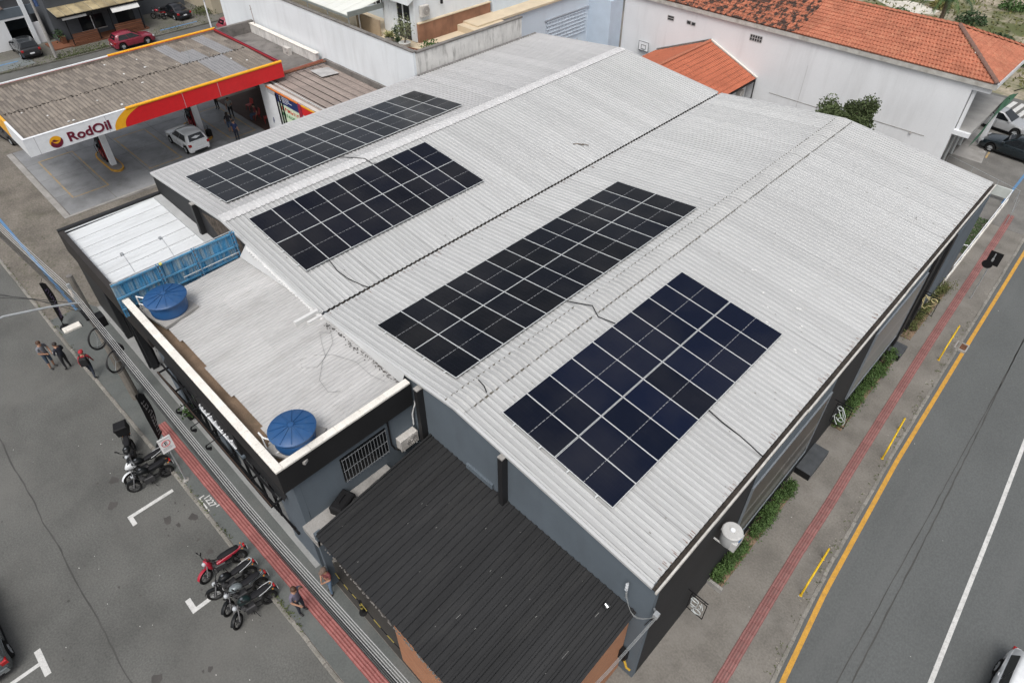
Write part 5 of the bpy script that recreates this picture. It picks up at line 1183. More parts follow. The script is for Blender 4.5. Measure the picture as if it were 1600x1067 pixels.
# ------------------------------------------------------------------ white terrace building behind the hall's left eave
tb = thing('terrace_building', 'tall white building with a planted roof terrace behind the left hall roof', 'building', (0, 0, 0))
MB().box(-52.0, -24.22, 11.17, 11.37, -.1, 7.62).build('party_wall', whitewall, tb)
MB().box(-24.42, -24.2, 11.375, 21.55, -.1, 7.5).build('side_wall', stained, tb)
MB().box(-52.0, -24.16, 11.12, 11.42, 7.62, 7.70).build('wall_coping', darkconc, tb); MB().box(-24.46, -24.15, 11.425, 21.6, 7.5, 7.6).build('wall_coping', darkconc, tb)
MB().box(-52.0, -24.43, 11.38, 21.5, 6.2, 6.45).build('terrace_slab', cream, tb)
# inner house
MB().box(-32.0, -28.1, 14.7, 22.0, 6.45, 11.5).build('house_wall', whitewall, tb)
MB().box(-46.0, -32.005, 16.2, 22.0, 6.45, 10.5).build('house_wall', bluewall, tb)
MB().box(-28.095, -27.9, 14.7, 21.9, 6.45, 7.75).build('brown_dado', mat('brown_render', (.26, .135, .085), .9, var=.2, scale=1, dirt=(.12, .065, .045), dirt_amt=.7, dirt_scale=1.3, dirt_stretch=(1, 1, .3)), tb)
MB().box(-28.1, -27.85, 14.7, 21.95, 7.752, 7.82).build('dado_cap', cream, tb)
MB().box(-28.0, -24.6, 18.4, 21.5, 6.452, 6.9).build('raised_floor', cream, tb)
MB().box(-28.6, -28.08, 14.55, 14.695, 6.5, 11.5).build('corner_pier', whitewall, tb)
d_ = MB().box(-30.1, -28.75, 14.62, 14.698, 6.45, 9.1).build('terrace_door', winglass, tb)
MB().box(-29.46, -29.38, 14.56, 14.618, 6.45, 9.1).build('door_mullion', white, d_); MB().box(-30.1, -28.75, 14.57, 14.618, 7.7, 7.78).build('door_rail', white, d_); MB().box(-30.18, -30.1, 14.55, 14.69, 6.45, 9.15).build('door_jamb', white, d_)
for k in range(9): MB().box(-31.9+k*.19, -31.76+k*.19, 14.64, 14.697, 6.5, 9.3).build('wall_slat', whitewall, tb)
MB().extr([(-32.1, 14.0, 9.15), (-28.0, 14.0, 9.15), (-27.9, 14.7, 9.6), (-32.1, 14.7, 9.6)], (0, 0, .9)).build('eave_soffit', whitewall, tb)
w = MB().box(-28.09, -28.03, 17.6, 20.4, 9.4, 10.4).build('window', plain('window_brown', (.10, .05, .04), .5), tb); MB().box(-28.07, -27.95, 17.4, 20.6, 9.3, 9.4).build('sill', cream, w)
MB().box(-27.99, -27.85, 16.95, 17.1, 8.7, 8.95).build('wall_bracket', blackmetal, tb)
w = MB().box(-45.5, -44.6, 16.15, 16.2, 7.2, 9.0).build('window', winglass, tb)
w = MB().box(-35.5, -33.5, 16.14, 16.198, 7.4, 8.8).build('window', winglass, tb)
for q in (-34.85, -34.2): MB().box(q-.03, q+.03, 16.1, 16.138, 7.4, 8.8).build('mullion', white, w)
# cream partitions on the terrace
MB().box(-33.9, -31.0, 13.5, 13.62, 6.45, 7.6).build('partition', mat('partition_tan', (.33, .26, .18), .85, var=.1), tb)
# translucent awning roof
aw = mat('awning_pale', (.60, .61, .57), .6, var=.08, scale=.6, stretch=(3, .4, 1), rnd=.05)
for k in range(14):
    x0 = -45.5 + k*.98; MB().extr([(x0+.015, 11.42, 8.25), (x0+.965, 11.42, 8.25), (x0+.965, 14.6, 8.75), (x0+.015, 14.6, 8.75)], (0, 0, .04)).build('awning_panel', aw, tb)
MB().box(-45.6, -31.7, 11.36, 11.42, 8.10, 8.24).build('awning_gutter', mat('awning_grey', (.20, .22, .21), .6), tb)
for k in range(6): MB().cyl((-45.3+k*2.7, 11.5, 7.7), (-45.3+k*2.7, 11.5, 8.2), .04, n=6).build('awning_post', galv, tb)
MB().cyl((-33.2, 13.3, 6.45), (-33.2, 13.3, 8.5), .05, n=8).build('awning_post', white, tb)
MB().box(-31.78, -31.68, 11.42, 14.6, 8.15, 8.5).build('awning_end', mat('awning_grey', (.20, .22, .21), .6), tb)
ac_box((-28.05, 15.35, 8.2), -PI/2, 'white air conditioner on the terrace house corner', .7, .75, .3)
def pot_plant(loc, label, kind):
    t = thing('potted_plant', label, 'plant', loc)
    b = MB()
    if kind == 'agave':
        MB().lathe([(.25, 0), (.34, .35), (.36, .4), (.28, .38)], n=14).build('pot', concrete, t)
        for _ in range(60):
            a = random.uniform(0, 2*PI); e = random.uniform(.2, 1.2); l_ = random.uniform(.4, .75); d = Vector((math.cos(a)*math.cos(e), math.sin(a)*math.cos(e), math.sin(e))); u = d.cross(Vector((0, 0, 1))).normalized()*.035
            p0 = Vector((0, 0, .4)); b.add([p0-u, p0+u, p0+d*l_*.6+u, p0+d*l_+Vector((0, 0, -.08)), p0+d*l_*.6-u], [(0, 1, 2, 3, 4)])
        b.build('foliage', mat('agave_pale', (.27, .27, .12), .7, var=.2), t)
    elif kind == 'cactus':
        MB().lathe([(.22, 0), (.28, .2), (.2, .22)], n=14).build('pot', darkconc, t)
        for _ in range(260): leaf(b, (random.gauss(0, .13), random.gauss(0, .13), random.uniform(.25, 1.3)), .16)
        b.build('foliage', leafd, t)
    elif kind == 'bonsai':
        MB().lathe([(.25, 0), (.42, .35), (.45, .4), (.35, .38)], n=16).build('pot', mat('pot_white', (.5, .5, .48), .7), t); MB().tube([(0, 0, .35), (.1, .05, .8), (.02, .0, 1.2)], [.05, .04, .02], 6).build('trunk', bark, t)
        for _ in range(380): leaf(b, (random.gauss(0, .28), random.gauss(0, .28), 1.4+random.gauss(0, .38)), .15)
        b.build('foliage', mat('grey_green', (.16, .18, .10), .8, var=.2), t)
    else:
        for _ in range(220): leaf(b, (random.gauss(0, .3), random.gauss(0, .3), abs(random.gauss(0, .25))), .17)
        b.build('foliage', leafm, t)
random.seed(17)
pot_plant((-29.6, 13.3, 6.45), 'spiky pale plant in a concrete pot left of the terrace door', 'agave'); pot_plant((-28.8, 13.4, 6.45), 'dark upright plant between the terrace pots', 'cactus'); pot_plant((-27.9, 13.35, 6.45), 'small tree in a white bowl pot near the terrace corner', 'bonsai'); pot_plant((-26.6, 14.6, 6.45), 'low green bush against the brown terrace wall', 'bush')
t = thing('terrace_crate', 'wooden tray with stones at the terrace corner', 'tray', (-26.9, 13.2, 6.45), .3); MB().box(-.6, .6, -.25, .25, 0, .06).box(-.6, .6, -.25, -.21, .06, .2).box(-.6, .6, .21, .25, .06, .2).build('tray', wood, t)
for k in range(5): MB().ell((-.45+k*.22, 0, .12), (.1, .09, .08), 8, 5).build('stone', concrete, t)
# electric-fence rods and pipe along the party wall
t = thing('antenna_rod', 'thin antenna with cross rods standing on the service bay parapet', 'antenna', (-45.4, 10.8, 4.76)); MB().cyl((0, 0, 0), (-.1, 0, 1.5), .02, n=5).build('mast', rust, t); MB().cyl((-.3, 0, 1.1), (.15, 0, 1.25), .012, n=5).build('rod', rust, t)

# ------------------------------------------------------------------ pale blue building beyond the far eave
pb = thing('pale_blue_building', 'pale blue building with a lattice wall beyond the far left hall corner', 'building', (0, 0, 0))
MB().box(-40, -26.5, 23.6, 32.4, -.1, 6.85).build('wall', bluewall, pb)
MB().box(-27.0, -24.1, 32.4, 34.1, -.1, 6.4).build('wall', mat('wall_blue_shade', (.47, .55, .64), .85, var=.05), pb)
MB().box(-40, -26.3, 19.0, 32.6, 6.852, 7.02).build('cornice', cream, pb)
MB().box(-40, -27.8, 22.1, 32.4, 7.02, 12.0).build('upper_wall', bluewall, pb)
w = MB().box(-27.81, -27.74, 24.2, 25.9, 7.6, 9.2).build('window', winglass, pb); MB().box(-27.74, -27.7, 25.0, 25.1, 7.6, 9.2).box(-27.74, -27.7, 24.2, 25.9, 8.3, 8.4).build('mullion', white, w)
MB().box(-26.6, -26.4, 20.8, 23.6, 6.2, 6.85).build('parapet', mat('parapet_blue', (.40, .44, .47), .85), pb)
lt = MB().box(-26.5, -26.47, 26.9, 32.0, 3.55, 5.5).build('lattice_back', mat('lattice_grey', (.36, .39, .45), .85), pb)
for k in range(27): MB().box(-26.468, -26.42, 26.9+k*.19, 26.95+k*.19, 3.55, 5.5).build('lattice_bar', bluewall, lt)
for k in range(7): MB().box(-26.466, -26.41, 26.9, 32.05, 3.55+k*.3, 3.62+k*.3).build('lattice_bar', bluewall, lt)
lt = MB().box(-26.5, -26.47, 23.8, 25.0, 3.2, 4.6).build('lattice_back', mat('lattice_grey', (.36, .39, .45), .85), pb)
for k in range(7): MB().box(-26.468, -26.42, 23.8+k*.19, 23.85+k*.19, 3.2, 4.6).build('lattice_bar', bluewall, lt)
MB().box(-26.485, -26.38, 26.7, 32.3, 5.52, 5.62).build('drip_edge', mat('edge_grey', (.35, .38, .42), .8), pb)
fw = thing('yard_fence_wall', 'stained concrete yard wall with electric-fence rods behind the hall', 'wall', (0, 0, 0))
MB().box(-26.4, -21.2, 30.6, 30.8, -.1, 2.0).build('wall', stained, fw); MB().box(-21.4, -21.2, 30.8, 34.2, -.1, 1.9).build('wall', darkconc, fw)
for k in range(5):
    r_ = MB().cyl((-26.2+k*1.15, 30.7, 2.0), (-26.2+k*1.15, 30.7, 3.3), .018, n=5).build('fence_rod', blackmetal, fw)
    for q in range(5): MB().cyl((-26.2+k*1.15, 30.7, 2.2+q*.24), (-26.2+k*1.15, 30.66, 2.24+q*.24), .035, n=6).build('insulator', plain('insulator_white', (.5, .5, .5), .5), r_)
tag(MB().extr([(-23.8, 31.2, 1.9), (-22.9, 31.3, 2.0), (-22.9, 31.9, 2.6), (-23.8, 31.8, 2.5)], (.0, .06, .0)).build('scrap_sheet', white), 'white scrap sheet leaning on the rubble behind the hall', 'sheet')
b = MB(); random.seed(19)
for _ in range(60):
    r0 = random.uniform(.1, .4); b.ell((random.uniform(-26, -21.6), random.uniform(31, 33.5), .1), (r0, r0*1.2, r0*.8), 6, 3, -.2)
tag(b.build('rubble_heap', darkconc), 'grey rubble in the yard behind the hall', 'rubble', kind='stuff')

# ------------------------------------------------------------------ big white building with the clay tile roof
rb = thing('tiled_building', 'long white building with an orange clay tile hip roof behind the hall', 'building', (0, 0, 0))
YW = 34.3
MB().box(-24.05, 3.5, YW, YW+.25, 3.5, 6.66).box(-24.05, 3.499, YW+.001, YW+.249, -.1, 3.5).build('side_wall', greywhite, rb)
MB().box(3.5, 4.55, YW, YW+.25, 6.30, 6.66).build('beam', greywhite, rb)
MB().box(2.2, 2.4, YW+.26, 42.3, 3.55, 6.6).build('balcony_back', mat('balcony_blue_grey', (.20, .235, .27), .85), rb); MB().box(3.5, 4.52, YW+.0, YW+.255, 3.25, 3.545).build('slab_edge', greywhite, rb); MB().box(2.41, 4.5, YW+.26, 42.3, 3.25, 3.54).build('balcony_slab', mat('balcony_concrete', (.30, .295, .285), .85, var=.15), rb)
MB().box(3.05, 3.25, YW+.26, 42.3, -.1, 3.2).build('ground_wall', mat('ground_grey', (.33, .34, .34), .7), rb)
for k in range(4):
    w = MB().box(3.26, 3.29, YW+1.0+k*1.9, YW+2.5+k*1.9, .05, 2.9).build('shop_window', winglass, rb); MB().box(3.29, 3.38, YW+2.55+k*1.9, YW+2.72+k*1.9, 0, 3.2).build('mullion', alu, w)
MB().box(4.2, 4.5, 41.9, 42.2, -.1, 3.25).build('column', greywhite, rb)
MB().box(3.55, 3.75, YW+.255, YW+.45, 3.54, 6.3).build('column', greywhite, rb)
MB().box(-24.05, 4.75, YW-.22, YW+.0, 6.66, 6.98).build('concrete_gutter', mat('gutter_concrete', (.44, .43, .40), .9, var=.15, scale=2, dirt=(.22, .20, .17), dirt_amt=.8, dirt_scale=1.5), rb)
MB().box(4.55, 4.75, YW+.001, 42.3, 6.64, 6.96).build('concrete_gutter', greywhite, rb); MB().box(2.42, 4.54, YW+.26, 42.3, 6.5, 6.6).build('soffit', greywhite, rb)
def tile_field(poly_fn, u0, u1, v_len, origin, udir, vdir, mt, name, pitch=.23, course=.38, amp=.055):
    """barrel tiles: u along the eave, v up the slope; poly_fn(v) gives the (u start, u end) of each course"""
    b = MB(); o = Vector(origin); ud = Vector(udir).normalized(); vd = Vector(vdir).normalized(); nn = ud.cross(vd)
    if nn.z < 0: nn = -nn
    nv = int(round(v_len/course)); course = v_len/nv
    for j in range(nv):
        a0, a1 = poly_fn((j+.5)*course)
        if a1 - a0 < .2: continue
        n = max(1, int((a1-a0)/pitch)); p = (a1-a0)/n; k = n*4+1
        row = []
        for (vv, lift) in ((j*course, .055), ((j+1)*course+.03, .012)):
            for i in range(k):
                u = a0 + i*p/4; h = amp*abs(math.cos(PI*i/4))**.8 if True else 0
                row.append(o + ud*u + vd*vv + nn*(h+lift))
        fs = [(i, i+1, k+i+1, k+i) for i in range(k-1)]
        fr_ = [o + ud*(a0+i*p/4) + vd*(j*course) for i in range(k)]
        b.add(row + fr_, fs + [(i, i+1, 2*k+i+1, 2*k+i) for i in range(k-1)])
    ob = b.build(name, mt, rb if True else None, 30); ob['kind'] = 'stuff'
    return ob
AP = Vector((.55, 38.15, 8.67)); EC = Vector((4.7, 34.05, 7.02)); rise = AP.z - EC.z; runv = AP.y - EC.y
vl = math.hypot(rise, runv); vd = (0, runv, rise)
tile_field(lambda v: (-13.2, -(AP.x-EC.x)*-1*0 + lerp(0, AP.x-EC.x, v/vl)), 0, 0, vl, EC, (1, 0, 0), vd, terracotta, 'roof_tiles')
tile_field(lambda v: (-28.6, -13.2), 0, 0, vl, EC, (1, 0, 0), vd, terracotta2, 'roof_tiles')
runx = EC.x - AP.x; vl2 = math.hypot(rise, runx)
tile_field(lambda v: (lerp(0, runv, v/vl2), lerp(2*runv, runv, v/vl2)), 0, 0, vl2, EC, (0, 1, 0), (-runx, 0, rise), terracotta, 'roof_tiles', .30, .42)
# far slope of the roof and ridge tiles
MB().add([(AP.x, AP.y, AP.z), (-24, AP.y, AP.z), (-24, AP.y+runv, 7.0), (4.7, AP.y+runv, 7.0)], [(0, 1, 2), (0, 2, 3)]).build('far_slope', terracotta, rb)
rt = MB(); rt.add([(.22*i - .22, .14*math.cos(a), .10*math.sin(a) + .02*i) for i in (0, 1, 2) for a in [PI*q/6 for q in range(7)]], [(j*7+i, j*7+i+1, j*7+8+i, j*7+7+i) for j in range(2) for i in range(6)])
rme = rt.mesh('ridge_tile', terracotta, 40); rme2 = rt.mesh('ridge_tile', mat('hip_tile_grey', (.17, .10, .08), .9, var=.3, scale=4), 40)
for k in range(60): inst('ridge_tile', rme, rb, (AP.x - .2 - k*.41, AP.y, AP.z + .07), (0, 0, PI))
n_ = 15; dv = AP - EC
for k in range(n_):
    p_ = EC + dv*((k+.5)/n_) + Vector((0, 0, .09)); inst('ridge_tile', rme2, rb, p_, (0, -math.asin(dv.z/dv.length), math.atan2(dv.y, dv.x)))
E2 = Vector((4.7, AP.y+runv, 7.02)); A2 = AP.copy(); dv = A2 - E2
for k in range(14): inst('ridge_tile', rme, rb, E2 + dv*((k+.5)/14) + Vector((0, 0, .09)), (0, -math.asin(dv.z/dv.length), math.atan2(dv.y, dv.x)))
# vents in the wall
def vent(x0, x1, z0, z1, nx, nz):
    v_ = MB().box(x0, x1, YW-.008, YW-.001, z0, z1).build('vent', plain('vent_dark', (.02, .022, .024), .8), rb)
    for k in range(nx+1): MB().box(lerp(x0, x1, k/nx)-.025, lerp(x0, x1, k/nx)+.025, YW-.03, YW-.009, z0, z1).build('vent_bar', mat('vent_grey', (.35, .35, .35), .8), v_)
    for k in range(nz+1): MB().box(x0, x1, YW-.028, YW-.0095, lerp(z0, z1, k/nz)-.022, lerp(z0, z1, k/nz)+.022).build('vent_bar', mat('vent_grey', (.35, .35, .35), .8), v_)
vent(-19.6, -19.0, 5.5, 5.85, 1, 2); vent(-17.75, -17.38, 5.58, 5.85, 1, 1); vent(-17.3, -16.95, 5.56, 5.82, 1, 1); vent(-12.1, -11.1, 5.65, 6.1, 5, 2)
for (x0, x1, z_) in ((-4.6, 2.0, 2.55), (-9.5, -4.7, 2.2)): MB().box(x0, x1, YW-.02, YW-.001, z_, z_+.04).build('wall_cable', concrete, rb)
MB().box(-7.16, -7.13, YW-.015, YW-.001, 0, 5.0).build('wall_joint', mat('joint_pale', (.5, .5, .5), .9), rb)
MB().cyl((1.1, YW-.1, 2.45), (1.15, YW-.02, 2.6), .07, n=8).build('camera_mount', concrete, rb)
# lean-to with a smaller clay roof
lo = thing('clay_roof_lean_to', 'low outbuilding with a small orange clay tile gable roof behind the valley end', 'building', (0, 0, 0))
def small_slope(xr_, xe, zr_, ze, y0, y1, mt):
    run = math.hypot(xe-xr_, zr_-ze); b = MB(); nrow = 11; k = int((y1-y0)/.06)
    for j in range(nrow):
        t0 = j/nrow; t1 = (j+1)/nrow + .008
        r0 = [(lerp(xr_, xe, t0), y0+i*.06, lerp(zr_, ze, t0) + .012 + .045*abs(math.cos(PI*i/4))) for i in range(k+1)]
        r1 = [(lerp(xr_, xe, t1), y0+i*.06, lerp(zr_, ze, t1) + .055 + .045*abs(math.cos(PI*i/4))) for i in range(k+1)]
        b.add(r0 + r1, [(i, i+1, k+2+i, k+1+i) for i in range(k)])
    o = b.build('roof_tiles', mt, lo, 30); o['kind'] = 'stuff'
small_slope(-15.25, -10.8, 4.80, 3.0, 24.2, 34.15, terracotta3); small_slope(-15.25, -20.2, 4.80, 2.8, 24.2, 34.15, terracotta3)
for k in range(24): inst('ridge_tile', rme, lo, (-15.25, 24.4+k*.41, 4.86), (0, 0, PI/2))
MB().extr([(-15.25, 34.16, 4.86), (-10.75, 34.16, 3.05), (-10.75, 34.16, 3.14), (-15.25, 34.16, 4.98)], (0, .13, 0)).build('wall_flashing', coping, lo)
MB().extr([(-15.25, 34.16, 4.86), (-20.2, 34.16, 2.9), (-20.2, 34.16, 3.0), (-15.25, 34.16, 5.0)], (0, .13, 0)).build('wall_flashing', darkconc, lo)
MB().box(-19.8, -11.4, 24.6, 34.1, -.1, 2.55).build('wall', greywhite, lo); w = MB().box(-11.39, -11.34, 29.2, 31.2, .9, 2.2).build('window', winglass, lo)
MB().box(-10.86, -10.74, 24.3, 34.1, 2.86, 2.98).build('gutter', blackmetal, lo); MB().cyl((-10.7, 33.9, 0), (-10.7, 33.9, 2.95), .05, n=8).build('downpipe', blackmetal, lo)
ac_box((-11.34, 32.9, 1.9), -PI/2, 'air conditioner under the eave of the clay-roofed lean-to', .6, .45, .3)
# basketball backboard on the wall
t = thing('basketball_hoop', 'white basketball backboard on the white wall left of the small clay roof', 'basketball hoop', (-21.45, YW-.02, 2.5))
MB().box(-.5, .5, -.24, -.20, 0, .80).build('board', white, t)
for q in ((-.52, .52, 0, .035), (-.52, .52, .765, .80), (-.52, -.485, .035, .765), (.485, .52, .035, .765), (-.24, .24, .16, .19), (-.24, .24, .49, .52), (-.24, -.21, .19, .49), (.21, .24, .19, .49)): MB().box(q[0], q[1], -.252, -.241, q[2], q[3]).build('board_line', blackmetal, t)
MB().torus((0, -.48, .14), (0, 0, 1), .22, .012, 18, 5).build('rim', blackmetal, t); MB().box(-.25, .25, -.2, 0, .2, .28).build('bracket', galv, t)

# ------------------------------------------------------------------ tree behind the hall ridge
def tree(loc, h, cr_, n, label, mt, seed, cz=.62):
    random.seed(seed); t = thing('tree', label, 'tree', loc)
    b = MB().tube([(0, 0, 0), (.05, .03, h*.3), (-.05, .05, h*.55)], [.16, .13, .09], 8); tips = []
    for k in range(16):
        a = k*2.4; e = random.uniform(.1, 1.05); l_ = random.uniform(.6, 1.0)*cr_
        p0 = Vector((0, .03, h*random.uniform(.48, .60))); p1 = p0 + Vector((math.cos(a)*math.cos(e), math.sin(a)*math.cos(e), math.sin(e)))*l_
        b.tube([p0, p0.lerp(p1, .5)+Vector((0, 0, .1)), p1], [.06, .04, .015], 6); tips += [p1, p0.lerp(p1, .65)]
    b.build('trunk', bark, t)
    c = MB()
    cl = [(q + Vector((random.gauss(0, .2), random.gauss(0, .2), random.gauss(0, .2)))*cr_*.6, random.uniform(.26, .55)*cr_*.66) for q in tips for _ in range(3)]
    for _ in range(n):
        q, r0 = random.choice(cl); d = Vector((random.gauss(0, 1), random.gauss(0, 1), random.gauss(0, .8))); d *= r0*random.random()**.4/max(d.length, .1)
        leaf(c, q + d, .17)
    c.build('crown', mt, t); return t
tree((-1.95, 29.6, 0), 6.3, 2.15, 15000, 'bushy green tree between the hall ridge end and the white building', mat('tree_green', (.060, .082, .030), .75, var=.45, scale=1.3, fvar=.3), 23)

# ------------------------------------------------------------------ vacant lot with scrub and a palm beyond the tiled roof
struct(MB().box(-140, 60, 53, 200, -.3, -.01), 'vacant_lot', sandm)
struct(MB().box(-57.4, 9.5, 48.2, 53, -.3, -.002), 'side_street', asphalt)
random.seed(29)
bushes = [(-21.5, 66, 1.3, 1), (-18.8, 72, 1.7, 0), (-16.0, 64, 1.2, 2), (-13.6, 80, 1.9, 1), (-11.4, 67, 1.5, 0), (-9.2, 74, 1.2, 2), (-5.2, 71, 1.6, 1), (-3.4, 79, 1.4, 0), (-1.2, 66, 1.5, 1), (.8, 73, 1.3, 2), (2.4, 62, 1.4, 0), (4.2, 68, 1.7, 1)]
ords = ['leftmost', 'second from left', 'third from left', 'fourth from left', 'fifth from left', 'sixth from left', 'sixth from right', 'fifth from right', 'fourth from right', 'third from right', 'second from right', 'rightmost']
for k, (x0, y0, R_, c_) in enumerate(bushes):
    t = thing('scrub_bush', ['mid green', 'dark green', 'dry yellowish'][c_] + ' scrub bush on the vacant lot, ' + ords[k] + ' of the twelve', 'bush', (x0, y0, 0), group='scrub on the vacant lot')
    b = MB()
    for _ in range(420):
        d = Vector((random.gauss(0, 1), random.gauss(0, 1), abs(random.gauss(0, .7)))); d *= R_*random.random()**.4/max(d.length, .2); leaf(b, (d.x, d.y, d.z*.7+.1), .30)
    b.build('foliage', [leafm, leafd, leafy][c_], t)
    MB().tube([(0, 0, 0), (.05, .03, R_*.3), (-.03, .05, R_*.6)], [.06, .045, .02], 6).build('stem', bark, t)
b = MB()
for _ in range(9000): leaf(b, (random.uniform(-45, 12), random.uniform(54, 105), random.uniform(.02, .3)), random.uniform(.2, .45))
tag(b.build('lot_grass', mat('dry_grass', (.14, .14, .055), .9, var=.4, scale=.2)), 'dry grass and weeds covering the vacant lot', 'grass', kind='stuff')
t = thing('palm_tree', 'palm with drooping fronds on the vacant lot above the tiled roof', 'palm', (-7.0, 66.0, 0))
MB().tube([(0, 0, 0), (.1, 0, 1.6), (.05, 0, 3.0)], [.28, .22, .2], 8).build('trunk', bark, t)
for k in range(16):
    a = k*2*PI/16 + random.uniform(-.2, .2); l_ = random.uniform(2.4, 3.4); up = random.uniform(.5, 1.5); b = MB(); prev = None
    for i in range(9):
        t_ = i/8; p_ = Vector((math.cos(a)*l_*t_, math.sin(a)*l_*t_, 3.0 + up*math.sin(t_*2.0)*1.2 - 1.4*t_*t_)); side = Vector((-math.sin(a), math.cos(a), 0))
        if prev is not None:
            for s_ in (-1, 1):
                for q in range(3):
                    c = prev.lerp(p_, q/3); w_ = .75*(1-t_*.7); b.add([c, c+side*s_*w_+Vector((0, 0, -.3))+(p_-prev)*.6, c+(p_-prev)*.28], [(0, 1, 2)])
        prev = p_
    b.build('frond', leafd if k % 2 else leafm, t)
for k, (px_, sx, sy) in enumerate((((-12, 72), 3, 2), ((-3, 62), 2.5, .8), ((0, 64.5), 2.2, 1.2), ((3, 66), 2, 1), ((-14, 78), 4, 3))):
    struct(MB().prism([(px_[0]+sx*math.cos(2*PI*i/14)*(1+.2*math.sin(i*2.1)), px_[1]+sy*math.sin(2*PI*i/14)*(1+.2*math.cos(i*1.7))) for i in range(14)], -.05, .02+k*.004), 'sand_patch', mat('pale_sand', (.55, .52, .46), .95, var=.15, scale=1))
# low skyline behind, so that nothing ends in bare ground
random.seed(37)
# zebra crossing and parking court beside the tiled building
struct(MB().prism([(3.3, YW-3.5), (10.1, YW-3.5), (9.9, 48.1), (3.3, 48.1)], -.2, .0035), 'parking_court', mat('court_paver', (.155, .15, .14), .9, var=.2, scale=.8, fine=12, fvar=.15, dirt=(.10, .095, .09), dirt_amt=.7, dirt_scale=.6))
struct(MB().prism([(3.4, 38.8), (5.4, 38.8), (4.6, 44.5), (3.4, 44.5)], -.1, .010), 'concrete_apron', concrete)
for k in range(8):
    x0 = 3.6 + k*.62; struct(MB().prism([(x0, 48.8), (x0+.36, 48.8), (x0+.7, 52.2), (x0+.34, 52.2)], -.05, .004), 'zebra_stripe', paintw)
struct(MB().prism([(5.3, 39.9), (5.42, 39.9), (5.2, 43), (5.08, 43)], -.05, .014), 'bay_line', paintyf)
t = thing('court_fence', 'thin white wire fence around the parking court corner', 'fence', (0, 0, 0))
for (x0, y0) in ((3.6, 36.5), (5.4, 35.8), (7.2, 35.1), (8.6, 34.6), (8.9, 33.2), (9.0, 31.2)): MB().cyl((x0, y0, 0), (x0, y0, .9), .018, n=6).build('post', galv, t)
for z_ in (.88,): MB().tube([(3.6, 36.5, z_), (8.6, 34.6, z_), (9.0, 31.2, z_)], .013, 5).build('rail', galv, t)
# green shade net sign across the balcony front
t = thing('shade_banner', 'green printed banner stretched along the white building balcony', 'banner', (0, 0, 0))
gb = mat('net_green', (.045, .15, .085), .6, var=.3, scale=1.2, fvar=.15, dirt=(.16, .28, .22), dirt_amt=.7, dirt_scale=1.0)
vs = []; 
for i in range(13):
    t_ = i/12; y_ = lerp(35.2, 45.5, t_); w_ = .12 + 1.0*math.sin(PI*min(1, t_*1.05))**.7
    vs += [(4.62 + .08*math.sin(t_*9), y_, 2.35 + .55*t_), (4.66 + .1*math.sin(t_*7), y_, 2.35 + .55*t_ + w_)]
MB().add(vs, [(2*i, 2*i+2, 2*i+3, 2*i+1) for i in range(12)]).build('print', gb, t)
for y_ in (36.9, 39.5, 43.0): MB().cyl((4.5, y_, 3.4), (4.66, y_, 3.3), .03, n=5).build('bracket', blackmetal, t)
t = thing('wall_lamp', 'curved lamp arm over the crossing beside the white building', 'lamp', (4.5, 44.5, 3.4)); MB().tube([(0, 0, 0), (.5, .1, .35), (1.2, .1, .35), (1.9, 0, .1), (1.95, 0, -.2)], .035, 6).build('arm', blackmetal, t, True); MB().cyl((1.95, 0, -.2), (1.95, 0, -.4), .06, .1, 8).build('head', blackmetal, t)

# ------------------------------------------------------------------ utility pole, wires, lamp, coils
up = thing('utility_pole', 'weathered concrete utility pole with street lamp between the two feather flags', 'pole', (-15.9, -13.24, 0))
MB().cyl((0, 0, -.1), (0, 0, 7.25), .19, .12, 10).build('shaft', mat('pole_concrete', (.17, .155, .135), .9, var=.25, scale=2, fvar=.15, stretch=(1, 1, .3), dirt=(.07, .06, .05), dirt_amt=.7, dirt_scale=1.5), up)
MB().cyl((0, 0, 7.25), (0, 0, 7.28), .12, n=10).build('cap', darkconc, up)
for k, zz in enumerate((6.60, 6.50, 6.40, 6.30)): MB().lathe([(.03, 0), (.07, .03), (.05, .07), (.07, .11), (.03, .14)], (.0, -.20, zz), 10).build('insulator', plain('porcelain_white', (.5, .45, .4), .3), up)
MB().box(-.05, .05, -.24, -.10, 6.1, 6.95).build('rack', galv, up)
MB().box(-.4, .4, -.26, -.16, 5.25, 5.33).build('cable_bracket', blackmetal, up)
MB().box(-.12, .35, .12, .40, 4.6, 5.1).build('splice_box', blackplast, up)
la = MB().tube([(0, -.12, 5.95), (0, -1.2, 6.35), (0, -2.6, 6.75), (0, -3.3, 6.72), (0, -3.9, 6.62)], .045, 8).build('lamp_arm', galv, up, True)
MB().cbox(-.13, .13, -4.35, -3.85, 6.55, 6.66, .03).build('lamp_head', mat('lamp_white', (.62, .64, .64), .5), la)
WX = [(-62, -16.4), (-40, -15.1), (-23.2, -13.98), (-15.9, -13.42), (-1.4, -13.40), (5.3, -13.16), (16, -12.8), (40, -12.0)]
wm = plain('wire_pale', (.36, .36, .355), .5); wk = plain('cable_black', (.018, .018, .019), .6)
def wire(dy, z, r, mt, label, grp, sag=.25):
    pts = []
    for i in range(70):
        x = -62 + i*1.5; s_ = ((x + 15.9) % 33)/33; pts.append((x, poly_at(WX, x) + dy, z - sag*4*s_*(1-s_)))
    return tag(MB().tube(pts, r, 6).build('overhead_wire' if mt is wm else 'telecom_cable', mt, None, True), label, 'wire' if mt is wm else 'cable', grp)
for k, (dy, z_) in enumerate(((-.08, 6.36), (-.03, 6.46), (.02, 6.56), (.07, 6.66))):
    wire(dy*.9, z_, .0115, wm, ['lowest', 'second lowest', 'second highest', 'highest'][k] + ' of the four pale power wires above the pavement', 'pale power wires over the pavement')
random.seed(2)
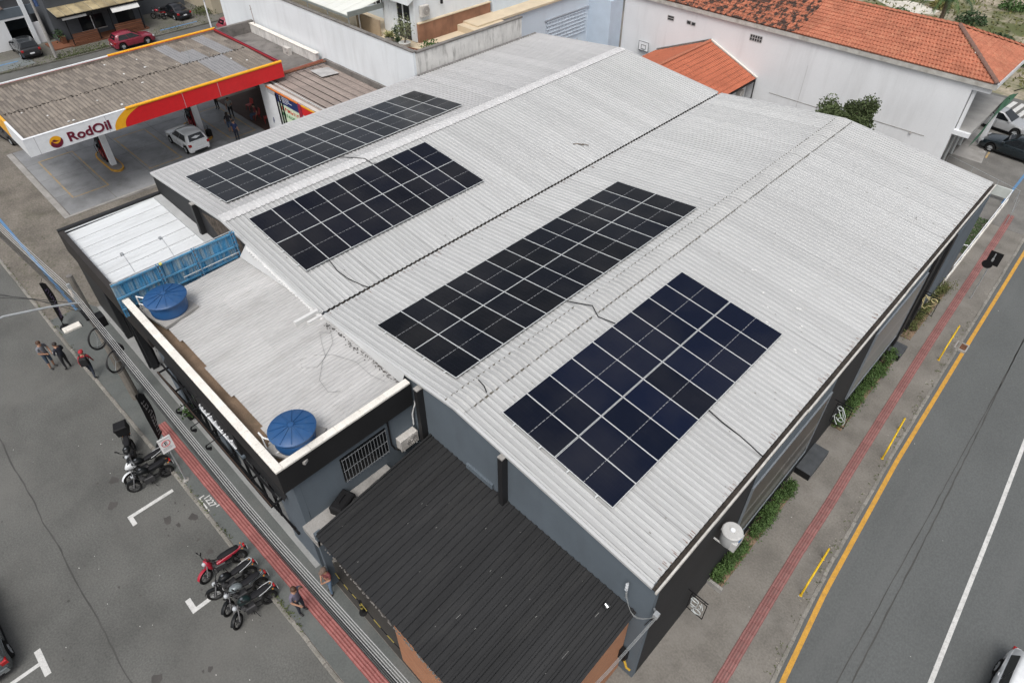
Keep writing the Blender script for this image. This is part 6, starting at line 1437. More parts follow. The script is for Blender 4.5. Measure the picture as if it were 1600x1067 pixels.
for k in range(6):
    wire(-.02 + .045*k, 5.2 + .05*(k % 3) - .03*k, .012 + .005*(k % 2), wk, ['first', 'second', 'third', 'fourth', 'fifth', 'sixth'][k] + ' black telecom cable from the kerb side in the bundle below the power wires', 'black telecom cable bundle', .22 + .035*k)
for k, (x0, lb) in enumerate(((-14.85, 'round coil of black cable hanging nearest the utility pole'), (-12.95, 'round coil of black cable hanging above the walking person in red'))):
    t = thing('cable_coil', lb, 'cable coil', (x0, poly_at(WX, x0)-.12, 4.72), -1.0, 'coils of spare cable')
    for q in range(5): MB().torus((0, .015*q-.03, random.uniform(-.03, .03)), (.1*random.uniform(-1, 1), 1, .15), .40 + .018*q, .014, 24, 5).build('cable_turn', wk, t)
    MB().tube([(0, 0, .4), (0, 0, 0), (.2, 0, -.3)], .01, 5).tube([(0, 0, 0), (-.28, 0, -.2)], .01, 5).build('hanger', galv, t)
t = thing('splice_enclosure', 'black cable splice enclosure hanging from the telecom bundle', 'cable box', (-13.6, -13.2, 4.75), .3); MB().cbox(-.28, .28, -.12, .12, 0, .3, .05).build('casing', blackplast, t); MB().box(-.02, .02, -.02, .02, .3, .5).build('strap', blackmetal, t)
for k, y1 in enumerate((-15.6, -16.6, -17.6)):
    tag(MB().tube([(-15.9, -13.4, 5.9-.25*k), (-19, -15.2+.3*k, 5.55-.25*k), (-27, -19.5-k, 5.4-.2*k), (-40, -26-2*k, 5.8)], .014, 5).build('drop_wire', wk, None, True), ['highest', 'middle', 'lowest'][k] + ' thin black drop wire crossing the street towards the left', 'wire', 'drop wires across the street')
# feather flags
def flag(loc, h, az, label, dark, ink, seed):
    t = thing('feather_flag', label, 'flag', loc, az)
    rod = [(0, 0, 0), (0, 0, h*.55), (.04, 0, h*.85), (.20, 0, h*.97), (.40, 0, h)]
    MB().tube(rod, .014, 6).build('pole', blackmetal, t, True)
    vs = []
    for i in range(15):
        u = i/14; z = lerp(.35, h*.985, u); w_ = .52 - .06*math.sin(u*5) if u < .86 else .52*(1-((u-.86)/.14)**2*.75)
        x0 = 0 if u < .6 else .03*(u-.6)*10*.4
        vs += [(x0, .02*math.sin(u*8), z), (x0 + w_, .09*math.sin(u*7+1), z - .05)]
    c = MB().add(vs, [(2*i, 2*i+1, 2*i+3, 2*i+2) for i in range(14)]).build('cloth', dark, t, True)
    random.seed(seed); b = MB()
    for q in range(12):
        z = .55 + q*(h-1.0)/12; x0 = .14 + .02*math.sin(q); w_ = random.uniform(.16, .26); hh = .13
        yy = .055*math.sin((z/h)*7+1) - .045
        b.box(x0, x0+w_, yy, yy+.004, z, z+.035)
        if random.random() < .7: b.box(x0, x0+.04, yy, yy+.004, z+.036, z+hh)
        if random.random() < .6: b.box(x0+w_-.04, x0+w_, yy, yy+.004, z+.036, z+hh)
    b.build('lettering', ink, c)
    MB().lathe([(.22, 0), (.24, .03), (.20, .10), (.04, .13), (.03, .3)], n=12).build('base', blackplast, t)
flag((-23.45, -13.85, 0), 2.95, 2.55, 'black feather flag with purple lettering beside the pale kerb slab', plain('flag_black', (.014, .011, .013), .8), plain('flag_purple', (.22, .16, .30), .8), 3)
flag((-12.3, -13.62, 0), 3.2, 2.35, 'black feather flag with white lettering behind the parking sign', plain('flag_charcoal', (.013, .012, .013), .8), plain('flag_white', (.34, .33, .33), .8), 6)
t = thing('concrete_slab_block', 'pale rectangular slab on the pavement by the purple-lettered flag', 'slab', (-23.1, -13.6, 0), .0); MB().cbox(-.22, .22, -.42, .42, 0, .12, .02).build('slab', coping, t)
# parking sign
t = thing('parking_sign', 'white square parking sign with an E in a red ring beside the motorcycles', 'sign', (-9.84, -13.68, 0))
MB().cyl((0, 0, -.05), (0, 0, 2.85), .03, n=8).build('post', galv, t)
pl = MB().box(.032, .05, -.26, .24, 2.03, 2.84).build('plate', plain('plate_white', (.86, .86, .86), .4), t)
MB().torus((.052, -.01, 2.50), (1, 0, 0), .155, .014, 26, 6).build('ring', red, pl)
me = text_mesh('E', .27, .003, blackplast, weight=.002, align='CENTER'); inst('letter', me, pl, (.053, -.01, 2.405), (PI/2, 0, PI/2))
for k, zz in enumerate((2.74, 2.26, 2.20, 2.14)): MB().box(.0505, .0545, -.20, .18 - .05*(k % 2), zz, zz+.016).build('text_line', plain('sign_text_grey', (.25, .25, .25), .5), pl)
MB().lathe([(.14, 0), (.14, .02), (.05, .05)], n=12).build('foot', concrete, t)
# stencilled number on the pavement
b = MB().box(-8.55, -7.75, -13.72, -13.67, -.01, .006).box(-8.55, -7.75, -13.22, -13.17, -.01, .006).box(-8.60, -8.55, -13.72, -13.5, -.01, .006).box(-7.75, -7.70, -13.4, -13.17, -.01, .006)
sten = struct(b, 'stencil_mark', paintw)
me = text_mesh('1227', .34, .002, paintw, weight=.006); inst('stencil_digits', me, sten, (-8.5, -13.57, .006))
# yellow pedestrian rails along the avenue kerb
ym = mat('rail_yellow', (.62, .40, .02), .45, var=.1, scale=5)
for k, (x0, x1, y0, y1) in enumerate(((10.87, 10.82, -.3, 1.6), (10.58, 10.47, 7.8, 9.9), (10.22, 10.16, 15.75, 18.0))):
    t = thing('pedestrian_rail', ['yellow kerb rail nearest the camera on the avenue pavement', 'middle of the three yellow kerb rails on the avenue pavement', 'farthest of the three yellow kerb rails, near the drain grate'][k], 'railing', ((x0+x1)/2, (y0+y1)/2, 0), math.atan2(-(x1-x0), y1-y0), 'yellow kerb rails')
    h_ = (y1-y0)/2
    MB().tube([(0, -h_, .0), (0, -h_, .70), (0, -h_+.05, .82), (0, -h_+.16, .86), (0, h_-.16, .86), (0, h_-.05, .82), (0, h_, .70), (0, h_, 0)], .038, 10).build('hoop', ym, t, True)
    for s_ in (-1, 1): MB().cyl((0, s_*h_, 0), (0, s_*h_, .015), .06, n=10).build('foot_plate', ym, t)
# traffic sign seen from behind
t = thing('traffic_sign', 'black-backed traffic sign with a disc and a square plate by the avenue kerb', 'sign', (9.78, 21.94, 0))
MB().cyl((0, 0, -.05), (0, 0, 3.05), .03, n=8).build('post', galv, t)
MB().box(-.26, .34, .02, .035, 2.35, 3.15).build('plate', blackplast, t); MB().cyl((-.12, -.04, 2.35), (-.12, -.055, 2.35), .25, n=20).build('disc', blackplast, t); MB().box(-.05, .05, -.05, .02, 2.6, 2.75).build('clip', galv, t)

# ------------------------------------------------------------------ cars
def rim_mesh(r):
    b = MB().cyl((0, -.02, 0), (0, .02, 0), r, n=18)
    return b
def make_car(name, label, loc, rz, paint, L=4.0, W=1.70, H=1.48, style='hatch', group=None, plate=True, rails=False, lights_on_rear=True):
    t = thing(name, label, 'car', loc, rz, group)
    hl = L/2; w = W/2; wr = .31 if style != 'suv' else .36
    ax_f = hl - .80; ax_r = -hl + (.72 if style in ('hatch', 'suv', 'wagon') else .88)
    base = .20 if style != 'suv' else .26; belt = H*.605
    # x positions with extra stations round the wheel arches
    xs_ = sorted(set([round(q, 3) for q in [-hl, -hl+.06, -hl+.2, 0, hl-.2, hl-.06, hl, -.6, .6, -1.0, .9] + [a + d for a in (ax_f, ax_r) for d in (-.42, -.385, -.30, -.16, 0, .16, .30, .385, .42)]]))
    hood0 = hl*.36; boot0 = {'hatch': -hl+.02, 'wagon': -hl+.02, 'suv': -hl+.02, 'sedan': -hl+.62}[style]
    def deck(x):
        if x > hood0: u = (x-hood0)/(hl-hood0); return lerp(belt+.03, H*.50, u**1.6) - (.16*max(0, (u-.88)/.12)**2)
        if x < boot0: u = (boot0-x)/(hl+boot0+1e-6); return belt + .06 - .03*u - .12*max(0, (u-.8)/.2)**2
        return belt + .02
    def wid(x):
        u = abs(x)/hl; return w*(1 - .045*max(0, u-.55)/.45 - .14*max(0, (u-.86)/.14)**2.2)
    rings = []
    for x in xs_:
        zb = base
        for a in (ax_f, ax_r):
            d = abs(x-a)
            if d < .40: zb = max(zb, wr + math.sqrt(max(.0, .39**2 - d*d))*1.0)
        ww = wid(x); zd = deck(x); zb = min(zb, zd-.12)
        if abs(abs(x)-hl) < 1e-6: zb = max(zb, .32); 
        sec = [(.0, zb), (.80*ww, zb), (.955*ww, zb+.02), (1.0*ww, lerp(zb, zd, .45)), (.985*ww, zd-.12), (.94*ww, zd-.035), (.80*ww, zd+.0), (.4*ww, zd+.018), (0, zd+.024)]
        rings.append([(x, -y, z) for y, z in sec] + [(x, y, z) for y, z in sec[::-1][1:-1]])
    body = MB().loft(rings).build('body', paint, t, 35)
    # cabin: frustum with rounded roof
    zc = belt + .005; zr = H - .04
    fb = hood0 + .10; ff = hl*.36 - .78*(H/1.5)
    if style == 'sedan': rb_, rr = boot0 - .08, boot0 + .62
    else: rb_, rr = -hl + .12, -hl + (.42 if style == 'hatch' else .30)
    wb = w*.93; wt = w*.74
    prof = [(fb, zc, wb*.96), (lerp(fb, ff, .5), lerp(zc, zr, .52), lerp(wb, wt, .5)*.985), (ff, zr-.02, wt), (lerp(ff, rr, .35), zr+.035, wt*1.01), (lerp(ff, rr, .7), zr+.02, wt), (rr, zr-.045, wt*.97), (lerp(rr, rb_, .5), lerp(zr-.045, zc, .42), lerp(wt, wb, .5)*.96), (rb_, zc, wb*.93)]
    # side skin polygon at belt and roof
    def side(x):
        """half width of cabin at height fraction between belt and roof line"""
        return None
    rings = []
    for x, z, hw_ in prof:
        bw = wb*.97 if rb_ < x < fb else wb*.95
        rings.append([(x, -bw, zc-.02), (x, -hw_, max(z-.05, zc-.01)), (x, -hw_*.86, z), (x, 0, z+.02), (x, hw_*.86, z), (x, hw_, max(z-.05, zc-.01)), (x, bw, zc-.02)])
    cab = MB().loft(rings, cap=True, close=True).build('roof', paint, t, 50)
    # glass panes just proud of the cabin skin
    def pane(pts, off, nm):
        P = [Vector(q) for q in pts]; n = (P[1]-P[0]).cross(P[2]-P[0]).normalized()
        if n.dot(Vector(off)) < 0: n = -n
        MB().extr([q + n*.004 for q in P], n*.012).build(nm, glass, t)
    q1, q2 = prof[0], prof[2]
    pane([(lerp(q1[0], q2[0], .08), -.86*q1[2], lerp(q1[1], q2[1], .08)+.03), (lerp(q1[0], q2[0], .08), .86*q1[2], lerp(q1[1], q2[1], .08)+.03), (lerp(q1[0], q2[0], .95), .80*q2[2], lerp(q1[1], q2[1], .95)+.03), (lerp(q1[0], q2[0], .95), -.80*q2[2], lerp(q1[1], q2[1], .95)+.03)], (1, 0, 1), 'windscreen')
    q1, q2 = prof[7], prof[5]
    pane([(lerp(q1[0], q2[0], .16), -.82*q1[2], lerp(q1[1], q2[1], .16)+.012), (lerp(q1[0], q2[0], .16), .82*q1[2], lerp(q1[1], q2[1], .16)+.012), (lerp(q1[0], q2[0], .93), .80*q2[2], lerp(q1[1], q2[1], .93)+.022), (lerp(q1[0], q2[0], .93), -.80*q2[2], lerp(q1[1], q2[1], .93)+.022)], (-1, 0, .6), 'rear_window')
    zg0, zg1 = zc + .035, zr - .085
    def yat(z): return lerp(wb*.975, wt*1.0, (z-zc)/(zr-.05-zc)) + .004
    fx0 = lambda z: lerp(fb, ff, (z-zc)/(zr-zc)) - .10
    rx0 = lambda z: lerp(rb_, rr, (z-zc)/(zr-zc)) + .16
    cuts = [.0, .47, .93] if style != 'wagon' else [.0, .36, .68, .97]
    for s_ in (-1, 1):
        for i in range(len(cuts)-1):
            def xx(z, c): return lerp(fx0(z), rx0(z), c)
            P = [(xx(zg0, cuts[i]+.012), s_*yat(zg0), zg0), (xx(zg0, cuts[i+1]-.012), s_*yat(zg0), zg0), (xx(zg1, cuts[i+1]-.012), s_*yat(zg1), zg1), (xx(zg1, cuts[i]+.012), s_*yat(zg1), zg1)]
            pane(P, (0, s_, .3), 'side_window')
        MB().cbox(fb-.30, fb-.14, s_*(w+.02)-.09*(1 if s_ > 0 else 0)+(.0 if s_ > 0 else -.0), s_*(w+.02)+.09*(1 if s_ < 0 else 0)+.09*(1 if s_ > 0 else -0), belt+.02, belt+.15, .02).build('wing_mirror', paint if style != 'suv' else blackplast, t)
        MB().box(-hl+.5, hl-.5, s_*w*.985-.012, s_*w*.985+.012, base+.01, base+.09).build('sill', blackplast, t)
        for k in range(2): MB().box(.25-k*.95, .37-k*.95, s_*(w*.995)-.014, s_*(w*.995)+.014, belt-.09, belt-.06).build('door_handle', paint, t)
        MB().box(-.165+.0, -.155, s_*w*1.0-.004, s_*w*1.0+.004, base+.12, belt-.02).build('door_seam', blackplast, t)
    # lights, bumpers, plates
    for s_ in (-1, 1):
        y_ = s_*w*.70
        MB().cbox(-hl-.006, -hl+.22, s_*w*.80-.10, s_*w*.80+.10, belt-.24, belt-.05, .03).build('tail_light', redlens, t)
        MB().cbox(hl-.30, hl-.02, y_-.18, y_+.16, H*.40, H*.485, .03).build('headlight', clearlens, t)
    MB().cbox(-hl-.05, -hl+.12, -w*.78, w*.78, .30, .52, .03).build('rear_bumper', paint if style != 'suv' else blackplast, t); MB().cbox(hl-.12, hl+.04, -w*.78, w*.78, .26, .48, .03).build('front_bumper', paint, t)
    MB().box(-hl-.055, -hl-.048, -w*.6, w*.6, .26, .36).build('diffuser', blackplast, t)
    MB().box(hl-.03, hl+.045, -w*.42, w*.42, .50, .60).build('grille', blackplast, t)
    if plate:
        MB().box(-hl-.062, -hl-.052, -.2, .2, .50, .62).build('number_plate', white, t); MB().box(hl+.042, hl+.05, -.2, .2, .36, .48).build('number_plate', white, t)
    MB().box(-hl+.3, hl-.3, -w*.78, w*.78, base-.04, base+.3).build('underbody', blackplast, t)
    if rails:
        for s_ in (-1, 1): MB().tube([(ff-.1, s_*wt*.86, zr+.02), (ff-.25, s_*wt*.86, zr+.07), (rr+.25, s_*wt*.86, zr+.07), (rr+.1, s_*wt*.86, zr)], .02, 6).build('roof_rail', blackmetal, t)
    for xa in (ax_f, ax_r):
        for s_ in (-1, 1):
            wh = bpy.data.objects.new('wheel', None); C.objects.link(wh); wh.parent = t; wh.location = (xa, s_*(w-.085), wr); wh.empty_display_size = .1
            MB().tube([(wr*.86*math.cos(2*PI*i/22), s_*0, wr*.86*math.sin(2*PI*i/22)) for i in range(22)], .001, 4, True) if False else None
            ty = MB(); pr_ = [(wr*.60, -.09), (wr*.93, -.095), (wr, -.07), (wr, .07), (wr*.93, .095), (wr*.60, .09)]
            ty.loft([[(r_*math.cos(2*PI*i/24), y_, r_*math.sin(2*PI*i/24)) for i in range(24)] for r_, y_ in pr_], cap=False); ty.build('tyre', rubber, wh, 50)
            rm = MB(); rm.loft([[(r_*math.cos(2*PI*i/24), s_*y_, r_*math.sin(2*PI*i/24)) for i in range(24)] for r_, y_ in ((wr*.64, .085), (wr*.60, .06), (wr*.20, .045))], cap=False)
            for k in range(6):
                a = k*PI/3; rm.cyl((wr*.1*math.cos(a), s_*.07, wr*.1*math.sin(a)), (wr*.60*math.cos(a), s_*.075, wr*.60*math.sin(a)), .03, n=6)
            rm.cyl((0, s_*.04, 0), (0, s_*.09, 0), wr*.17, n=10); rm.build('rim', galv, wh, 40)
    return t
pw = plain('paint_white', (.70, .72, .73), .25, coat=.6); pr_red = plain('paint_maroon', (.20, .018, .035), .25, coat=.6); pblk = plain('paint_black', (.012, .012, .014), .2, coat=.6); psil = plain('paint_silver', (.42, .43, .44), .28, .3, coat=.6); pblue = plain('paint_dark_teal', (.010, .016, .020), .22, coat=.4); pgrey = plain('paint_grey', (.10, .115, .12), .22, .3, coat=.8); pgreyd = plain('paint_graphite', (.022, .024, .026), .22, coat=.6)
make_car('parked_car', 'white hatchback seen from behind at the store-side fuel pump', (-38.35, .08, .025), PI+.03, pw, 3.95, 1.70, 1.50, 'hatch')
make_car('parked_car', 'dark red hatchback parked along the back street kerb', (-63.0, 6.0, ROADZ), PI/2, pr_red, 3.9, 1.68, 1.46, 'hatch')
make_car('parked_car', 'black SUV reversed to the street in front of the white garage', (-67.75, -2.25, .01), PI-.02, pgreyd, 4.4, 1.82, 1.62, 'suv')
make_car('parked_car', 'black saloon parked nose to the grey yard wall', (-68.0, 12.75, .0), PI+.08, pblk, 4.1, 1.70, 1.44, 'sedan')
make_car('parked_car', 'pinkish red car half hidden behind the canopy corner', (-59.6, 15.6, ROADZ), PI/2, plain('paint_faded_red', (.28, .05, .07), .3, coat=.4), 3.9, 1.65, 1.45, 'hatch')
make_car('parked_car', 'dark car half hidden beneath the street corner of the canopy', (-49.2, -8.7, .0), .15, pgreyd, 4.2, 1.72, 1.48, 'sedan')
make_car('parked_car', 'silver car nosing out from under the green banner', (4.55, 45.9, .01), -.12, psil, 4.3, 1.75, 1.50, 'hatch')
make_car('parked_car', 'near-black estate car in the parking court beside the silver car', (6.55, 41.75, .01), PI-.10, pblue, 4.2, 1.72, 1.50, 'wagon', rails=True)
make_car('parked_car', 'white hatchback on the avenue cut off by the lower right picture corner', (17.48, 0.62, ROADZ), -PI/2-.03, pw, 3.95, 1.70, 1.50, 'hatch')
make_car('parked_car', 'grey car with red tail light cut off by the lower left picture corner', (-8.90, -21.83, ROADZ), PI, pgrey, 4.3, 1.76, 1.46, 'hatch')

# ------------------------------------------------------------------ motorcycles
def make_moto(label, loc, rz, tank_m, accent, steer=.55, lean=.14, kind='street', box=False, seat_m=None, z0=0.0, railm=None, rimm=None):
    t = thing('motorcycle', label, 'motorcycle', (loc[0], loc[1], z0), group='motorcycles parked at the kerb', rot=(lean, 0, rz))
    railm = railm or blackmetal; rimm = rimm or plain('rim_dark', (.045, .045, .047), .5)
    wr = .29; sm = seat_m or plain('seat_vinyl', (.013, .013, .015), .7, spec=.2)
    def wheel(x, nm):
        wh = bpy.data.objects.new(nm, None); C.objects.link(wh); wh.parent = t; wh.location = (x, 0, wr); wh.empty_display_size = .1
        MB().torus((0, 0, 0), (0, 1, 0), wr-.045, .045 if nm == 'front_wheel' else .055, 26, 8).build('tyre', rubber, wh, True)
        b = MB().torus((0, 0, 0), (0, 1, 0), wr-.09, .014, 22, 5)
        for k in range(6): a = k*PI/3; b.cyl((0, 0, 0), ((wr-.09)*math.cos(a), 0, (wr-.09)*math.sin(a)), .012, n=5)
        b.cyl((0, -.06, 0), (0, .06, 0), .05, n=10); b.build('rim', rimm, wh)
        return wh
    wheel(-.62, 'rear_wheel')
    # front assembly turned about the steering head
    piv = Matrix.Translation((.42, 0, 0)) @ Matrix.Rotation(steer, 4, 'Z') @ Matrix.Translation((-.42, 0, 0))
    fw = wheel(.66, 'front_wheel'); fw.matrix_local = piv @ Matrix.Translation((.66, 0, wr))
    b = MB()
    for s_ in (-1, 1): b.cyl((.66, s_*.085, wr), (.44, s_*.085, .92), .022, n=8)
    b.box(.40, .50, -.11, .11, .80, .85).xf(piv).build('fork', plain('fork_grey', (.16, .16, .165), .45), t)
    b = MB().tube([(.30, -.36, .98), (.40, -.24, 1.0), (.44, -.08, .96), (.44, .08, .96), (.40, .24, 1.0), (.30, .36, .98)], .014, 7)
    for s_ in (-1, 1):
        b.cyl((.36, s_*.30, .99), (.27, s_*.40, .975), .022, n=7)
        b.tube([(.38, s_*.24, 1.0), (.42, s_*.30, 1.15)], .008, 5); b.ell((.42, s_*.33, 1.17), (.02, .065, .045), 8, 5)
    b.xf(piv).build('handlebar', blackmetal, t)
    b = MB().ell((.52, 0, .84), (.085, .085, .09), 12, 8); b.xf(piv).build('headlight', clearlens if kind != 'fairing' else accent, t, True)
    b = MB(); arcp = [(.66 + .335*math.cos(a), .0, wr + .335*math.sin(a)) for a in [R(q) for q in range(20, 151, 13)]]
    vs = [(x, s_*.062, z) for x, _, z in arcp for s_ in (-1, 1)] + [(x, 0, z+.02) for x, _, z in arcp]; k_ = len(arcp)
    b.add(vs, [(2*i, 2*i+2, 2*k_+i+1, 2*k_+i) for i in range(k_-1)] + [(2*i+1, 2*i+3, 2*k_+i+1, 2*k_+i) for i in range(k_-1)]); b.xf(piv).build('front_fender', accent, t, True)
    # engine, frame, exhaust
    MB().cbox(-.14, .24, -.13, .13, .24, .50, .03).cyl((.16, 0, .45), (.26, 0, .66), .085, .07, 10).build('engine', mat('engine_grey', (.05, .05, .052), .5, .3, var=.15, scale=8), t)
    for k in range(4): MB().box(.13+.02*k, .31+.01*k, -.10, .10, .50+.035*k, .512+.035*k).build('cooling_fin', plain('fin_grey', (.07, .07, .072), .5), t)
    b = MB().tube([(.44, 0, .88), (.10, 0, .72), (-.45, 0, .66)], .022, 6).tube([(.44, 0, .80), (.26, 0, .35), (-.14, 0, .22)], .02, 6)
    for s_ in (-1, 1): b.cyl((-.62, s_*.10, wr), (-.12, s_*.10, .32), .02, n=6); b.cyl((-.60, s_*.12, wr+.03), (-.45, s_*.12, .68), .022, n=8)
    b.build('frame', blackmetal, t)
    MB().tube([(.28, -.06, .42), (.30, -.12, .24), (.05, -.15, .18), (-.25, -.16, .22)], .022, 7).cyl((-.2, -.16, .22), (-.75, -.17, .36), .05, .055, 10).build('exhaust', plain('exhaust_dark', (.07, .07, .072), .5), t, True)
    def rnd(sections, nm, mt, n=12):
        rings = [[(x, cy + hw_*math.copysign(abs(math.cos(2*PI*i/n))**.75, math.cos(2*PI*i/n)), zc + hh*math.copysign(abs(math.sin(2*PI*i/n))**.75, math.sin(2*PI*i/n))) for i in range(n)] for x, cy, zc, hw_, hh in sections]
        return MB().loft(rings).build(nm, mt, t, 60)
    if kind == 'scooter':
        rnd([(.56, 0, .74, .03, .05), (.50, 0, .78, .10, .16), (.40, 0, .72, .16, .26), (.33, 0, .62, .14, .24), (.28, 0, .55, .06, .15)], 'leg_shield', accent)
        rnd([(.25, 0, .48, .06, .07), (.0, 0, .52, .08, .09), (-.25, 0, .60, .10, .11), (-.6, 0, .68, .09, .08), (-.82, 0, .74, .05, .04)], 'body_cover', accent)
        rnd([(.06, 0, .73, .07, .03), (-.1, 0, .76, .12, .05), (-.4, 0, .79, .125, .05), (-.68, 0, .82, .10, .045), (-.74, 0, .82, .05, .02)], 'seat', sm)
    else:
        rnd([(.36, 0, .84, .05, .05), (.28, 0, .88, .125, .10), (.14, 0, .89, .155, .125), (-.02, 0, .86, .13, .10), (-.10, 0, .82, .07, .05)], 'fuel_tank', tank_m)
        MB().cyl((.18, 0, 1.00), (.18, 0, 1.022), .045, n=12).build('fuel_cap', chrome, t)
        rnd([(-.05, 0, .82, .07, .03), (-.2, 0, .82, .125, .05), (-.45, 0, .84, .13, .05), (-.68, 0, .87, .11, .045), (-.76, 0, .88, .06, .02)], 'seat', sm)
        rnd([(-.3, 0, .72, .10, .06), (-.6, 0, .76, .10, .06), (-.88, 0, .80, .06, .03)], 'tail_cowl', tank_m)
        for s_ in (-1, 1): MB().tube([(-.35, s_*.15, .80), (-.6, s_*.16, .86), (-.85, s_*.11, .90)], .014, 6).build('grab_rail', railm, t, True)
        MB().tube([(-.85, -.11, .90), (-.91, 0, .905), (-.85, .11, .90)], .014, 6).build('grab_rail', railm, t, True)
    if kind == 'fairing':
        rnd([(.66, 0, .82, .02, .03), (.60, 0, .86, .09, .10), (.48, 0, .90, .15, .17), (.36, 0, .88, .17, .16), (.26, 0, .80, .16, .12)], 'fairing', accent); MB().extr([(.50, -.11, 1.02), (.50, .11, 1.02), (.36, .08, 1.17), (.36, -.08, 1.17)], (.012, 0, .01)).build('screen', glass, t)
    MB().cbox(-.96, -.88, -.07, .07, .72, .80, .015).build('tail_light', redlens, t); MB().extr([(-.90, -.09, .72), (-.90, .09, .72), (-1.0, .09, .50), (-1.0, -.09, .50)], (.012, 0, 0)).build('rear_fender', blackplast, t)
    MB().box(-1.005, -.995, -.09, .09, .52, .64).build('number_plate', white, t)
    for s_ in (-1, 1): MB().cyl((.02, s_*.13, .26), (.02, s_*.26, .25), .018, n=6).build('foot_peg', rubber, t); MB().ell((-.84, s_*.15, .76), (.03, .03, .025), 7, 4).build('indicator', plain('lens_amber', (.5, .18, .02), .3), t)
    MB().cyl((-.02, .14, .24), (-.10, .30, .02), .012, n=6).build('side_stand', blackmetal, t)
    if box:
        bx = MB().cbox(-1.12, -.66, -.24, .24, .95, 1.38, .04).build('delivery_box', blackplast, t); MB().box(-1.125, -1.118, -.08, .08, 1.05, 1.12).build('latch', white, bx); MB().cbox(-1.14, -.64, -.26, .26, 1.30, 1.42, .03).build('box_lid', blackplast, bx)
    return t
mblack = plain('moto_black', (.007, .008, .009), .4, spec=.25); rails_ = plain('rail_silver', (.45, .46, .47), .45); mred = plain('moto_red', (.33, .012, .03), .3, coat=.5); msil = plain('moto_silver', (.22, .25, .26), .35, .3); mgreen = plain('moto_green_black', (.010, .022, .022), .3); mwhite = plain('moto_white', (.62, .64, .65), .3, coat=.5)
make_moto('red step-through motorcycle at the far end of the row of four', (-5.05, -14.45), -1.76, mred, mred, .5, .16, 'scooter', z0=ROADZ)
make_moto('black motorcycle second in the row, behind the white bay corner mark', (-4.1, -14.52), -1.62, mblack, mblack, -.35, .14, z0=ROADZ, railm=rails_)
make_moto('silver-tanked motorcycle third in the row of four', (-3.45, -14.45), -1.66, msil, mblack, .6, .14, z0=ROADZ)
make_moto('dark green motorcycle nearest the camera in the row of four', (-2.8, -14.47), -1.70, mgreen, mblack, .75, .16, z0=ROADZ, railm=rails_)
make_moto('white-faired motorcycle parked by the parking sign', (-11.35, -14.62), -1.62, mblack, mwhite, .2, .14, 'fairing', z0=ROADZ, railm=rails_)
make_moto('black motorcycle parked just in front of the white-faired one', (-10.72, -14.7), -1.66, mblack, mblack, -.3, .16, z0=ROADZ)
make_moto('black delivery motorcycle carrying a black cargo box', (-12.5, -14.7), -.32, mblack, mblack, -.3, .10, box=True, z0=ROADZ)
make_moto('dark motorcycle with red light parked inside the black shopfront porch', (-18.4, -11.1), -2.5, mblack, mblack, .3, .12)
make_moto('red motorcycle parked by the grey yard wall near the black saloon', (-68.4, 11.0), PI+.5, mred, mblack, .2, .12)

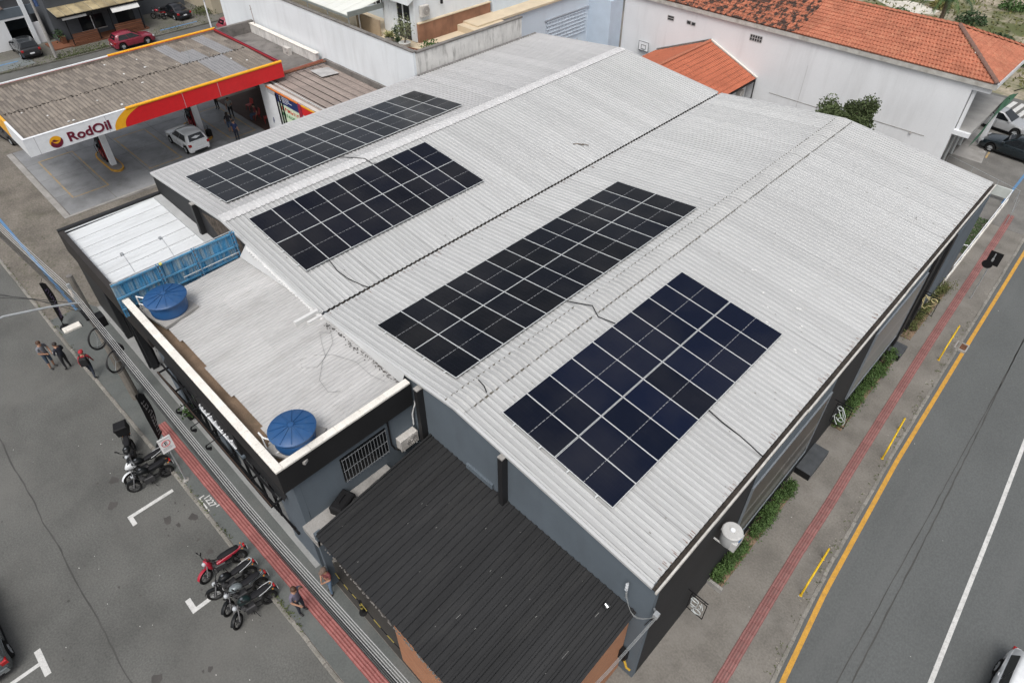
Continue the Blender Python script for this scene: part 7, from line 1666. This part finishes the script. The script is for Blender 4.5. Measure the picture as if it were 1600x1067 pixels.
# ------------------------------------------------------------------ people
def make_person(label, loc, rz, shirt, trousers, shoes, hair, skin=(.36, .20, .13), pose='stand', h=1.72, shorts=False, sleeves='short', arms=None, stride=0.0, cap=None, pack=None, longhair=False, z0=0.0, sit=False):
    """skeleton of edges grown with a skin modifier, baked to one body mesh; x is forward, y is left"""
    t = thing('person', label, 'person', (loc[0], loc[1], z0), rz)
    s = h/1.72; J = {}
    hipz = .90 if not sit else .50
    J['pel'] = (0, 0, hipz+.04); J['spine'] = (.0, 0, hipz+.24); J['chest'] = (.02, 0, hipz+.43); J['neck'] = (.03, 0, hipz+.58); J['head'] = (.05, 0, hipz+.68); J['crown'] = (.05, 0, hipz+.78)
    st = stride
    for sd_, nm in ((1, 'l'), (-1, 'r')):
        f = st*sd_
        J['hip'+nm] = (0, .095*sd_, hipz)
        if sit: J['kne'+nm] = (.42, .13*sd_, .50); J['ank'+nm] = (.44, .13*sd_, .09); J['toe'+nm] = (.60, .14*sd_, .04)
        else:
            J['kne'+nm] = (.04 + f*.6, .105*sd_, .49); J['ank'+nm] = (f*1.15 - .03*(1 if f < 0 else 0), .11*sd_, .09 + (.05 if f < -.1 else 0)); J['toe'+nm] = (f*1.15+.15, .13*sd_, .035)
        J['sho'+nm] = (.0, .19*sd_, hipz+.50)
        a = (arms or {}).get(nm)
        if a is None: J['elb'+nm] = (-.02 - f*.3, .25*sd_, hipz+.22); J['han'+nm] = (.08 - f*.45, .25*sd_, hipz-.02)
        else: J['elb'+nm] = a[0]; J['han'+nm] = a[1]
    E_ = [('pel', 'spine'), ('spine', 'chest'), ('chest', 'neck'), ('neck', 'head'), ('head', 'crown')]
    for n in 'lr': E_ += [('pel', 'hip'+n), ('hip'+n, 'kne'+n), ('kne'+n, 'ank'+n), ('ank'+n, 'toe'+n), ('chest', 'sho'+n), ('sho'+n, 'elb'+n), ('elb'+n, 'han'+n)]
    RAD = {'pel': (.155, .12), 'spine': (.14, .105), 'chest': (.155, .115), 'neck': (.055, .055), 'head': (.085, .10), 'crown': (.075, .085), 'hip': (.095, .095), 'kne': (.062, .062), 'ank': (.042, .042), 'toe': (.045, .03), 'sho': (.065, .065), 'elb': (.044, .044), 'han': (.036, .026)}
    names = list(J); idx = {n: i for i, n in enumerate(names)}
    vs = [Vector(J[n])*s for n in names]; es = [(idx[a], idx[b_]) for a, b_ in E_]; rr = [RAD.get(n, RAD.get(n[:3])) for n in names]
    # fingers: five short chains rooted in each palm
    for n in 'lr':
        hp = Vector(J['han'+n]); d = (hp - Vector(J['elb'+n])).normalized(); side = d.cross(Vector((1, 0, 0)));
        if side.length < .1: side = d.cross(Vector((0, 0, 1)))
        side.normalize(); palm = d.cross(side).normalized()
        for k, (off, ln) in enumerate(((-.030, .060), (-.010, .072), (.010, .068), (.028, .052))):
            a = hp + side*off + d*.055; b1 = a + d*ln*.6; b2 = a + d*ln + palm*.02
            i0 = len(vs); vs += [a*s, b1*s, b2*s]; rr += [(.010, .010), (.009, .009), (.007, .007)]; es += [(idx['han'+n], i0), (i0, i0+1), (i0+1, i0+2)]
        a = hp - side*.04 + d*.015; b1 = a - side*.02 + d*.035; i0 = len(vs); vs += [a*s, b1*s]; rr += [(.011, .011), (.009, .009)]; es += [(idx['han'+n], i0), (i0, i0+1)]
    me = bpy.data.meshes.new('body'); me.from_pydata(vs, es, []); ob = bpy.data.objects.new('body_src', me); C.objects.link(ob)
    md = ob.modifiers.new('skin', 'SKIN'); md.use_smooth_shade = True
    for i, v in enumerate(me.skin_vertices[0].data): v.radius = (rr[i][0]*s, rr[i][1]*s); v.use_root = (i == 0)
    ob.modifiers.new('sub', 'SUBSURF').levels = 1
    dg = bpy.context.evaluated_depsgraph_get(); dg.update()
    bm_ = bpy.data.meshes.new_from_object(ob.evaluated_get(dg)); bpy.data.objects.remove(ob)
    bm_.name = 'body'; bm_.materials.clear()
    skm = plain('skin_%d' % int(skin[0]*100), skin, .6)
    for m_ in (skm, shirt, trousers, shoes): bm_.materials.append(m_)
    segs = [(Vector(J[a])*s, Vector(J[b_])*s, a, b_) for a, b_ in E_]
    for p_ in bm_.polygons:
        c = p_.center; best = None
        for A, B, a, b_ in segs:
            ab = B-A; u = max(0, min(1, (c-A).dot(ab)/max(ab.length_squared, 1e-9))); d = (c-(A+ab*u)).length
            if best is None or d < best[0]: best = (d, a, b_, u)
        _, a, b_, u = best; m_ = 0
        if a in ('pel',) and b_ == 'spine': m_ = 1 if u > .15 or c.z > (hipz+.02)*s else 2
        elif (a, b_) in (('spine', 'chest'),) or b_.startswith('sho'): m_ = 1
        elif (a, b_) == ('chest', 'neck'): m_ = 1 if u < .75 else 0
        elif a == 'pel' or a.startswith('hip'): m_ = 2
        elif a.startswith('kne'): m_ = 0 if (shorts and u > .12) else 2
        elif a.startswith('ank'): m_ = 3
        elif a.startswith('sho'): m_ = 1 if (sleeves == 'long' or u < .65) else 0
        elif a.startswith('elb'): m_ = 1 if (sleeves == 'long' and u < .85) else 0
        if a.startswith('kne') and u > .93: m_ = 3
        p_.material_index = m_; p_.use_smooth = True
    bo = bpy.data.objects.new('body', bm_); C.objects.link(bo); bo.parent = t
    hd = Vector(J['head'])*s + Vector((.0, 0, .035))
    # face and hair
    for sy in (-1, 1):
        MB().ell((hd.x+.088, sy*.032, hd.z+.0), (.008, .013, .009), 6, 4).build('eye', blackplast, t); MB().ell((hd.x-.005, sy*.098, hd.z-.01), (.022, .012, .03), 6, 4).build('ear', skm, t)
    MB().ell((hd.x+.10, 0, hd.z-.02), (.018, .013, .022), 6, 4).build('nose', skm, t); MB().ell((hd.x+.092, 0, hd.z-.058), (.008, .022, .006), 6, 4).build('mouth', plain('lips', (.22, .08, .07), .6), t)
    if cap is not None:
        hm_ = MB().ell((hd.x-.01, 0, hd.z+.02), (.118, .112, .12), 14, 7, .0).build('cap', cap, t, True); MB().extr([(hd.x+.08, -.08, hd.z+.03), (hd.x+.19, -.06, hd.z+.015), (hd.x+.19, .06, hd.z+.015), (hd.x+.08, .08, hd.z+.03)], (0, 0, .012)).build('cap_peak', cap, hm_)
    else:
        MB().ell((hd.x-.02, 0, hd.z+.012), (.112, .106, .115), 14, 7, .0 if not longhair else -.3).build('hair', hair, t, True)
    if longhair: MB().loft([[(hd.x-.05 + .06*math.cos(a)*w_, .09*math.sin(a)*w_, z_) for a in [2*PI*i/10 for i in range(10)]] for z_, w_ in ((hd.z+.05, .9), (hd.z-.1, 1.15), (hd.z-.28, 1.2), (hd.z-.42, .7))]).build('long_hair', hair, t, True)
    if pack is not None:
        cz = (hipz+.34)*s; pk = MB().cbox(-.33, -.13, -.16, .16, cz-.22, cz+.22, .05).build('backpack', pack, t)
        for sy in (-1, 1): MB().tube([(-.14, sy*.11, cz+.18), (.02, sy*.13, cz+.24), (.15, sy*.12, cz+.10), (.10, sy*.14, cz-.12), (-.12, sy*.15, cz-.16)], .018, 6).build('strap', pack, pk)
    return t
cl = lambda n, c: plain('cloth_'+n, c, .85)
hairb = plain('hair_dark', (.018, .012, .009), .6); hairbr = plain('hair_brown', (.07, .032, .016), .6); shoeb = plain('shoe_black', (.015, .014, .014), .6); shoebr = plain('shoe_brown', (.05, .03, .02), .6)
H_ = .90
make_person('man in grey T-shirt and denim shorts facing the man in the dark jacket', (-20.95, -15.3), .55, cl('greyshirt', (.16, .165, .185)), cl('denim_short', (.035, .055, .085)), shoeb, hairbr, h=1.80, shorts=True, arms={'r': ((.06, -.25, H_+.24), (.24, -.10, H_+.14)), 'l': ((.02, .27, H_+.22), (.20, .18, H_+.02))}, z0=ROADZ)
make_person('man in dark jacket and trousers holding a white paper', (-20.3, -14.75), 3.6, cl('navyjacket', (.012, .014, .024)), cl('blacktrouser', (.014, .014, .017)), shoeb, hairb, h=1.74, sleeves='long', arms={'r': ((.04, -.25, H_+.24), (.26, -.12, H_+.10)), 'l': ((.02, .26, H_+.24), (.24, .12, H_+.12))}, z0=ROADZ)
tag(MB().box(-.11, .11, -.005, .005, -.08, .08).build('paper_sheet', white, None, loc=(-20.55, -14.93, .88), rot=(.3, .2, .8)), 'white paper held by the man in the dark jacket', 'paper')
make_person('person in red jacket and cap walking with a black backpack', (-18.75, -14.1), 2.75, cl('redjacket', (.30, .02, .03)), cl('jeansdark', (.018, .024, .038)), shoeb, hairb, h=1.66, sleeves='long', stride=.26, cap=cl('redcap', (.36, .02, .03)), pack=cl('packblack', (.012, .012, .013)))
make_person('man in purple-grey shirt standing by the row of motorcycles', (-1.55, -13.28), .35, cl('mauveshirt', (.13, .12, .165)), cl('navytrouser', (.016, .020, .035)), shoeb, hairbr, h=1.78, arms={'r': ((.05, -.26, H_+.24), (.28, -.18, H_+.10)), 'l': ((.10, .28, H_+.42), (.16, .16, H_+.64))})
make_person('person in red plaid shirt and jeans leaning under the shed corner', (-1.42, -12.12), -1.3, cl('plaid', (.16, .045, .045)), cl('jeansblue', (.11, .17, .25)), shoebr, hairbr, h=1.70, stride=.08, cap=cl('capgrey', (.14, .10, .08)), arms={'r': ((.06, -.22, H_+.24), (.22, -.06, H_+.2)), 'l': ((.06, .22, H_+.24), (.22, .05, H_+.16))})
make_person('woman with long black hair and denim skirt walking under the canopy', (-37.85, 3.25), 2.6, cl('blacktop', (.014, .014, .018)), cl('denimmid', (.05, .075, .13)), shoeb, hairb, h=1.66, longhair=True, shorts=True, stride=.06, z0=.025)
make_person('man in pale grey shirt standing behind the woman at the station', (-40.2, 4.6), -.6, cl('palegrey', (.30, .30, .29)), cl('blacktrouser', (.014, .014, .017)), shoeb, hairb, h=1.75, z0=.025, arms={'l': ((.12, .25, H_+.3), (.30, .12, H_+.30))})
make_person('person in blue uniform nearest the hall eave at the station', (-36.25, 2.95), 2.2, cl('uniformblue', (.02, .035, .10)), cl('navytrouser', (.016, .020, .035)), shoeb, hairb, h=1.68, z0=.025)
make_person('person in dark clothes near the pumps at the far end of the canopy', (-42.6, 4.6), -1.2, cl('charcoal', (.05, .05, .055)), cl('blacktrouser', (.014, .014, .017)), shoeb, hairb, h=1.74, z0=.025)
def bay_chair(loc, rz, label):
    t = thing('chair', label, 'chair', loc, rz); rp_ = plain('chair_red', (.35, .03, .025), .45)
    MB().cbox(-.23, .23, -.23, .23, .40, .45, .02).build('seat', rp_, t); MB().extr([(-.22, -.22, .45), (-.22, .22, .45), (-.30, .20, .85), (-.30, -.20, .85)], (-.03, 0, 0)).build('backrest', rp_, t)
    for sx in (-1, 1):
        for sy in (-1, 1): MB().cyl((.18*sx, .18*sy, .41), (.23*sx, .22*sy, 0), .022, n=6).build('leg', rp_, t)
bay_chair((-38.6, 5.9, .03), -1.7, 'red plastic chair under the seated person in the service bay'); bay_chair((-37.5, 6.2, .03), -1.9, 'empty red plastic chair beside the store wall'); bay_chair((-40.6, 6.4, .03), -1.4, 'red plastic chair deepest in the service bay')
make_person('person in blue jeans sitting on a red chair in the service bay', (-38.55, 5.85), -1.7, cl('maroontop', (.16, .025, .03)), cl('denimmid', (.05, .075, .13)), shoeb, hairb, h=1.70, sit=True, z0=.03)
